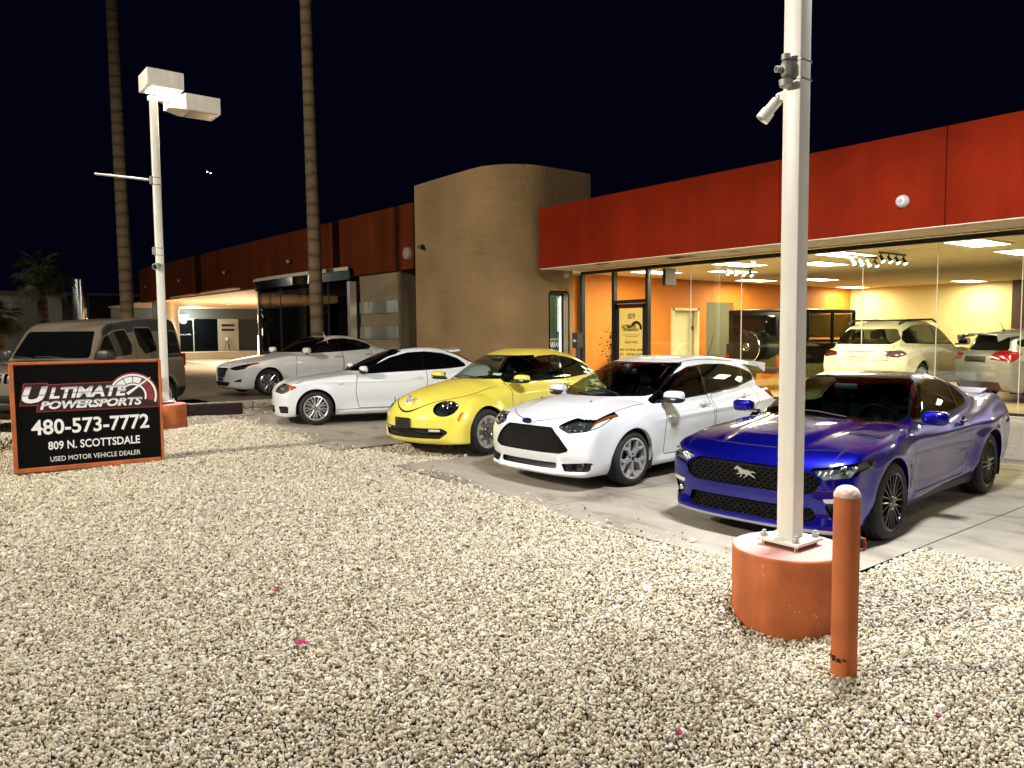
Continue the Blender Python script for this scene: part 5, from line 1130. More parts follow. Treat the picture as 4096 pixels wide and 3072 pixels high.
# ---------------------------------------------------------------- the common way a car is trimmed
def trim_car(c, name, label, P):
    """body from the field, then windows, lamps, grilles, doors and wheel arches cut with exact edges"""
    root = thing(name, label, c.get('cat', 'car')); wb, R_ = c['wb'], c['R']; ra = c.get('arch', R_+.045)
    s = Shell(car_field(c), (c['lo'], 0, .06), (c['hi'], 1.12, c['h']+.08), c.get('res', .022))
    for x0 in (0, -wb): s.cut(arch_g(x0, R_, ra), 'arch', where=lambda C, N: C[:,1] > .45)
    x0, x1, z0 = c['wind_x']
    if c.get('wind'):
        wp_ = fillet(mirror_y(c['wind']), .05); inw = lambda C, N: (N[:,0] > .1) & (N[:,1] < .66) & (C[:,0] < x1) & (C[:,0] > x0) & (C[:,2] > z0)
        s.cut(lambda V: front(wp_)(V)-.018, 'seal', where=inw); s.cut(front(wp_), 'windscreen', ('seal',))
    wn = lambda C, N: (N[:,1] > .3) & (C[:,2] > c.get('win_z', .9))
    names = []
    for w_ in c['wins']:
        po = fillet(w_['poly'], .04); s.cut(lambda V: side(po)(V)-c.get('seal_w', .016), 'seal', where=wn)
        nm = w_['names']; s.cut(side(po), nm[0], ('seal',)); names.append((nm[0], w_['mats'][0]))
        for k, (px, sl) in enumerate(w_.get('splits', [])):
            ln = lambda V, px=px, sl=sl: V[:,0]-px+sl*(V[:,2]-1.1)
            s.cut(lambda V: np.abs(ln(V))-w_.get('pillar', .028), 'seal', (nm[k],)); s.cut(ln, nm[k+1], (nm[k],)); names.append((nm[k+1], w_['mats'][min(k+1, len(w_['mats'])-1)]))
    if c.get('rearw'):
        rp = fillet(mirror_y(c['rearw']), .06); xr0, xr1, zr = c['rear_x']; bw = lambda C, N: (N[:,0] < -.12) & (C[:,0] < xr1) & (C[:,0] > xr0) & (C[:,2] > zr)
        s.cut(front(rp), 'rear_window', where=bw)
    for l, poly, dep, m_ in c.get('fronts', []):
        po = fillet(poly, .02); rim = c.get('rims', {}).get(l)
        if rim: s.cut(lambda V: front(po)(V)-rim, l+'_rim', where=isf); s.cut(front(po), l, (l+'_rim',))
        else: s.cut(front(po), l, where=isf)
    for l, poly, dep, m_ in c.get('rears', []): s.cut(front(fillet(poly, .02)), l, where=isr)
    for l, poly, m_ in c.get('sides', []): s.cut(side(fillet(poly, .02)), l, where=lambda C, N: N[:,1] > .15)
    if c.get('head'):
        hp = fillet(c['head'], .025); hw = c.get('head_where', lambda C, N: (N[:,0] > .02) & (C[:,0] > .25) & (N[:,2] < .95)); pr = c.get('head_proj', front)
        hg = c.get('head_g') or pr(hp); s.cut(lambda V: hg(V)-.007, 'lamp_edge', where=hw); s.cut(hg, 'headlight', ('lamp_edge',))
        if c.get('amber'): s.cut(c['amber'], 'amber_lens', ('headlight',))
    for g, wh in c.get('seams', []): s.line(g, w=c.get('gap_w', .0055), where=wh)
    for poly, zmax in c.get('doors', []): s.line(side(fillet(poly, .05)), w=c.get('gap_w', .0055), where=lambda C, N: (N[:,1] > .35) & (C[:,2] < zmax))
    if c.get('skirt'): g, wh, _ = c['skirt']; s.cut(g, 'skirt', where=wh)
    if c.get('roofcut'): g, wh = c['roofcut']; s.cut(g, 'roof_panel', where=wh)
    if c.get('pre'): c['pre'](s)
    s.finish()
    s.lip('arch', (0,-.05,0), 'archlip')
    for l, poly, dep, m_ in c.get('fronts', []):
        if dep: s.recess(l, (-dep,0,0), wall=l+'_w')
    for l, poly, dep, m_ in c.get('rears', []):
        if dep: s.recess(l, (dep,0,0), wall=l+'_w')
    for l in ['windscreen', 'rear_window', 'headlight']+[n for n, _ in names]: s.recess(l, depth=.004)
    if c.get('liner'):
        s.copy_label('body', 'liner', depth=.03); za, xa, xb = c['liner']
        keep = [i for i in range(len(s.L)) if s.L[i] != 'liner' or (min(s.V[k][2] for k in s.Fc[i]) > za and xa < s.V[s.Fc[i][0]][0] < xb)]
        s.Fc = [s.Fc[i] for i in keep]; s.L = [s.L[i] for i in keep]; s.part('headliner', 'liner', MT['inner'], root)
    rims = [l+'_rim' for l in c.get('rims', {})]
    s.part('body', ['body', 'archlip', 'gap']+rims, [P, c.get('archm', P), MT['gap']]+[c.get('rimm', P)]*len(rims), root)
    s.part('windscreen', 'windscreen', c.get('windm', MT['tint']), root); s.part('rear_window', 'rear_window', c.get('rearm', MT['tint']), root)
    s.part('roof', 'roof_panel', c.get('roofm', P), root)
    s.part('window_seal', 'seal', c.get('sealm', MT['gloss']), root)
    for sd in ('left', 'right'): s.part('lamp_trim', 'lamp_edge', c.get('lamptrim', MT['gloss']), root, sd)
    for l, poly, dep, m_ in c.get('fronts', []) + c.get('rears', []):
        cross = min(p[1] if False else p[0] for p in poly) < 0
        for sd in (('both',) if cross else ('left', 'right')): s.part(l, [l, l+'_w'], [m_, c.get('wallm', MT['black'])], root, sd)
    for sd in ('left', 'right'):
        for n, m_ in names: s.part(n, n, m_, root, sd)
        if c.get('amber'): s.part('corner_lens', 'amber_lens', c['amberm'], root, sd)
        for l, poly, m_ in c.get('sides', []): s.part(l, l, m_, root, sd)
    if c.get('skirt'): s.part('side_skirt', 'skirt', c['skirt'][2], root)
    if c.get('head'): lamp_unit(s, root, 'headlight', c.get('head_dep', .035), c.get('inside'), mats=c.get('housing'))
    for x0 in (0, -wb):
        W = float(table(c['plan'], .08)(np.array([float(x0)]))[0]); liner(root, x0, R_, ra+.006, .42, W-.02, MT['dark'])
    b = MB().use(MT['black']); b.box((-wb/2, 0, c['bottom'][1][1]+.035), (wb+.3, 1.45, .06)); b.build('underbody', parent=root)
    return root, s
DARKHOUSE = lambda: mat('dark_lamp_housing', (.05,.06,.07), .25, .5)
def antenna(root, x, z, h=.35, lean=.45, fin=False):
    b = MB().use(MT['black'])
    if fin: b.ball((x, 0, z+.02), (.09,.025,.045), 12, 8)
    else: b.ball((x, 0, z), (.04,.025,.02), 12, 8); b.tube([(x, 0, z), (x-h*lean, 0, z+h)], [.006,.003], 6)
    return b.build('antenna', parent=root, smooth=True)

def honeycomb(s, root, poly, w, h, m, d=.038):
    """rows of six-sided ringed cells standing inside a grille opening"""
    P = np.array(poly); b = MB().use(m); r_ = 0; z = P[:,1].min()+h*.6
    while z < P[:,1].max():
        for k in range(-30, 31):
            y = w*(k+.5*(r_ % 2))
            if sdpoly(np.array([y]), np.array([z]), poly)[0] > -h*.5: continue
            x = s.at(abs(y), z, 0)[0].x-d
            o6 = [(y+w*.53*math.cos(t), z+h*.60*math.sin(t)) for t in np.linspace(0, 2*math.pi, 7)[:-1]]; i6 = [(y+w*.38*math.cos(t), z+h*.42*math.sin(t)) for t in np.linspace(0, 2*math.pi, 7)[:-1]]
            b.add([(x+.012, a, q) for a, q in o6]+[(x+.012, a, q) for a, q in i6]+[(x-.01, a, q) for a, q in i6], [(i, (i+1) % 6, 6+(i+1) % 6, 6+i) for i in range(6)]+[(6+i, 6+(i+1) % 6, 12+(i+1) % 6, 12+i) for i in range(6)])
        z += h; r_ += 1
    return b.build('grille_mesh', parent=root, recalc=False)
# ---------------------------------------------------------------- white five-door hatchback
def hatchback():
    P = paint('white_paint', (.76,.79,.83))
    c = dict(wb=2.65, R=.322, h=1.48, lo=-3.62, hi=1.05,
        top=[(1.0,.58),(.90,.70),(.80,.785),(.6,.865),(.3,.945),(0,.995),(-.25,1.02),(-.6,.97),(-1.5,.95),(-2.6,1.0),(-3.1,1.02),(-3.5,.98)],
        crown=[(.9,.05),(.3,.07),(-.3,.07),(-3,.05)], plan=[(.9,.85),(.5,.885),(0,.905),(-.7,.895),(-1.4,.90),(-2.2,.91),(-2.7,.92),(-3.1,.89),(-3.5,.82)],
        section=[(.12,.13),(.2,.08),(.3,.055),(.42,.03),(.55,.01),(.68,.0),(.78,.006),(.87,.03),(.95,.065),(1.05,.10),(1.2,.15)],
        bottom=[(.95,.175),(.7,.16),(0,.165),(-2.7,.175),(-3.3,.22),(-3.6,.30)],
        nose=[(.1,.78),(.17,.885),(.23,.90),(.30,.885),(.40,.905),(.55,.905),(.66,.885),(.74,.855),(.82,.79),(.90,.64),(.98,.4)],
        tail=[(.15,-3.2),(.3,-3.38),(.5,-3.44),(.7,-3.46),(.85,-3.45),(.95,-3.42),(1.1,-3.37),(1.3,-3.30)],
        roof=[(.1,.90),(-.1,.99),(-.25,1.065),(-.6,1.215),(-.95,1.340),(-1.25,1.420),(-1.55,1.462),(-1.9,1.478),(-2.3,1.467),(-2.7,1.430),(-3.05,1.375),(-3.18,1.335),(-3.30,1.15),(-3.40,.95)], rsm=.04,
        cabin=[(-.1,.80),(-.5,.825),(-1.2,.83),(-1.9,.825),(-2.5,.795),(-3.0,.73),(-3.4,.68)], tumble=[(.9,0),(1.0,.02),(1.1,.06),(1.2,.105),(1.3,.165),(1.4,.24),(1.5,.34)],
        flare=.022, flare_w=.10, kh=.08, kf=.06, kg=.09, kj=.05, belt=.84, gcrown=.045, wind_curve=.24, nose_round=(.26,2.8), tail_round=(.16,2.8), inw=.70,
        wind_x=(-1.5,.15,.99), wind=[(.57,1.385,.05),(.755,1.035,.06)], windm=GLASS_FRONT, win_z=.88, seal_w=.018,
        wins=[dict(poly=[(-.42,.945,.02),(-.78,1.12),(-1.10,1.250,.1),(-1.42,1.328,.2),(-1.85,1.352,.3),(-2.3,1.338,.3),(-2.72,1.278,.2),(-3.02,1.185,.06),(-3.0,1.12,.06),(-2.5,1.06,.3),(-1.5,.99,.3)],
                   names=['mirror_window','front_door_window','rear_door_window','quarter_window'], splits=[(-.70,0),(-1.62,.18),(-2.62,.55)], mats=[GLASS_SIDE, GLASS_SIDE, MT['tint'], MT['tint']])],
        rearw=[(.50,1.31,.05),(.62,1.02,.06)], rear_x=(-3.6,-3.05,1.0),
        fronts=[('grille', mirror_y([(.37,.725,.09),(.50,.62,.1),(.625,.468,.03),(.50,.43,.05)]), .05, mat('honeycomb_grille', (.006,.006,.007), .3)),
                ('lower_grille', mirror_y([(.46,.325,.02),(.46,.255,.03)]), .05, MT['black']),
                ('fog_pocket', [(.515,.315,.01),(.83,.345,.05),(.86,.24,.03),(.56,.235,.02)], .04, MT['black'])],
        rims={'grille': .020}, wallm=MT['gloss'],
        head=[(.445,.735,.02),(.60,.672,.05),(.80,.700,.05),(.905,.935,.01),(.76,.885,.06),(.56,.815,.06)], housing=DARKHOUSE(),
        doors=[([(-.66,.95),(-.62,.60,.2),(-.64,.30,.05),(-1.66,.30,.05),(-1.69,.6,.2),(-1.63,.98)], .98), ([(-1.70,.98),(-1.73,.3,.05),(-2.32,.31,.12),(-2.42,.60,.25),(-2.80,.85,.2),(-2.85,1.06)], 1.03)],
        seams=[(lambda V: V[:,0]-.80+.42*(np.abs(V[:,1])/.7)**2.2-.05*np.exp(-(V[:,1]/.07)**4), lambda C, N: (C[:,1] < .60) & (C[:,2] > .66) & (C[:,0] > .3)),
               (lambda V: V[:,1]-.80-.0*V[:,0], lambda C, N: (N[:,2] > .5) & (C[:,0] > -.3) & (C[:,0] < .42) & (C[:,2] > .85)),
               (lambda V: V[:,1]-.545-.0*V[:,0], lambda C, N: (N[:,2] > .75) & (C[:,0] > -3.1) & (C[:,0] < -1.3) & (C[:,2] > 1.3)),
               (lambda V: V[:,2]-.80+.35*(V[:,0]-.42), lambda C, N: (N[:,1] > .4) & (C[:,0] > .35) & (C[:,0] < .7) & (C[:,2] > .64))],
        liner=(.93, -3.1, -.15))
    def hood(x, y): return .016*np.clip((.6-x)/.3, 0, 1)*np.clip((x+.4)/.15, 0, 1)/(1+np.exp((y-.44-.1*np.clip(-x, -1, 1))/.02))
    c['hood'] = hood
    def extra(x, z):
        a = .014*np.exp(-((z-(.735+.06*np.clip(-x-.5, 0, 2.6)/2.6*1.6))/.03)**2)*np.clip((-x-.35)/.5, 0, 1)
        b_ = -.018*np.exp(-((z-.48)/.13)**2)*np.clip((-x-.5)/.3, 0, 1)*np.clip((x+2.2)/.3, 0, 1)
        d = .030*np.exp(-((z-.22)/.06)**2)*np.clip((-x-.4)/.2, 0, 1)*np.clip((x+2.25)/.2, 0, 1)
        return a+b_+d
    c['extra'] = extra
    def fr(y, z):  # chin lip and the two white fins at its ends
        return .035*np.exp(-((z-.205)/.03)**2)+.03*np.exp(-((y-.49)/.025)**2)*np.exp(-((z-.28)/.07)**2)
    c['front'] = fr
    def inside(b, sg, at):
        b.use(MT['reflector'])
        for y, z, r_ in ((.575,.742,.040),(.70,.765,.044)):
            p, n = at(y, z, .022); M = basis(p, (0,1,0), (-.15,0,1)); b.lathe([(.016,-.016),(r_*.75,-.002),(r_,.010),(r_*1.05,.006)], 20, M); b.use(MT['lens']); b.ball(p, r_*.5, 12, 8); b.use(MT['reflector'])
        for y, z in ((.49,.742),(.60,.70),(.66,.70),(.72,.708)): p, n = at(y, z, .012); b.box(p, (.02,.04,.016), 0, .005)
    c['amber'] = front(fillet([(.815,.74),(.825,.86),(.865,.86),(.865,.72)], .02)); c['amberm'] = mat('amber_corner', (.22,.05,.006), .12, coat=1)
    c['inside'] = inside
    def pre(s):
        tl = fillet([(-3.02,.98,.02),(-3.25,1.05,.03),(-3.5,1.06,.02),(-3.5,.86,.02),(-3.30,.80,.04),(-3.16,.87,.03)], .03)
        s.cut(side(tl), 'tail_light', where=lambda C, N: (C[:,1] > .45) & (C[:,0] < -2.9))
        s.cut(front(mirror_y([(.32,.90),(.32,.78)])), 'plate_recess', where=isr)
        s.cut(lambda V: V[:,2]-.40, 'rear_valance', where=lambda C, N: isr(C, N) & (C[:,0] < -3.1) & (C[:,1] < .62))
    c['pre'] = pre
    root, s = trim_car(c, 'hatchback_car', 'white five-door hatchback with a honeycomb grille between the yellow and the blue car', P)
    for sd in ('left', 'right'): s.part('tail_light', 'tail_light', MT['red'], root, sd)
    s.part('plate_recess', 'plate_recess', MT['black'], root); s.part('rear_valance', 'rear_valance', MT['black'], root)
    honeycomb(s, root, fillet(mirror_y([(.37,.725,.09),(.50,.62,.1),(.625,.468,.03),(.50,.43,.05)]), .02), .036, .0225, mat('honeycomb_bars', (.03,.03,.032), .25, .4, coat=.6))
    M = basis((.872, 0, .775), (0,1,0), (-.35,0,1))
    b = MB().use(MT['chrome']); b.prism(ellipse(.082,.034), .010, M); b.use(mat('badge_blue', (.01,.02,.10), .2, coat=1)); b.prism(ellipse(.074,.028), .013, M); o = b.build('oval_badge', parent=root)
    text('badge_lettering', 'Ford', .042, M @ Matrix.Translation((0,-.014,.0145)), MT['chrome'], o, .002, .0, 1.1, .35)
    text('sport_badge', 'ST', .06, basis((.79, .40, .455), (-.25,1,0), (0,0,1)), mat('badge_red_chrome', (.55,.15,.12), .2, .8), root, .008, .02, 1.2, .3)
    for sg in (1, -1):
        mirror(root, -.66, .985, 1.015, P, sg, (.095,.125,.075), .62, MT['black'])
        b = MB().use(mat('pale_marker_lens', (.62,.60,.55), .15, coat=1)); b.box((-.575, sg*1.0, .992), (.02,.15,.014), -sg*.25, .004); b.build('mirror_indicator', parent=root)
        for x, z, y in ((-1.47,.875,.885),(-2.42,.915,.892)): handle(root, x, y, z, P, sg, .20, cup=P)
        p, n = s.at(.735,.287,.03,.3,sg); b = MB().use(MT['black']); b.lathe([(.036,0),(.052,.006),(.054,.022),(.046,.034),(.0,.022)], 20, basis(p, (0,1,0), (0,0,1))); b.use(MT['lens']); b.ball(p+Vector((.02,0,0)), (.01,.034,.034)); b.build('fog_light', parent=root, smooth=True)
        b = MB().use(MT['black'])
        for k in range(3): p, n = s.at(.60,.262+.026*k,.02,.3,sg); b.box(p, (.04, .15-.02*k, .010), -sg*.25)
        b.build('intake_slats', parent=root)
        b = MB().use(MT['black']); b.ball((.22, sg*.42, .985), (.022,.012,.008), 10, 6); b.build('washer_jet', parent=root, smooth=True)
    wheelset(c, root, 'y5', dict(MT, rim=MT['silver']), .895, .240, .24, rot=.25)
    cabin(root, c, -.55, .98, [(-1.45,.37,.25),(-1.45,-.37,.25)])
    b = MB().use(MT['black']); b.box((-1.02, 0, 1.285), (.03,.25,.07), 0, .012); b.box((-1.0, 0, 1.33), (.08,.09,.12), 0, .02); b.build('rear_view_mirror', parent=root, smooth=True)
    wiper(root, -.13, .55, 1.06, -.30, -.10, 1.13); wiper(root, -.10, -.10, 1.07, -.40, -.62, 1.12)
    antenna(root, -2.85, 1.42, .34, .5)
    # roof spoiler over the tailgate, and two paper stickers on the glass
    b = MB().use(P); n = 24; vs = []
    for i in range(n+1):
        t = -1+2*i/n; y = .62*t; dr = -.045*abs(t)**3; bx = .10*abs(t)**3
        vs += [(-2.95, y, 1.405+dr), (-3.2, y, 1.392+dr), (-3.43+bx, y, 1.372+dr), (-3.44+bx, y, 1.345+dr), (-3.2, y, 1.325+dr), (-2.95, y, 1.36+dr)]
    b.add(vs, [(i*6+k, i*6+(k+1) % 6, (i+1)*6+(k+1) % 6, (i+1)*6+k) for i in range(n) for k in range(6)]+[tuple(range(6)), tuple(n*6+k for k in range(6))])
    for sg in (1, -1): b.add([(-3.43, sg*.62, 1.33), (-3.43, sg*.60, 1.33), (-3.05, sg*.60, 1.375), (-3.05, sg*.62, 1.375), (-3.40, sg*.63, 1.20), (-3.40, sg*.61, 1.20), (-3.26, sg*.61, 1.26), (-3.26, sg*.63, 1.26)], [(0,1,2,3),(4,5,6,7),(0,1,5,4),(2,3,7,6),(0,3,7,4),(1,2,6,5)])
    b.build('roof_spoiler', parent=root, smooth=True, angle=40)
    return root, s, c

# ---------------------------------------------------------------- yellow two-door with round wings
def beetle():
    P = paint('pale_yellow_paint', (.84,.70,.095))
    c = dict(wb=2.54, R=.325, h=1.49, lo=-3.55, hi=1.0,
        top=[(.95,.45),(.84,.62),(.72,.755),(.55,.86),(.3,.945),(0,1.005),(-.3,1.045),(-.55,1.05),(-.9,.97),(-2.4,.97),(-2.8,.98),(-3.15,.90),(-3.4,.70)],
        crown=[(.9,.20),(.4,.26),(0,.25),(-.5,.16),(-1,.06),(-2.6,.08),(-3.3,.16)], plan=[(.9,.74),(.5,.78),(0,.80),(-.6,.83),(-1.3,.845),(-2.0,.84),(-2.6,.80),(-3.1,.76),(-3.5,.70)],
        section=[(.12,.12),(.2,.06),(.3,.03),(.42,.01),(.55,.0),(.68,.0),(.8,.01),(.9,.025),(1.0,.05),(1.2,.12)],
        bottom=[(.95,.20),(.7,.18),(0,.17),(-2.5,.18),(-3.2,.24),(-3.5,.34)],
        nose=[(.1,.66),(.18,.78),(.24,.825),(.32,.84),(.42,.85),(.54,.85),(.60,.82),(.68,.785),(.78,.70),(.9,.45),(1.0,.1)],
        tail=[(.15,-3.1),(.3,-3.32),(.5,-3.42),(.65,-3.42),(.8,-3.36),(.95,-3.27),(1.1,-3.15)],
        roof=[(-.15,.90),(-.4,1.015),(-.6,1.125),(-.9,1.275),(-1.15,1.375),(-1.4,1.445),(-1.7,1.483),(-2.0,1.478),(-2.3,1.435),(-2.6,1.360),(-2.9,1.245),(-3.15,1.095),(-3.32,.93),(-3.42,.72)],
        cabin=[(-.2,.74),(-.6,.765),(-1.3,.78),(-1.9,.77),(-2.5,.73),(-3.0,.66),(-3.4,.58)], tumble=[(.9,0),(1.0,.02),(1.1,.06),(1.2,.11),(1.3,.18),(1.4,.27),(1.5,.38)],
        flare=0.0, arch=.375, kh=.10, kf=.06, kg=.14, kj=.05, kb=.035, belt=.84, gcrown=.07, wind_curve=.24, nose_round=(.36,2.3), tail_round=(.30,2.3), inw=.64,
        wind_x=(-1.45,-.1,1.0), wind=[(.52,1.365,.07),(.70,1.06,.07)], windm=glass_mat('pale_windscreen', (.70,.84,.80), .7), win_z=.9,
        wins=[dict(poly=[(-.60,1.005,.02),(-.92,1.175,.1),(-1.20,1.290,.2),(-1.50,1.352,.3),(-1.88,1.362,.4),(-2.25,1.318,.4),(-2.58,1.215,.3),(-2.84,1.085,.04),(-2.6,1.045,.1),(-1.8,1.005,.4)],
                   names=['door_window','quarter_window'], splits=[(-1.93,.12)], pillar=.022, mats=[glass_mat('side_glass_light', (.48,.50,.48), .7), MT['tint']])],
        rearw=[(.46,1.36,.08),(.52,1.10,.1)], rear_x=(-3.4,-2.4,1.08), rearm=GLASS_SIDE,
        fronts=[('grille', mirror_y([(.60,.415,.03),(.68,.36,.06),(.56,.265,.05)]), .04, MT['black'])], wallm=MT['black'],
        head=[(0,0),(1,0),(1,1)], head_g=axis_oval((.60,.60,.715),(.80,.40,.45),.168,.128,.35), housing=DARKHOUSE(), head_where=lambda C, N: (C[:,0] > .25) & (N[:,0]*.8+N[:,1]*.4+N[:,2]*.45 > .3), head_dep=.05,
        doors=[([(-.60,1.0),(-.57,.72,.2),(-.60,.34,.12),(-1.85,.33,.08),(-2.0,.42,.1),(-1.98,1.02)], .995)],
        seams=[(lambda V: np.where(V[:,0] > .0, np.hypot((V[:,0]-.0)/.80*.60, V[:,1])-.60, np.abs(V[:,1])-.60-.04*np.clip(-V[:,0], 0, 1)), lambda C, N: (C[:,2] > .58) & (C[:,0] > -.45) & (C[:,1] < .72) & (N[:,2] > .15)),],
        liner=(.95, -3.2, -.3))
    def wing(x0, fat, r_, back=False):
        def f(x, y, z):   # rounded wheel wing: a thick disc lying on its side, blended to the body
            q = np.hypot((x-x0)*(.93 if not back else .92), (z-.30))-r_; side_ = y-(.895-.12*np.clip((z-.45)/.45, 0, 1.3)**2-.05*np.clip(np.abs(x-x0)/.5, 0, 1.2)**3); inn = .52-y
            return smax(smax(smax(q, side_, .16), inn, .05), .19-z, .03)
        return f
    c['blobs'] = [wing(0.0, .1, .545), wing(-2.54, .1, .575, True), lambda x, y, z: smax(smax(np.abs(x+1.3)-1.1, np.abs(z-.27)-.06, .04), y-.865, .05)]
    def inside(b, sg, at):
        p, n = at(.60,.725,.030); M = basis(p, Vector((0,0,1)).cross(n), n.cross(Vector((0,0,1)).cross(n)), n)
        b.use(MT['black']); b.lathe([(.0,-.012),(.10,-.008),(.115,.006)], 28, M)
        b.use(MT['reflector']); b.lathe([(.02,-.008),(.055,.004),(.072,.018)], 20, M @ Matrix.Translation((.065*sg,.02,.004))); b.lathe([(.015,-.008),(.045,.004),(.060,.016)], 20, M @ Matrix.Translation((-.05*sg,-.02,.002)))
        b.box(M @ Vector((0,.0,.012)), (.010,.010,.17), 0, .003)
    c['inside'] = inside; c['lamptrim'] = MT['chrome']
    c['fronts'].append(('side_marker', [(.770,.635,.008),(.800,.640,.008),(.796,.515,.008),(.766,.510,.008)], 0, MT['amber']))
    c['pre'] = lambda s: s.cut(front(ellipse(.11,.15,28,(.60,.80))), 'tail_light', where=isr)
    root, s = trim_car(c, 'compact_car', 'pale yellow round-winged two-door car with a black number plate blank', P)
    for sd in ('left', 'right'): s.part('tail_light', 'tail_light', MT['red'], root, sd)
    b = MB().use(MT['black']); b.box((.868, 0, .475), (.022,.31,.155), 0, .008); b.use(MT['chrome'])
    for y in (-.10, .10): b.ball((.88, y, .525), .007, 8, 6)
    b.build('number_plate_holder', parent=root)
    b = MB().use(MT['gloss']); b.tube([s.at(abs(y),.345,.012,.3,1 if y >= 0 else -1)[0] for y in np.linspace(-.60,.60,13)], .010, 6); b.build('grille_bar', parent=root)
    for sg in (1, -1):
        p, n = s.at(.50,.387,.022,.3,sg); b = MB().use(mat('pale_marker_lens', (.62,.60,.55), .15, coat=1)); b.box(p, (.03,.17,.035), math.atan2(n.y, n.x), .008); b.build('turn_signal', parent=root)
        mirror(root, -.66, .93, 1.055, P, sg, (.085,.125,.065), .7, MT['black'])
        b = MB().use(MT['white']); b.box((-.585, sg*.95, 1.035), (.02,.15,.012), -sg*.25, .004); b.build('mirror_indicator', parent=root)
        handle(root, -1.78, .815, .90, P, sg, .19)
    M = basis((.735, 0, .805), (0,1,0), (-.75,0,1))
    b = MB().use(MT['gloss']); b.prism(ellipse(.058,.058), .006, M); b.use(mat('badge_silver', (.62,.62,.60), .35, .3)); b.lathe([(.050,.006),(.055,.012),(.060,.006)], 28, M)
    for e in (-1, 1):
        for q0, q1 in (((-.026*e,.046),(-.010*e,.002)),((-.010*e,.002),(0,.018)),((-.047*e,.024),(-.018*e,-.044)),((-.018*e,-.044),(0,-.006))):
            b.tube([M @ Vector((*q0,.009)), M @ Vector((*q1,.009))], .0048, 6)
    b.build('round_badge', parent=root, smooth=True)
    wheelset(c, root, 'disc8', dict(MT, rim=MT['silver'], cap=mat('grey_cap', (.12,.12,.13), .25, .6)), .875, .232, .215, rot=.39)
    cabin(root, c, -.70, 1.02, [(-1.45,.36,.27),(-1.45,-.36,.27)])
    b = MB().use(MT['black']); b.box((-1.08, 0, 1.33), (.03,.24,.07), 0, .02); b.build('rear_view_mirror', parent=root, smooth=True)
    wiper(root, -.28, .50, 1.06, -.36, -.12, 1.10); antenna(root, -2.75, 1.30, fin=True, h=.1)
    for k, mm in enumerate((mat('sticker_green', (.25,.6,.5), .5), mat('sticker_blue', (.35,.55,.7), .5))):
        b = MB().use(mm); x0 = -.545; b.box((x0-.03, .46+.085*k, 1.115), (.004,.07,.05), .25, 0, Matrix.Rotation(.3, 4, 'Z') @ Matrix.Rotation(-1.05, 4, 'Y')); b.build('registration_sticker', parent=root)
    return root, s, c

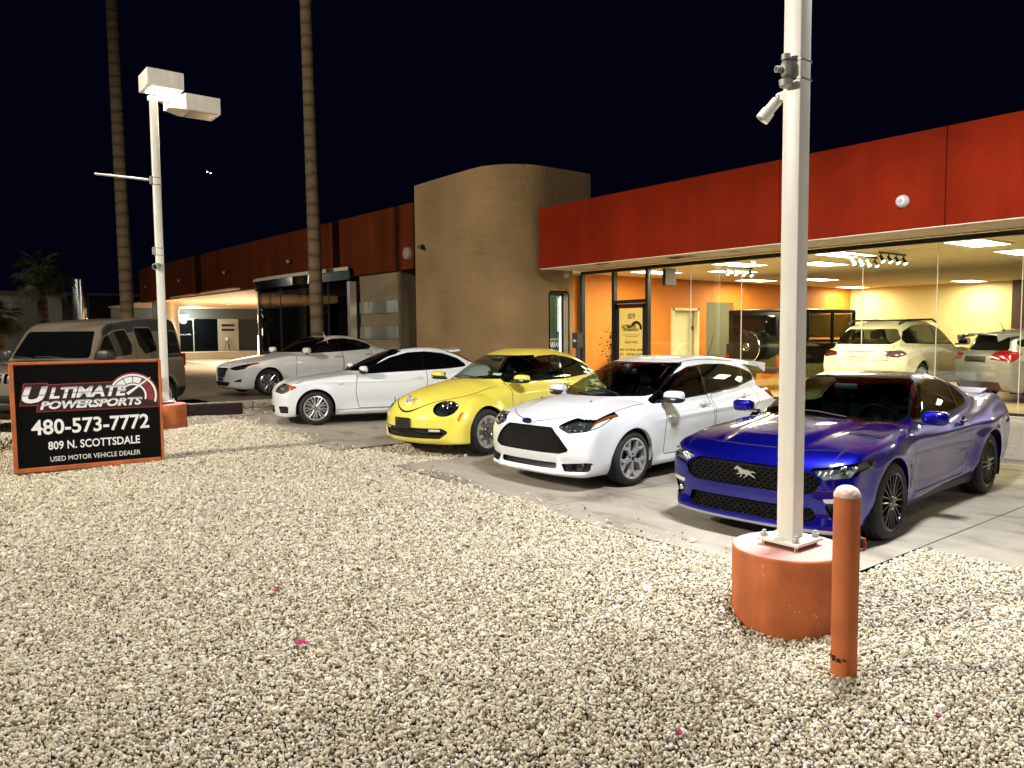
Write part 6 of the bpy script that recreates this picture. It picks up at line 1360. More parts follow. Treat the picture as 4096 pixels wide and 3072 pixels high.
# ---------------------------------------------------------------- white coupe and white sedan
def small_coupe():
    P = paint('white_paint', (.76,.79,.83))
    c = dict(wb=2.66, R=.316, h=1.42, lo=-3.7, hi=.92, res=.023,
        top=[(.86,.52),(.76,.66),(.62,.765),(.4,.835),(.1,.885),(-.3,.93),(-.7,.965),(-1.2,.92),(-2.6,.96),(-2.95,1.03),(-3.3,1.07),(-3.6,1.03)],
        crown=[(.8,.04),(0,.05),(-3,.04)], plan=[(.8,.80),(.5,.835),(0,.86),(-.7,.85),(-1.5,.855),(-2.2,.865),(-2.7,.875),(-3.2,.85),(-3.6,.79)],
        section=[(.12,.12),(.2,.07),(.28,.04),(.36,.03),(.5,.006),(.65,.0),(.78,.008),(.86,.03),(.95,.07),(1.1,.14)],
        bottom=[(.9,.17),(.6,.155),(0,.165),(-2.7,.17),(-3.2,.22),(-3.6,.30)],
        nose=[(.1,.64),(.17,.735),(.25,.755),(.4,.765),(.52,.765),(.6,.75),(.7,.71),(.78,.60),(.86,.4)], tail=[(.15,-3.2),(.35,-3.5),(.55,-3.59),(.8,-3.58),(.95,-3.56),(1.05,-3.5)],
        roof=[(-.4,.90),(-.65,.985),(-.85,1.085),(-1.15,1.225),(-1.45,1.335),(-1.75,1.395),(-2.1,1.417),(-2.4,1.405),(-2.7,1.355),(-2.95,1.27),(-3.2,1.135),(-3.45,.98)],
        cabin=[(-.5,.775),(-1,.785),(-1.8,.785),(-2.5,.75),(-3,.68),(-3.4,.6)], tumble=[(.9,0),(1.0,.03),(1.1,.075),(1.2,.13),(1.3,.20),(1.4,.29)],
        flare=.018, flare_w=.09, kh=.07, kf=.06, kg=.09, kj=.05, belt=.84, gcrown=.05, wind_curve=.20, nose_round=(.26,2.5), inw=.64,
        wind_x=(-1.75,-.45,.97), wind=[(.54,1.345,.05),(.69,1.0,.06)], win_z=.88, seal_w=.014,
        wins=[dict(poly=[(-.90,.945,.02),(-1.15,1.09,.1),(-1.45,1.225,.2),(-1.80,1.308,.3),(-2.15,1.325,.4),(-2.5,1.285,.4),(-2.80,1.18,.2),(-2.98,1.04,.03),(-2.6,1.005,.1),(-1.8,.975,.3)], names=['door_window','quarter_window'], splits=[(-2.08,.05)], pillar=.012, mats=[MT['tint']])],
        rearw=[(.48,1.345,.06),(.56,1.09,.06)], rear_x=(-3.5,-2.6,1.08),
        fronts=[('grille', [(.03,.60,.03),(.24,.59,.05),(.22,.47,.04),(.04,.47,.03)], .03, MT['black']), ('lower_grille', mirror_y([(.40,.36,.03),(.40,.22,.04)]), .05, MT['black']), ('brake_duct', [(.60,.36,.02),(.80,.37,.02),(.82,.235,.02),(.63,.235,.02)], .05, MT['black'])],
        head=[(.80,.655,.03),(.60,.595,.06),(.34,.72,.005),(.50,.765,.03),(.75,.755,.03)], head_proj=side, head_where=lambda C, N: (C[:,1] > .42) & (C[:,0] > .2), head_dep=.03,
        doors=[([(-.78,.95),(-.74,.60,.2),(-.80,.29,.05),(-1.98,.29,.05),(-2.12,.55,.2),(-2.13,1.0)], .965)],
        seams=[(lambda V: V[:,2]-.275-.0*V[:,0], lambda C, N: (N[:,1] > .5) & (C[:,0] < -.4) & (C[:,0] > -2.3)),
               (lambda V: V[:,2]-.765+.30*(V[:,0]-.40), lambda C, N: (N[:,1] > .3) & (C[:,0] > .1) & (C[:,0] < .36))])
    def extra(x, z): return .012*np.exp(-((z-(.80+.02*np.clip(-x, 0, 3)/3))/.03)**2)*np.clip((-x+.1)/.4, 0, 1)+.022*np.exp(-((z-.23)/.05)**2)*np.clip((-x-.4)/.2, 0, 1)*np.clip((x+2.3)/.2, 0, 1)-.01*np.exp(-((z-.42)/.1)**2)*np.clip((-x-.5)/.3, 0, 1)*np.clip((x+2.2)/.3, 0, 1)
    c['extra'] = extra
    def inside(b, sg, at):
        b.use(MT['reflector'])
        for y, z in ((.70,.675),(.60,.68)): p, n = at(y, z, .022); b.lathe([(.016,-.012),(.036,.002),(.044,.012)], 20, basis(p, (-.55*sg,1,0), (-.1,0,1)))
    c['amber'] = lambda V: V[:,0]-.47-.35*(V[:,2]-.70); c['amberm'] = mat('orange_corner', (.62,.07,.006), .15, coat=1)
    c['inside'] = inside; c['housing'] = mat('bright_lamp_housing', (.45,.45,.44), .2, .8)
    c['pre'] = lambda s: s.cut(front(fillet([(.42,.93),(.85,.93),(.85,.76),(.42,.78)], .04)), 'tail_light', where=isr)
    root, s = trim_car(c, 'small_coupe_car', 'white two-door coupe with orange front corner lights left of the yellow car', P)
    for sd in ('left', 'right'): s.part('tail_light', 'tail_light', MT['red'], root, sd)
    for sg in (1, -1):
        mirror(root, -.88, .925, 1.015, P, sg, (.075,.09,.075), .6, MT['black']); handle(root, -1.93, .845, .835, P, sg, .21, cup=P)
        b = MB().use(mat('pale_marker_lens', (.62,.60,.55), .15, coat=1)); b.box((-.47, sg*.858, .755), (.11,.012,.028), 0, .005); b.build('side_repeater', parent=root)
    wheelset(c, root, 'pairs', dict(MT, rim=MT['silver']), .855, .225, .22, rot=.1)
    b = MB().use(P); vs = []; n = 16
    for i in range(n+1):
        t = -1+2*i/n; y = .46*t; dr = -.03*abs(t)**3; vs += [(-2.62, y, 1.375+dr), (-2.80, y, 1.375+dr), (-2.90, y, 1.385+dr), (-2.89, y, 1.36+dr), (-2.70, y, 1.34+dr)]
    b.add(vs, [(i*5+k, i*5+(k+1) % 5, (i+1)*5+(k+1) % 5, (i+1)*5+k) for i in range(n) for k in range(5)]+[(0,1,2,3,4), tuple(n*5+k for k in range(5))]); b.build('roof_spoiler', parent=root, smooth=True)
    b = MB().use(MT['gloss']); b.box((-1.75, 0, 1.397), (.62,.78,.012), 0, .004, Matrix.Rotation(.06, 4, 'Y')); b.build('sunroof', parent=root)
    return root, s, c

def sedan():
    P = paint('pearl_white_paint', (.74,.74,.71))
    c = dict(wb=2.73, R=.318, h=1.43, lo=-3.9, hi=1.0, res=.024,
        top=[(.95,.50),(.85,.64),(.7,.745),(.45,.815),(.1,.885),(-.3,.945),(-.65,.99),(-1.2,.95),(-2.6,1.0),(-2.95,1.055),(-3.3,1.09),(-3.75,1.06)],
        crown=[(.8,.04),(0,.05),(-3,.04)], plan=[(.9,.82),(.5,.86),(0,.885),(-.7,.875),(-1.5,.88),(-2.2,.89),(-2.75,.895),(-3.3,.87),(-3.8,.80)],
        section=[(.12,.12),(.2,.07),(.3,.045),(.42,.02),(.55,.008),(.68,.0),(.8,.010),(.88,.03),(.97,.07),(1.1,.14)],
        bottom=[(.95,.18),(.6,.16),(0,.17),(-2.7,.18),(-3.3,.22),(-3.8,.32)],
        nose=[(.1,.70),(.18,.82),(.26,.84),(.4,.84),(.55,.835),(.66,.81),(.74,.74),(.84,.5)], tail=[(.15,-3.3),(.35,-3.66),(.55,-3.74),(.8,-3.74),(1.0,-3.72),(1.08,-3.66)],
        roof=[(-.45,.92),(-.7,1.01),(-.95,1.12),(-1.25,1.255),(-1.55,1.355),(-1.85,1.41),(-2.15,1.425),(-2.5,1.400),(-2.8,1.335),(-3.1,1.23),(-3.4,1.09),(-3.6,.98)],
        cabin=[(-.5,.79),(-1,.805),(-1.8,.81),(-2.5,.78),(-3,.72),(-3.5,.62)], tumble=[(.9,0),(1.0,.03),(1.1,.075),(1.2,.13),(1.3,.20),(1.4,.29)],
        flare=.02, flare_w=.10, kh=.08, kf=.07, kg=.10, kj=.06, belt=.84, gcrown=.05, wind_curve=.22, nose_round=(.30,2.5), inw=.64,
        wind_x=(-1.85,-.5,.99), wind=[(.55,1.365,.05),(.71,1.03,.06)], win_z=.9, seal_w=.014,
        wins=[dict(poly=[(-.95,.985,.02),(-1.2,1.12,.1),(-1.5,1.245,.2),(-1.85,1.322,.3),(-2.2,1.335,.4),(-2.55,1.29,.3),(-2.88,1.185,.1),(-2.98,1.12,.05),(-2.85,1.065,.08),(-2.2,1.03,.3),(-1.6,1.005,.3)], names=['front_door_window','rear_door_window'], splits=[(-1.98,.0)], pillar=.02, mats=[MT['tint']])],
        rearw=[(.48,1.355,.06),(.58,1.11,.06)], rear_x=(-3.6,-2.6,1.1),
        fronts=[('grille', mirror_y([(.31,.655,.03),(.20,.455,.03)]), .03, mat('ribbed_grille', (.012,.012,.012), .35, bump=.5, bscale=40)), ('lower_grille', mirror_y([(.44,.335,.02),(.34,.235,.03)]), .05, MT['black']), ('fog_pocket', [(.52,.345,.01),(.74,.425,.03),(.76,.34,.03)], .03, MT['black'])],
        rims={'grille': .014}, rimm=MT['chrome'],
        head=[(.36,.655,.02),(.60,.62,.05),(.80,.655,.05),(.875,.80,.005),(.70,.745,.05)], housing=DARKHOUSE(),
        doors=[([(-.74,.98),(-.70,.6,.2),(-.74,.28,.05),(-1.98,.28,.05),(-2.02,1.03)], 1.0), ([(-2.02,1.03),(-2.02,.28,.05),(-2.36,.29,.1),(-2.5,.6,.3),(-2.86,.85,.2),(-2.88,1.05)], 1.05)],
        seams=[(lambda V: V[:,1]-.70-.0*V[:,0], lambda C, N: (N[:,2] > .5) & (C[:,0] > -.55) & (C[:,0] < .5)), (lambda V: V[:,0]-.74+.3*(np.abs(V[:,1])/.8)**2.5, lambda C, N: (N[:,2] > .2) & (C[:,1] < .7) & (C[:,2] > .67))])
    def extra(x, z): return .010*np.exp(-((z-.90)/.02)**2)*np.clip((-x-.5)/.4, 0, 1)-.012*np.exp(-((z-.46)/.12)**2)*np.clip((-x-.5)/.3, 0, 1)*np.clip((x+2.3)/.3, 0, 1)+.02*np.exp(-((z-.24)/.05)**2)*np.clip((-x-.4)/.2, 0, 1)*np.clip((x+2.3)/.2, 0, 1)
    c['extra'] = extra
    def inside(b, sg, at):
        b.use(MT['reflector'])
        for y, z in ((.58,.662),(.69,.678)): p, n = at(y, z, .02); b.lathe([(.014,-.012),(.030,.002),(.036,.010)], 18, basis(p, (0,1,0), (-.2,0,1)))
    c['amber'] = front(fillet([(.775,.66),(.80,.76),(.845,.80),(.84,.66)], .01)); c['amberm'] = mat('deep_orange', (.38,.03,.004), .15, coat=1)
    c['inside'] = inside
    c['pre'] = lambda s: s.cut(front(fillet([(.38,.97),(.86,.99),(.86,.82),(.42,.80)], .04)), 'tail_light', where=isr)
    root, s = trim_car(c, 'sedan_car', 'pearl white four-door sedan with chrome ten-spoke wheels parked on the raised lot', P)
    for sd in ('left', 'right'): s.part('tail_light', 'tail_light', MT['red'], root, sd)
    for sg in (1, -1):
        mirror(root, -.94, .965, 1.055, P, sg, (.085,.11,.075), .62)
        for x, z in ((-1.80,.895),(-2.72,.935)): handle(root, x, .868, z, P, sg, .21, cup=P)
        p, n = s.at(.70,.375,.02,.3,sg); b = MB().use(MT['reflector']); b.ball(p, (.03,.03,.03)); b.build('fog_light', parent=root, smooth=True)
    b = MB().use(MT['chrome']); b.lathe([(.045,0),(.05,.006),(.055,0)], 24, basis((.815, 0, .575), (0,1,0), (-.2,0,1)), ); b.tube([(.825,.02,.60),(.825,-.01,.57),(.825,.03,.56)], .005, 6); b.build('round_badge', parent=root, smooth=True)
    b = MB().use(MT['black']); b.box((.85, 0, .40), (.02,.30,.07), 0, .006); b.build('number_plate_holder', parent=root)
    wheelset(c, root, 'ten', dict(MT, rim=mat('dark_chrome_wheel', (.75,.75,.76), .14, 1.0)), .875, .235, .22, rot=.0)
    return root, s, c
# ---------------------------------------------------------------- blue coupe with the long bonnet
def mustang():
    c = dict(wb=2.72, R=.345, top=[(.95,.60),(.84,.715),(.70,.80),(.5,.865),(.2,.915),(0,.935),(-.3,.958),(-.55,.975),(-.8,.94),(-1.5,.92),(-2.5,.96),(-2.9,1.02),(-3.2,1.065),(-3.6,1.085),(-3.85,1.06)],
        crown=[(.9,.03),(.3,.05),(-.5,.05),(-3,.03),(-3.8,.04)], plan=[(.9,.86),(.5,.90),(0,.915),(-.7,.89),(-1.5,.885),(-2.2,.915),(-2.75,.945),(-3.3,.92),(-3.9,.86)],
        section=[(.12,.12),(.2,.075),(.3,.05),(.42,.02),(.55,.01),(.68,.0),(.78,.012),(.86,.03),(.95,.075),(1.05,.14),(1.15,.22)],
        bottom=[(.95,.155),(.7,.15),(0,.16),(-2.7,.17),(-3.3,.20),(-3.9,.30)],
        nose=[(.1,.80),(.16,.885),(.22,.885),(.30,.85),(.38,.865),(.46,.88),(.56,.875),(.66,.86),(.72,.83),(.80,.74),(.88,.55)],
        tail=[(.15,-3.6),(.35,-3.80),(.55,-3.86),(.75,-3.86),(.95,-3.85),(1.02,-3.87),(1.1,-3.80)],
        roof=[(-.2,.86),(-.45,.965),(-.6,1.045),(-.9,1.185),(-1.2,1.295),(-1.45,1.352),(-1.75,1.377),(-2.0,1.375),(-2.3,1.345),(-2.6,1.285),(-2.95,1.19),(-3.25,1.09),(-3.5,.98)],
        cabin=[(-.3,.80),(-.8,.81),(-1.5,.82),(-2.1,.80),(-2.7,.745),(-3.2,.66),(-3.6,.56)], tumble=[(.9,0),(1.0,.03),(1.1,.085),(1.2,.15),(1.3,.225),(1.4,.31)],
        flare=.028, flare_w=.13, arch_r=.39, kh=.08, kf=.05, kg=.09, kj=.07, belt=.84, gcrown=.05, wind_curve=.20, nose_round=(.21, 3.3), tail_round=(.20, 2.6), inw=.68, sm=.05)
    def hood(x, y):   # raised centre panel with two creases
        f = np.clip((.75-x)/.3, 0, 1)*np.clip((x+.75)/.15, 0, 1)
        e = .33+.10*np.clip((-x+.5)/1.0, 0, 1)
        return .022*f*(1/(1+np.exp((y-e)/.022)))-.012*f*np.exp(-((y-e-.06)/.05)**2)
    c['hood'] = hood
    def extra(x, z):  # shoulder crease over the rear wheel, hollow in the door, sill bulge
        r = .022*np.exp(-((z-(.80+.02*np.clip(-x-1.4, 0, 2)))/.045)**2)*np.clip((-x-.9)/.6, 0, 1)*np.clip((x+3.7)/.4, 0, 1)
        d = -.022*np.exp(-((z-.50)/.13)**2)*np.clip((-x-.45)/.3, 0, 1)*np.clip((x+2.35)/.3, 0, 1)
        sill = .025*np.exp(-((z-.25-.10*np.clip(-x-.5, 0, 2)/2)/.05)**2)*np.clip((-x-.5)/.2, 0, 1)*np.clip((x+2.3)/.2, 0, 1)
        return r+d+sill
    c['extra'] = extra
    P = paint('deep_blue_paint', (.0010,.0022,.27), .85, .36)
    root = thing('coupe_car', 'deep blue two-door coupe with black wheels behind the near white pole', 'car', group=None)
    s = Shell(car_field(c), (-4.0, 0, .08), (1.0, 1.08, 1.45), .021)
    s.cut(arch_g(0, .345, .385), 'arch', where=lambda C, N: (C[:,1] > .45)); s.cut(arch_g(-2.72, .345, .385), 'arch', where=lambda C, N: (C[:,1] > .45))
    wind = fillet(mirror_y([(.545,1.335,.05),(.745,.965,.06)]), .05)
    inw = lambda C, N: (N[:,0] > .12) & (C[:,0] < -.28) & (C[:,0] > -1.6) & (C[:,2] > .92) & (N[:,1] < .62)
    ws = lambda V: np.maximum(sdpoly(V[:,1], V[:,2], wind), V[:,0]+.36)
    s.cut(lambda V: ws(V)-.018, 'seal', where=inw); s.cut(ws, 'windscreen', ('seal',))
    win = fillet([(-.83,.985,.02),(-1.10,1.135),(-1.38,1.262,.1),(-1.72,1.305,.2),(-2.05,1.292,.2),(-2.42,1.19,.2),(-2.60,1.075,.05),(-2.5,1.03,.05),(-1.8,.992,.3)], .04)
    wn = lambda C, N: (N[:,1] > .3) & (C[:,2] > .9)
    s.cut(lambda V: side(win)(V)-.016, 'seal', where=wn); s.cut(side(win), 'side_window', ('seal',))
    s.cut(lambda V: np.abs(V[:,0]+2.17+.45*(V[:,2]-1.1))-.022, 'seal', ('side_window',)); s.cut(lambda V: V[:,0]+2.17+.45*(V[:,2]-1.1), 'quarter_window', ('side_window',))
    rearw = fillet(mirror_y([(.50,1.33,.05),(.60,1.10,.08)]), .05)
    s.cut(front(rearw), 'rear_window', where=lambda C, N: (N[:,0] < -.1) & (C[:,0] < -2.35) & (C[:,0] > -3.3) & (C[:,2] > 1.05) & (N[:,2] > .5))
    gr = fillet(mirror_y([(.50,.685,.03),(.655,.60,.04),(.60,.50,.05),(.50,.475,.05)]), .03)
    s.cut(lambda V: front(gr)(V)-.018, 'grille_rim', where=isf); s.cut(front(gr), 'grille', ('grille_rim',))
    lg = fillet(mirror_y([(.58,.365,.03),(.62,.27,.04),(.50,.225,.04)]), .03)
    s.cut(front(lg), 'lower_grille', where=isf)
    # lower lip line and fog pocket
    fog = fillet([(.665,.40,.02),(.86,.44,.03),(.86,.30,.03),(.72,.28,.04)], .03)
    s.cut(front(fog), 'fog_pocket', where=isf)
    turn = fillet([(.66,.452,.01),(.87,.472,.01),(.87,.435,.01),(.68,.418,.01)], .01)
    s.cut(front(turn), 'turn_signal', where=isf)
    s.cut(lambda V: V[:,2]-.185-.012*np.abs(V[:,1]), 'splitter', where=lambda C, N: isf(C, N) & (C[:,2] > .14))
    hl = fillet([(.545,.655,.008),(.575,.695,.012),(.72,.712,.02),(.90,.760,.02),(.905,.70,.03),(.86,.640,.03),(.64,.603,.03)], .02)
    s.cut(lambda V: front(hl)(V)-.006, 'lamp_edge', where=lambda C, N: (N[:,0] > .02) & (C[:,0] > .35) & (N[:,2] < .93)); s.cut(front(hl), 'headlight', ('lamp_edge',))
    # seams: bonnet edge, door, fuel flap
    s.line(lambda V: V[:,1]-(.735+.045*np.clip(-V[:,0], -1, 1)), w=.0055, where=lambda C, N: (N[:,2] > .6) & (C[:,0] > -.42) & (C[:,0] < .66))
    s.line(lambda V: V[:,0]-.665+.28*(np.abs(V[:,1])/.9)**2.5, w=.0055, where=lambda C, N: (N[:,2] > .3) & (C[:,1] < .75) & (C[:,2] > .70))
    door = fillet([(-.62,.97),(-.60,.60,.2),(-.70,.31,.1),(-1.95,.33,.1),(-2.13,.60,.3),(-2.16,.97)], .05)
    s.line(side(door), w=.0055, where=lambda C, N: (N[:,1] > .4) & (C[:,2] < .955))
    s.cut(lambda V: V[:,2]-.235-.035*np.clip((-V[:,0]-.4)/1.9, 0, 1), 'sill', where=lambda C, N: (C[:,1] > .6) & (C[:,0] < -.35) & (C[:,0] > -2.4))
    tl = fillet([(.30,.93),(.84,.95),(.84,.80),(.30,.82)], .02)
    s.cut(front(tl), 'tail_light', where=isr)
    s.finish()
    s.lip('arch', (0,-.05,0), 'archlip')
    s.recess('grille', (-.045,0,0), wall='gridwall'); s.recess('lower_grille', (-.06,0,0), wall='gridwall'); s.recess('fog_pocket', (-.05,0,0), wall='gridwall'); s.recess('headlight', depth=.004)
    for l in ('windscreen', 'side_window', 'quarter_window', 'rear_window'): s.recess(l, depth=.004)
    s.copy_label('body', 'liner', depth=.03)
    keep = [i for i in range(len(s.L)) if s.L[i] != 'liner' or min(s.V[k][2] for k in s.Fc[i]) > .9 and -3.0 < s.V[s.Fc[i][0]][0] < -.45]
    s.Fc = [s.Fc[i] for i in keep]; s.L = [s.L[i] for i in keep]
    s.part('body', ['body', 'archlip', 'gap', 'splitter', 'grille_rim'], [P, P, MT['gap'], mat('splitter_pale_sheen', (.35,.38,.45), .35, .3), P], root)  # splitter pale: silver-white reflection put into its colour
    s.part('headliner', 'liner', MT['inner'], root)
    s.part('windscreen', 'windscreen', GLASS_TEAL, root); s.part('rear_window', 'rear_window', MT['tint'], root)
    for sd in ('left', 'right'):
        s.part('side_window', 'side_window', GLASS_SIDE, root, sd); s.part('quarter_window', 'quarter_window', MT['tint'], root, sd)
        s.part('tail_light', 'tail_light', MT['red'], root, sd); s.part('turn_signal', 'turn_signal', mat('pale_marker_lens', (.62,.60,.55), .15, coat=1), root, sd)
        s.part('fog_pocket', 'fog_pocket', MT['black'], root, sd)
    s.part('window_seal', 'seal', MT['gloss'], root)
    gm = mat('grille_mesh', (.002,.002,.0025), .6, spec=.15)
    barm = mat('dark_mesh_bars', (.0035,.0035,.004), .45, spec=.3); GP = fillet(mirror_y([(.50,.685,.03),(.655,.60,.04),(.60,.50,.05),(.50,.475,.05)]), .03)
    s.at(0,.6); honeycomb(s, root, GP, .060, .026, barm, .034); honeycomb(s, root, fillet(mirror_y([(.58,.365,.03),(.62,.27,.04),(.50,.225,.04)]), .03), .060, .026, barm, .05)
    g = s.part('grille', ['grille', 'gridwall'], [gm, MT['gloss']], root); s.part('lower_grille', 'lower_grille', gm, root)
    s.part('side_skirt', 'sill', MT['black'], root); s.part('lamp_trim', 'lamp_edge', MT['gloss'], root)
    def inside(b, sg, at):
        p, n = at(.80,.690,.012); b.use(MT['reflector']); M = basis(p, (0,1,0), (-.1,0,1))
        b.lathe([(.016,.004),(.030,.012),(.036,.006),(.032,-.01)], 20, M); b.use(MT['lens']); b.ball(p, .018, 14, 10); b.use(MT['reflector']); q, n = at(.86,.715,.014); b.ball(q, (.012,.03,.014), 10, 8)
        b.use(mat('lamp_bars', (.75,.78,.8), .2))
        for k in range(3):
            y = .635+.040*k; p, n = at(y,.660+.004*k,.010); b.box(p, (.012, .014, .046), 0, .003, Matrix.Rotation(sg*-.55, 4, 'X'))
    lamp_unit(s, root, 'headlight', .03, inside, mats=mat('grey_lamp_housing', (.20,.23,.25), .3, .4))
    for sg in (1, -1):
        p, n = s.at(.765,.345,.03,.3,sg); b = MB().use(MT['reflector']); b.ball(p, (.028,.034,.034), 16, 10); b.use(MT['black']); b.lathe([(.036,0),(.046,.012),(.038,.02)], 20, basis(p, n.cross(Vector((0,0,1))), (0,0,1))); b.build('fog_light', parent=root, smooth=True)
        mirror(root, -.80, .985, 1.01, P, sg, (.075,.115,.066), .55)
        b = MB().use(MT['chrome']); b.box((-.755, sg*.885, .962), (.04, .20, .022), 0, .006); b.build('mirror_base', parent=root)
        handle(root, -1.92, .888, .885, P, sg, .20, cup=MT['gap'])
    wheelset(c, root, 'multi', dict(MT, rim=MT['blackwheel']), .925, .255, .25, rot=.1)
    liner(root, 0, .345, .392, .45, .90, MT['dark']); liner(root, -2.72, .345, .392, .45, .93, MT['dark'])
    cabin(root, c, -.62, .97, [(-1.62,.38,.22),(-1.62,-.38,.22)])
    b = MB().use(MT['black']); b.box((-1.15, 0, 1.245), (.03,.24,.06), 0, .012); b.build('rear_view_mirror', parent=root, smooth=True)
    b = MB().use(MT['black']); b.box((-1.3, 0, .19), (2.9, 1.5, .06)); b.build('underbody', parent=root)
    wiper(root, -.47, .30, 1.0, -.56, -.28, 1.035)
    # deck spoiler
    b = MB().use(P); n = 20; vs = []
    for i in range(n+1):
        y = -.62+1.24*i/n; xx = -3.72+.10*(abs(y)/.62)**3
        vs += [(xx+.20, y, 1.068), (xx+.04, y, 1.095), (xx-.06, y, 1.112), (xx-.05, y, 1.085), (xx+.10, y, 1.05)]
    b.add(vs, [(i*5+k, i*5+(k+1) % 5, (i+1)*5+(k+1) % 5, (i+1)*5+k) for i in range(n) for k in range(5)]+[(0,1,2,3,4), tuple(n*5+k for k in range(5))])
    b.build('rear_spoiler', parent=root, smooth=True)
    # running horse emblem
    horse = [(-.100,.020),(-.092,.034),(-.080,.040),(-.072,.052),(-.064,.044),(-.050,.040),(-.030,.028),(-.010,.022),(.020,.024),(.040,.022),(.052,.014),(.070,.018),(.090,.010),(.104,.012),(.092,.002),(.074,.008),(.058,.002),(.060,-.010),(.078,-.018),(.096,-.034),(.090,-.038),(.070,-.026),(.050,-.020),(.040,-.012),(.030,-.020),(.012,-.034),(-.004,-.048),(-.012,-.046),(.004,-.030),(.014,-.018),(-.006,-.014),(-.020,-.016),(-.026,-.030),(-.040,-.046),(-.048,-.043),(-.036,-.028),(-.032,-.014),(-.044,-.014),(-.060,-.024),(-.078,-.022),(-.080,-.016),(-.062,-.014),(-.050,-.004),(-.056,.008),(-.068,.022),(-.084,.020),(-.094,.012)]
    b = MB().use(mat('bright_badge', (.85,.85,.83), .18, .9)); b.prism([(p[0]*1.05, p[1]*1.05) for p in horse], .008, basis((.872, 0, .600), (0,1,0), (-.05,0,1))); b.build('horse_emblem', parent=root)
    return root, s, c
# ---------------------------------------------------------------- boxy grey car by the sign, and the cars in the showroom
def suv():
    P = paint('greyish_tan_paint', (.10,.083,.058), .2, .42); BK = mat('grey_black_cladding', (.010,.010,.010), .7, spec=.2)
    c = dict(wb=2.575, R=.335, h=1.88, lo=-3.5, hi=.95, res=.026, cat='car',
        top=[(.9,.86),(.8,.99),(.65,1.055),(.3,1.085),(0,1.10),(-.3,1.115),(-.6,1.12),(-3.3,1.10)], crown=[(.8,.03),(-3,.03)], plan=[(.9,.85),(.4,.875),(0,.895),(-1,.885),(-2.5,.90),(-3.3,.88)],
        section=[(.15,.08),(.3,.03),(.5,.0),(.8,.0),(1.0,.015),(1.1,.04),(1.2,.06)], bottom=[(.9,.24),(.5,.22),(-2.6,.24),(-3.4,.32)],
        nose=[(.2,.72),(.3,.78),(.5,.80),(.8,.78),(.95,.74),(1.05,.62)], tail=[(.2,-3.2),(.5,-3.38),(1.0,-3.36),(1.3,-3.33),(1.8,-3.22)],
        roof=[(-.1,.94),(-.35,1.02),(-.52,1.08),(-.62,1.17),(-.78,1.40),(-.93,1.60),(-1.03,1.69),(-1.2,1.75),(-1.6,1.80),(-2.1,1.84),(-2.6,1.86),(-3.1,1.85),(-3.28,1.80),(-3.36,1.3)], rsm=.025,
        cabin=[(-.2,.84),(-.8,.86),(-1.6,.865),(-2.6,.85),(-3.3,.81)], tumble=[(1.0,0),(1.1,.008),(1.3,.03),(1.5,.065),(1.7,.11),(1.85,.15)], flare=.02, flare_w=.06, arch=.40, kh=.045, kf=.05, kg=.03, kj=.02, belt=1.0, gcrown=.015, wind_curve=.08, nose_round=(.14,3), tail_round=(.08,3), inw=.72,
        wind_x=(-1.25,-.2,1.12), wind=[(.66,1.60,.05),(.775,1.135,.05)], win_z=1.0, seal_w=.02, sealm=P,
        wins=[dict(poly=[(-.80,1.16,.03),(-1.04,1.49,.06),(-1.3,1.59,.12),(-1.62,1.625,.05),(-1.74,1.35,.06),(-1.70,1.17,.04),(-1.1,1.125,.1)], names=['front_door_window'], mats=[MT['tint']]),
              dict(poly=[(-1.86,1.655,.05),(-2.36,1.66,.05),(-2.46,1.22,.05),(-2.08,1.17,.05),(-1.93,1.33,.08)], names=['rear_door_window'], mats=[MT['tint']]),
              dict(poly=[(-2.68,1.62,.05),(-3.18,1.58,.05),(-3.24,1.15,.05),(-2.72,1.15,.05)], names=['quarter_window'], mats=[MT['tint']])],
        fronts=[('grille', mirror_y([(.42,.93,.02),(.42,.80,.02)]), .03, MT['black'])], wallm=BK,
        head=[(.46,.94,.02),(.80,.92,.04),(.78,.78,.04),(.46,.80,.02)], doors=[([(-.62,1.12),(-.58,.6,.2),(-.62,.35,.05),(-1.80,.35,.05),(-1.84,1.12)], 1.10), ([(-1.84,1.7),(-1.84,.4,.05),(-2.15,.42,.1),(-2.5,.85,.2),(-2.54,1.70)], 1.7)],
        skirt=(lambda V: V[:,2]-.48, lambda C, N: (N[:,1] > .3) | (C[:,2] < .46), BK))
    c['pre'] = lambda s: (s.cut(lambda V: np.maximum(np.maximum(1.625-.11*np.clip((V[:,0]+2.5)/1.5, 0, 1)**2-.02-V[:,2], -V[:,0]-3.4), V[:,0]+1.02), 'roof_side', where=lambda C, N: (N[:,1] > .28) & (C[:,1] > .5)), s.cut(lambda V: np.maximum(V[:,0]+2.60+.25*(V[:,2]-1.1), 1.08-V[:,2]), 'roof_side', where=lambda C, N: (N[:,1] > .5)))
    root, s = trim_car(c, 'boxy_car', 'boxy greyish tan car with black roof sides parked behind the dealer sign', P)
    s.part('roof_side', 'roof_side', BK, root)
    b = MB().use(MT['silver'])
    for z in (.835,.885): b.box((.77,0,z), (.03,.80,.022), 0, .005)
    b.build('grille_bar', parent=root)
    b = MB().use(BK); b.box((.78,0,.56), (.10,1.5,.10), 0, .03); b.box((.80,0,.42), (.08,1.45,.08), 0, .02); b.build('bumper', parent=root, smooth=True)
    for sg_ in (1, -1): mirror(root, -.80, 1.0, 1.18, MT['black'], sg_, (.085,.15,.105), .6); handle(root, -1.62, .885, .99, P, sg_, .18)
    b = MB().use(MT['red'])
    for sg_ in (1, -1): b.box((-3.31, sg_*.76, 1.02), (.12,.16,.26), 0, .02)
    b.build('tail_light', parent=root)
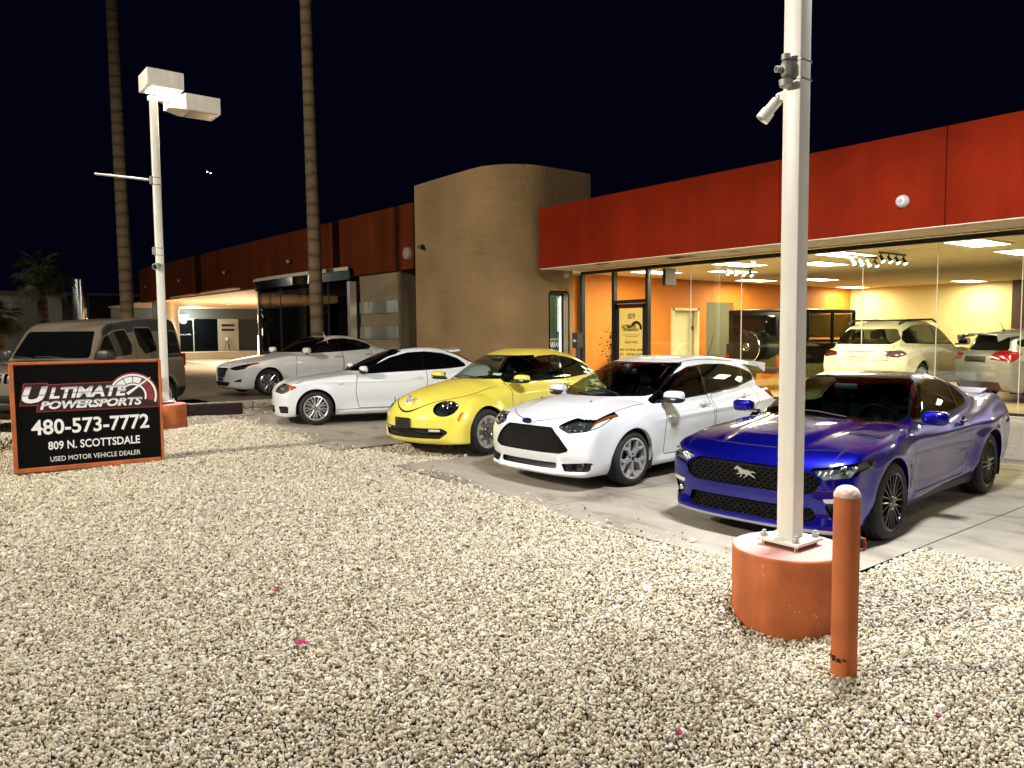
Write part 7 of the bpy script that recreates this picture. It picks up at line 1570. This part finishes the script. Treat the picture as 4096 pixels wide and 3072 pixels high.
    wheelset(c, root, 'plain', dict(MT, rim=MT['silver']), .885, .215, .21); wiper(root, -.47, .5, 1.14, -.50, -.1, 1.17); wiper(root, -.47, -.12, 1.14, -.50, -.65, 1.17)
    return root
def crossover():
    P = paint('ivory_paint', (.66,.63,.50))
    c = dict(wb=2.895, R=.37, h=1.70, lo=-4.2, hi=1.05, res=.027,
        top=[(.95,.70),(.8,.86),(.5,.98),(0,1.06),(-.4,1.11),(-1.0,1.06),(-3.2,1.12),(-3.7,1.05),(-3.95,.95)], crown=[(0,.06)], plan=[(.9,.84),(.4,.92),(0,.945),(-.8,.93),(-2.2,.945),(-2.9,.97),(-3.5,.93),(-4,.85)],
        section=[(.15,.10),(.3,.05),(.5,.015),(.7,.0),(.9,.015),(1.0,.05),(1.1,.09),(1.2,.14)], bottom=[(.9,.25),(.5,.22),(-2.9,.24),(-3.6,.30),(-4,.42)],
        nose=[(.2,.78),(.4,.9),(.7,.9),(.9,.75)], tail=[(.2,-3.6),(.35,-3.80),(.5,-3.90),(.65,-3.93),(.8,-3.90),(1.0,-3.87),(1.15,-3.80),(1.4,-3.6)],
        roof=[(-.2,1.02),(-.5,1.17),(-.9,1.40),(-1.3,1.57),(-1.8,1.665),(-2.3,1.672),(-2.8,1.63),(-3.2,1.55),(-3.45,1.46),(-3.7,1.22),(-3.9,.98)],
        cabin=[(-.4,.83),(-1,.86),(-2,.86),(-2.8,.82),(-3.4,.74),(-3.8,.66)], tumble=[(1.0,0),(1.1,.02),(1.3,.085),(1.5,.18),(1.7,.31)], flare=.03, flare_w=.12, arch=.42, kh=.10, kf=.10, kg=.12, kj=.06, belt=1.0, gcrown=.06, wind_curve=.2, nose_round=(.28,2.5), tail_round=(.30,2.4),
        wind_x=(-1.6,-.2,1.1), wind=[(.58,1.55,.06),(.74,1.13,.06)], win_z=1.05, windm=GLASS_SIDE,
        wins=[dict(poly=[(-.85,1.13,.03),(-1.2,1.36,.1),(-1.6,1.50,.2),(-2.1,1.56,.3),(-2.7,1.52,.3),(-3.15,1.40,.15),(-3.32,1.24,.08),(-3.2,1.17,.06),(-2.2,1.14,.3)], names=['front_door_window','rear_door_window','quarter_window'], splits=[(-1.85,.1),(-2.72,.3)], mats=[GLASS_FRONT, GLASS_FRONT, MT['tint']])],
        rearw=[(.56,1.47,.08),(.70,1.24,.14),(.60,1.14,.08)], rear_x=(-4,-3.2,1.08), rearm=GLASS_SIDE,
        rears=[('tail_light', [(.46,.905,.03),(.50,.99,.05),(.90,1.03,.05),(.93,.93,.05),(.80,.86,.05)], 0, mat('smoked_red_lens', (.045,.008,.006), .08, coat=1))],
        doors=[([(-.75,1.1),(-.7,.45,.1),(-1.9,.42,.05),(-1.95,1.15)], 1.12), ([(-1.95,1.15),(-1.9,.42,.05),(-2.45,.45,.2),(-2.95,1.0,.3),(-2.98,1.15)], 1.13)],
        seams=[(lambda V: V[:,2]-.80, lambda C, N: (N[:,0] < -.3) & (C[:,1] < .62)), (lambda V: V[:,1]-.60-.15*np.clip(V[:,2]-.8, 0, 1), lambda C, N: (N[:,0] < -.2) & (C[:,2] > .80) & (C[:,2] < 1.12) & (C[:,0] < -3))])
    root, s = trim_car(c, 'crossover_car', 'ivory high-built car seen from behind inside the showroom', P)
    M = basis((-3.915,0,.955), (0,-1,0), (0,0,1)); tfit('maker_lettering', 'P O R S C H E', .62, .035, M, MT['black'], root, .004, .03); tfit('model_lettering', 'Cayenne GTS', .34, .04, basis((-3.915,0,.885), (0,-1,0), (0,0,1)), MT['black'], root, .004, .01, .3)
    b = MB().use(MT['black'])
    for sg_ in (1, -1): b.tube([(-1.3, sg_*.60, 1.60),(-1.6, sg_*.61, 1.68),(-2.9, sg_*.58, 1.655),(-3.15, sg_*.56, 1.57)], .022, 8)
    b.build('roof_rail', parent=root, smooth=True)
    b = MB().use(MT['gloss']); b.box((-2.0,0,1.672), (1.2,1.0,.012), 0, .004); b.build('sunroof', parent=root)
    for sg_ in (1, -1): mirror(root, -.80, 1.02, 1.17, P, sg_, (.09,.12,.085)); handle(root, -1.75, .925, .99, P, sg_); handle(root, -2.75, .935, 1.0, P, sg_)
    wheelset(c, root, 'plain', dict(MT, rim=MT['silver']), .945, .27, .26)
    for x, y in ((-1.75,.4),(-1.75,-.4)): seat(root, x, y, mat('cream_leather', (.45,.42,.34), .6), .45)
    return root
def offroader():
    P = mat('black_paint', (.004,.004,.004), .35, spec=.35); root = thing('offroad_car', 'square black off-road car with a covered spare wheel on its tail inside the showroom', 'car')
    def bx(nm, boxes, m, par=root, bev=.03):
        b = MB().use(m)
        for c_, d_ in boxes: b.box(c_, d_, 0, bev)
        return b.build(nm, parent=par, smooth=True, angle=40)
    body = bx('body', [((-1.25,0,.82), (4.3,1.74,.62)), ((.35,0,1.14),(1.1,1.55,.12)), ((-3.34,0,1.52),(.08,1.62,.9))], P)
    bx('cabin_pillars', [((-3.3,s_*.76,1.52),(.14,.10,.86)) for s_ in (1,-1)]+[((-2.35,s_*.775,1.50),(.10,.07,.86)) for s_ in (1,-1)]+[((-1.35,s_*.775,1.50),(.10,.07,.86)) for s_ in (1,-1)]+[((-.42,s_*.76,1.50),(.10,.07,.9)) for s_ in (1,-1)], P)
    bx('roof', [((-1.9,0,1.93),(3.0,1.62,.09))], P, bev=.04)
    bx('rear_window', [((-3.39,0,1.58),(.02,1.30,.50))], MT['tint'], bev=.01); bx('windscreen', [((-.44,0,1.56),(.02,1.44,.62))], GLASS_FRONT, bev=0)
    for s_ in (1,-1):
        for x, w_ in ((-2.84,.86),(-1.85,.88),(-.88,.80)): bx('side_window', [((x,s_*.79,1.56),(w_,.012,.58))], GLASS_FRONT if x > -2.4 else GLASS_SIDE, bev=0)
        bx('tail_light', [((-3.42,s_*.78,.70),(.05,.12,.30))], MT['red'], bev=.01); bx('wheel_flare', [((x,s_*.89,.80),(.95,.10,.10)) for x in (0,-2.85)], P)
        mirror(root, -.55, 1.02, 1.32, P, s_, (.07,.11,.09), .6)
    b = MB().use(P); M = basis((-3.42,0,1.05), (0,1,0), (0,0,1), (-1,0,0)); b.lathe([(.40,0),(.40,.20),(.385,.235),(.33,.24),(0,.24)], 40, M); o = b.build('spare_wheel_cover', parent=root, smooth=True, angle=30)
    b = MB().use(MT['chrome']); b.lathe([(.395,.21),(.402,.225),(.392,.238)], 40, M); b.lathe([(.082,.245),(.088,.25),(.094,.245)], 28, M)
    for k in range(3):
        a = math.pi/2+k*2*math.pi/3; b.prism([(.012*math.cos(a+1.57), .012*math.sin(a+1.57)), (.088*math.cos(a), .088*math.sin(a)), (.012*math.cos(a-1.57), .012*math.sin(a-1.57))], .008, M @ Matrix.Translation((0,0,.241)))
    b.build('star_badge', parent=o, smooth=True)
    bx('rear_bumper', [((-3.5,0,.50),(.14,1.7,.16))], MT['black'])
    for x in (0,-2.85):
        for s_ in (1,-1): wheel('wheel', root, x, s_*.88, .39, .24, .26, 'plain', dict(MT, rim=MT['silver']), s_)
    return root
# ================================================================ placing the cars
def place(root, x, y, deg, z=None, pitch=0.0):
    root.location = (x, y, float(gz(x, y)) if z is None else z); root.rotation_euler = (0, pitch, R(deg))
place(mustang()[0], .134,-5.528,-85.2, -.005, 0); hb = hatchback()[0]; place(hb, -2.866,-5.509,-86.2, .018); place(beetle()[0], -5.49,-5.74,-80.8, .088)
place(small_coupe()[0], -10.078,-5.88,-109, .136); place(sedan()[0], -14.76,-5.33,-86.4, .373)
place(suv(), -10.78,-10.68,-48.8, .32); place(crossover(), -4.33,7.92,91.5, .365); place(offroader(), -6.70,7.71,84.7, .365)
# silver copy of the hatchback added inside, standing in for a reflection in the glass
SILVERP = paint('silver_paint', (.26,.275,.30), .5, .35)
h2 = dup(hb, (-.25, 7.75, .366), R(55), 'silver five-door hatchback added inside the showroom in place of a car reflected in its glass'); h2.name = 'hatchback_car'
for ch in h2.children:
    if ch.name.split('.')[0] in ('body', 'door_mirror', 'door_handle', 'roof_spoiler'):
        ch.data = ch.data.copy()
        for k, m_ in enumerate(ch.data.materials):
            if m_.name == 'white_paint': ch.data.materials[k] = SILVERP
# small flag clipped to the sedan's window
def flag():
    t = thing('car_flag', 'small striped flag with a starry blue corner clipped to the sedan window', 'flag', (-14.02,-3.75,1.62), R(38.3))
    b = MB().use(MT['black']); b.cyl((.06,0,-.06), (-.13,0,.40), .006, n=8); b.build('stick', parent=t)
    b = MB(); rd, wh, bl = mat('flag_red', (.40,.015,.02), .7), mat('flag_white', (.7,.68,.64), .7), mat('flag_blue', (.012,.02,.09), .7); n = 10; rows = 13; G = {}
    for j in range(rows+1):
        for i in range(n+1):
            u, v = i/n, j/rows; G[i, j] = (-.115+.115*v*.42+.11*u+.02*u*u, .018*math.sin(6*u+2*v), .365-.20*v-.20*u-.03*u*u)
    for j in range(rows):
        for i in range(n):
            b.use(bl if (j < 7 and i < 4) else (rd if j % 2 == 0 else wh)); b.add([G[i,j], G[i+1,j], G[i+1,j+1], G[i,j+1]], [(0,1,2,3)])
    b.use(wh)
    for j in range(1, 7, 2):
        for i in range(1, 4): p = Vector(G[i,j]); b.ball(p+Vector((0,-.004,0)), .005, 6, 4)
    b.build('cloth', parent=t, smooth=True)
flag()
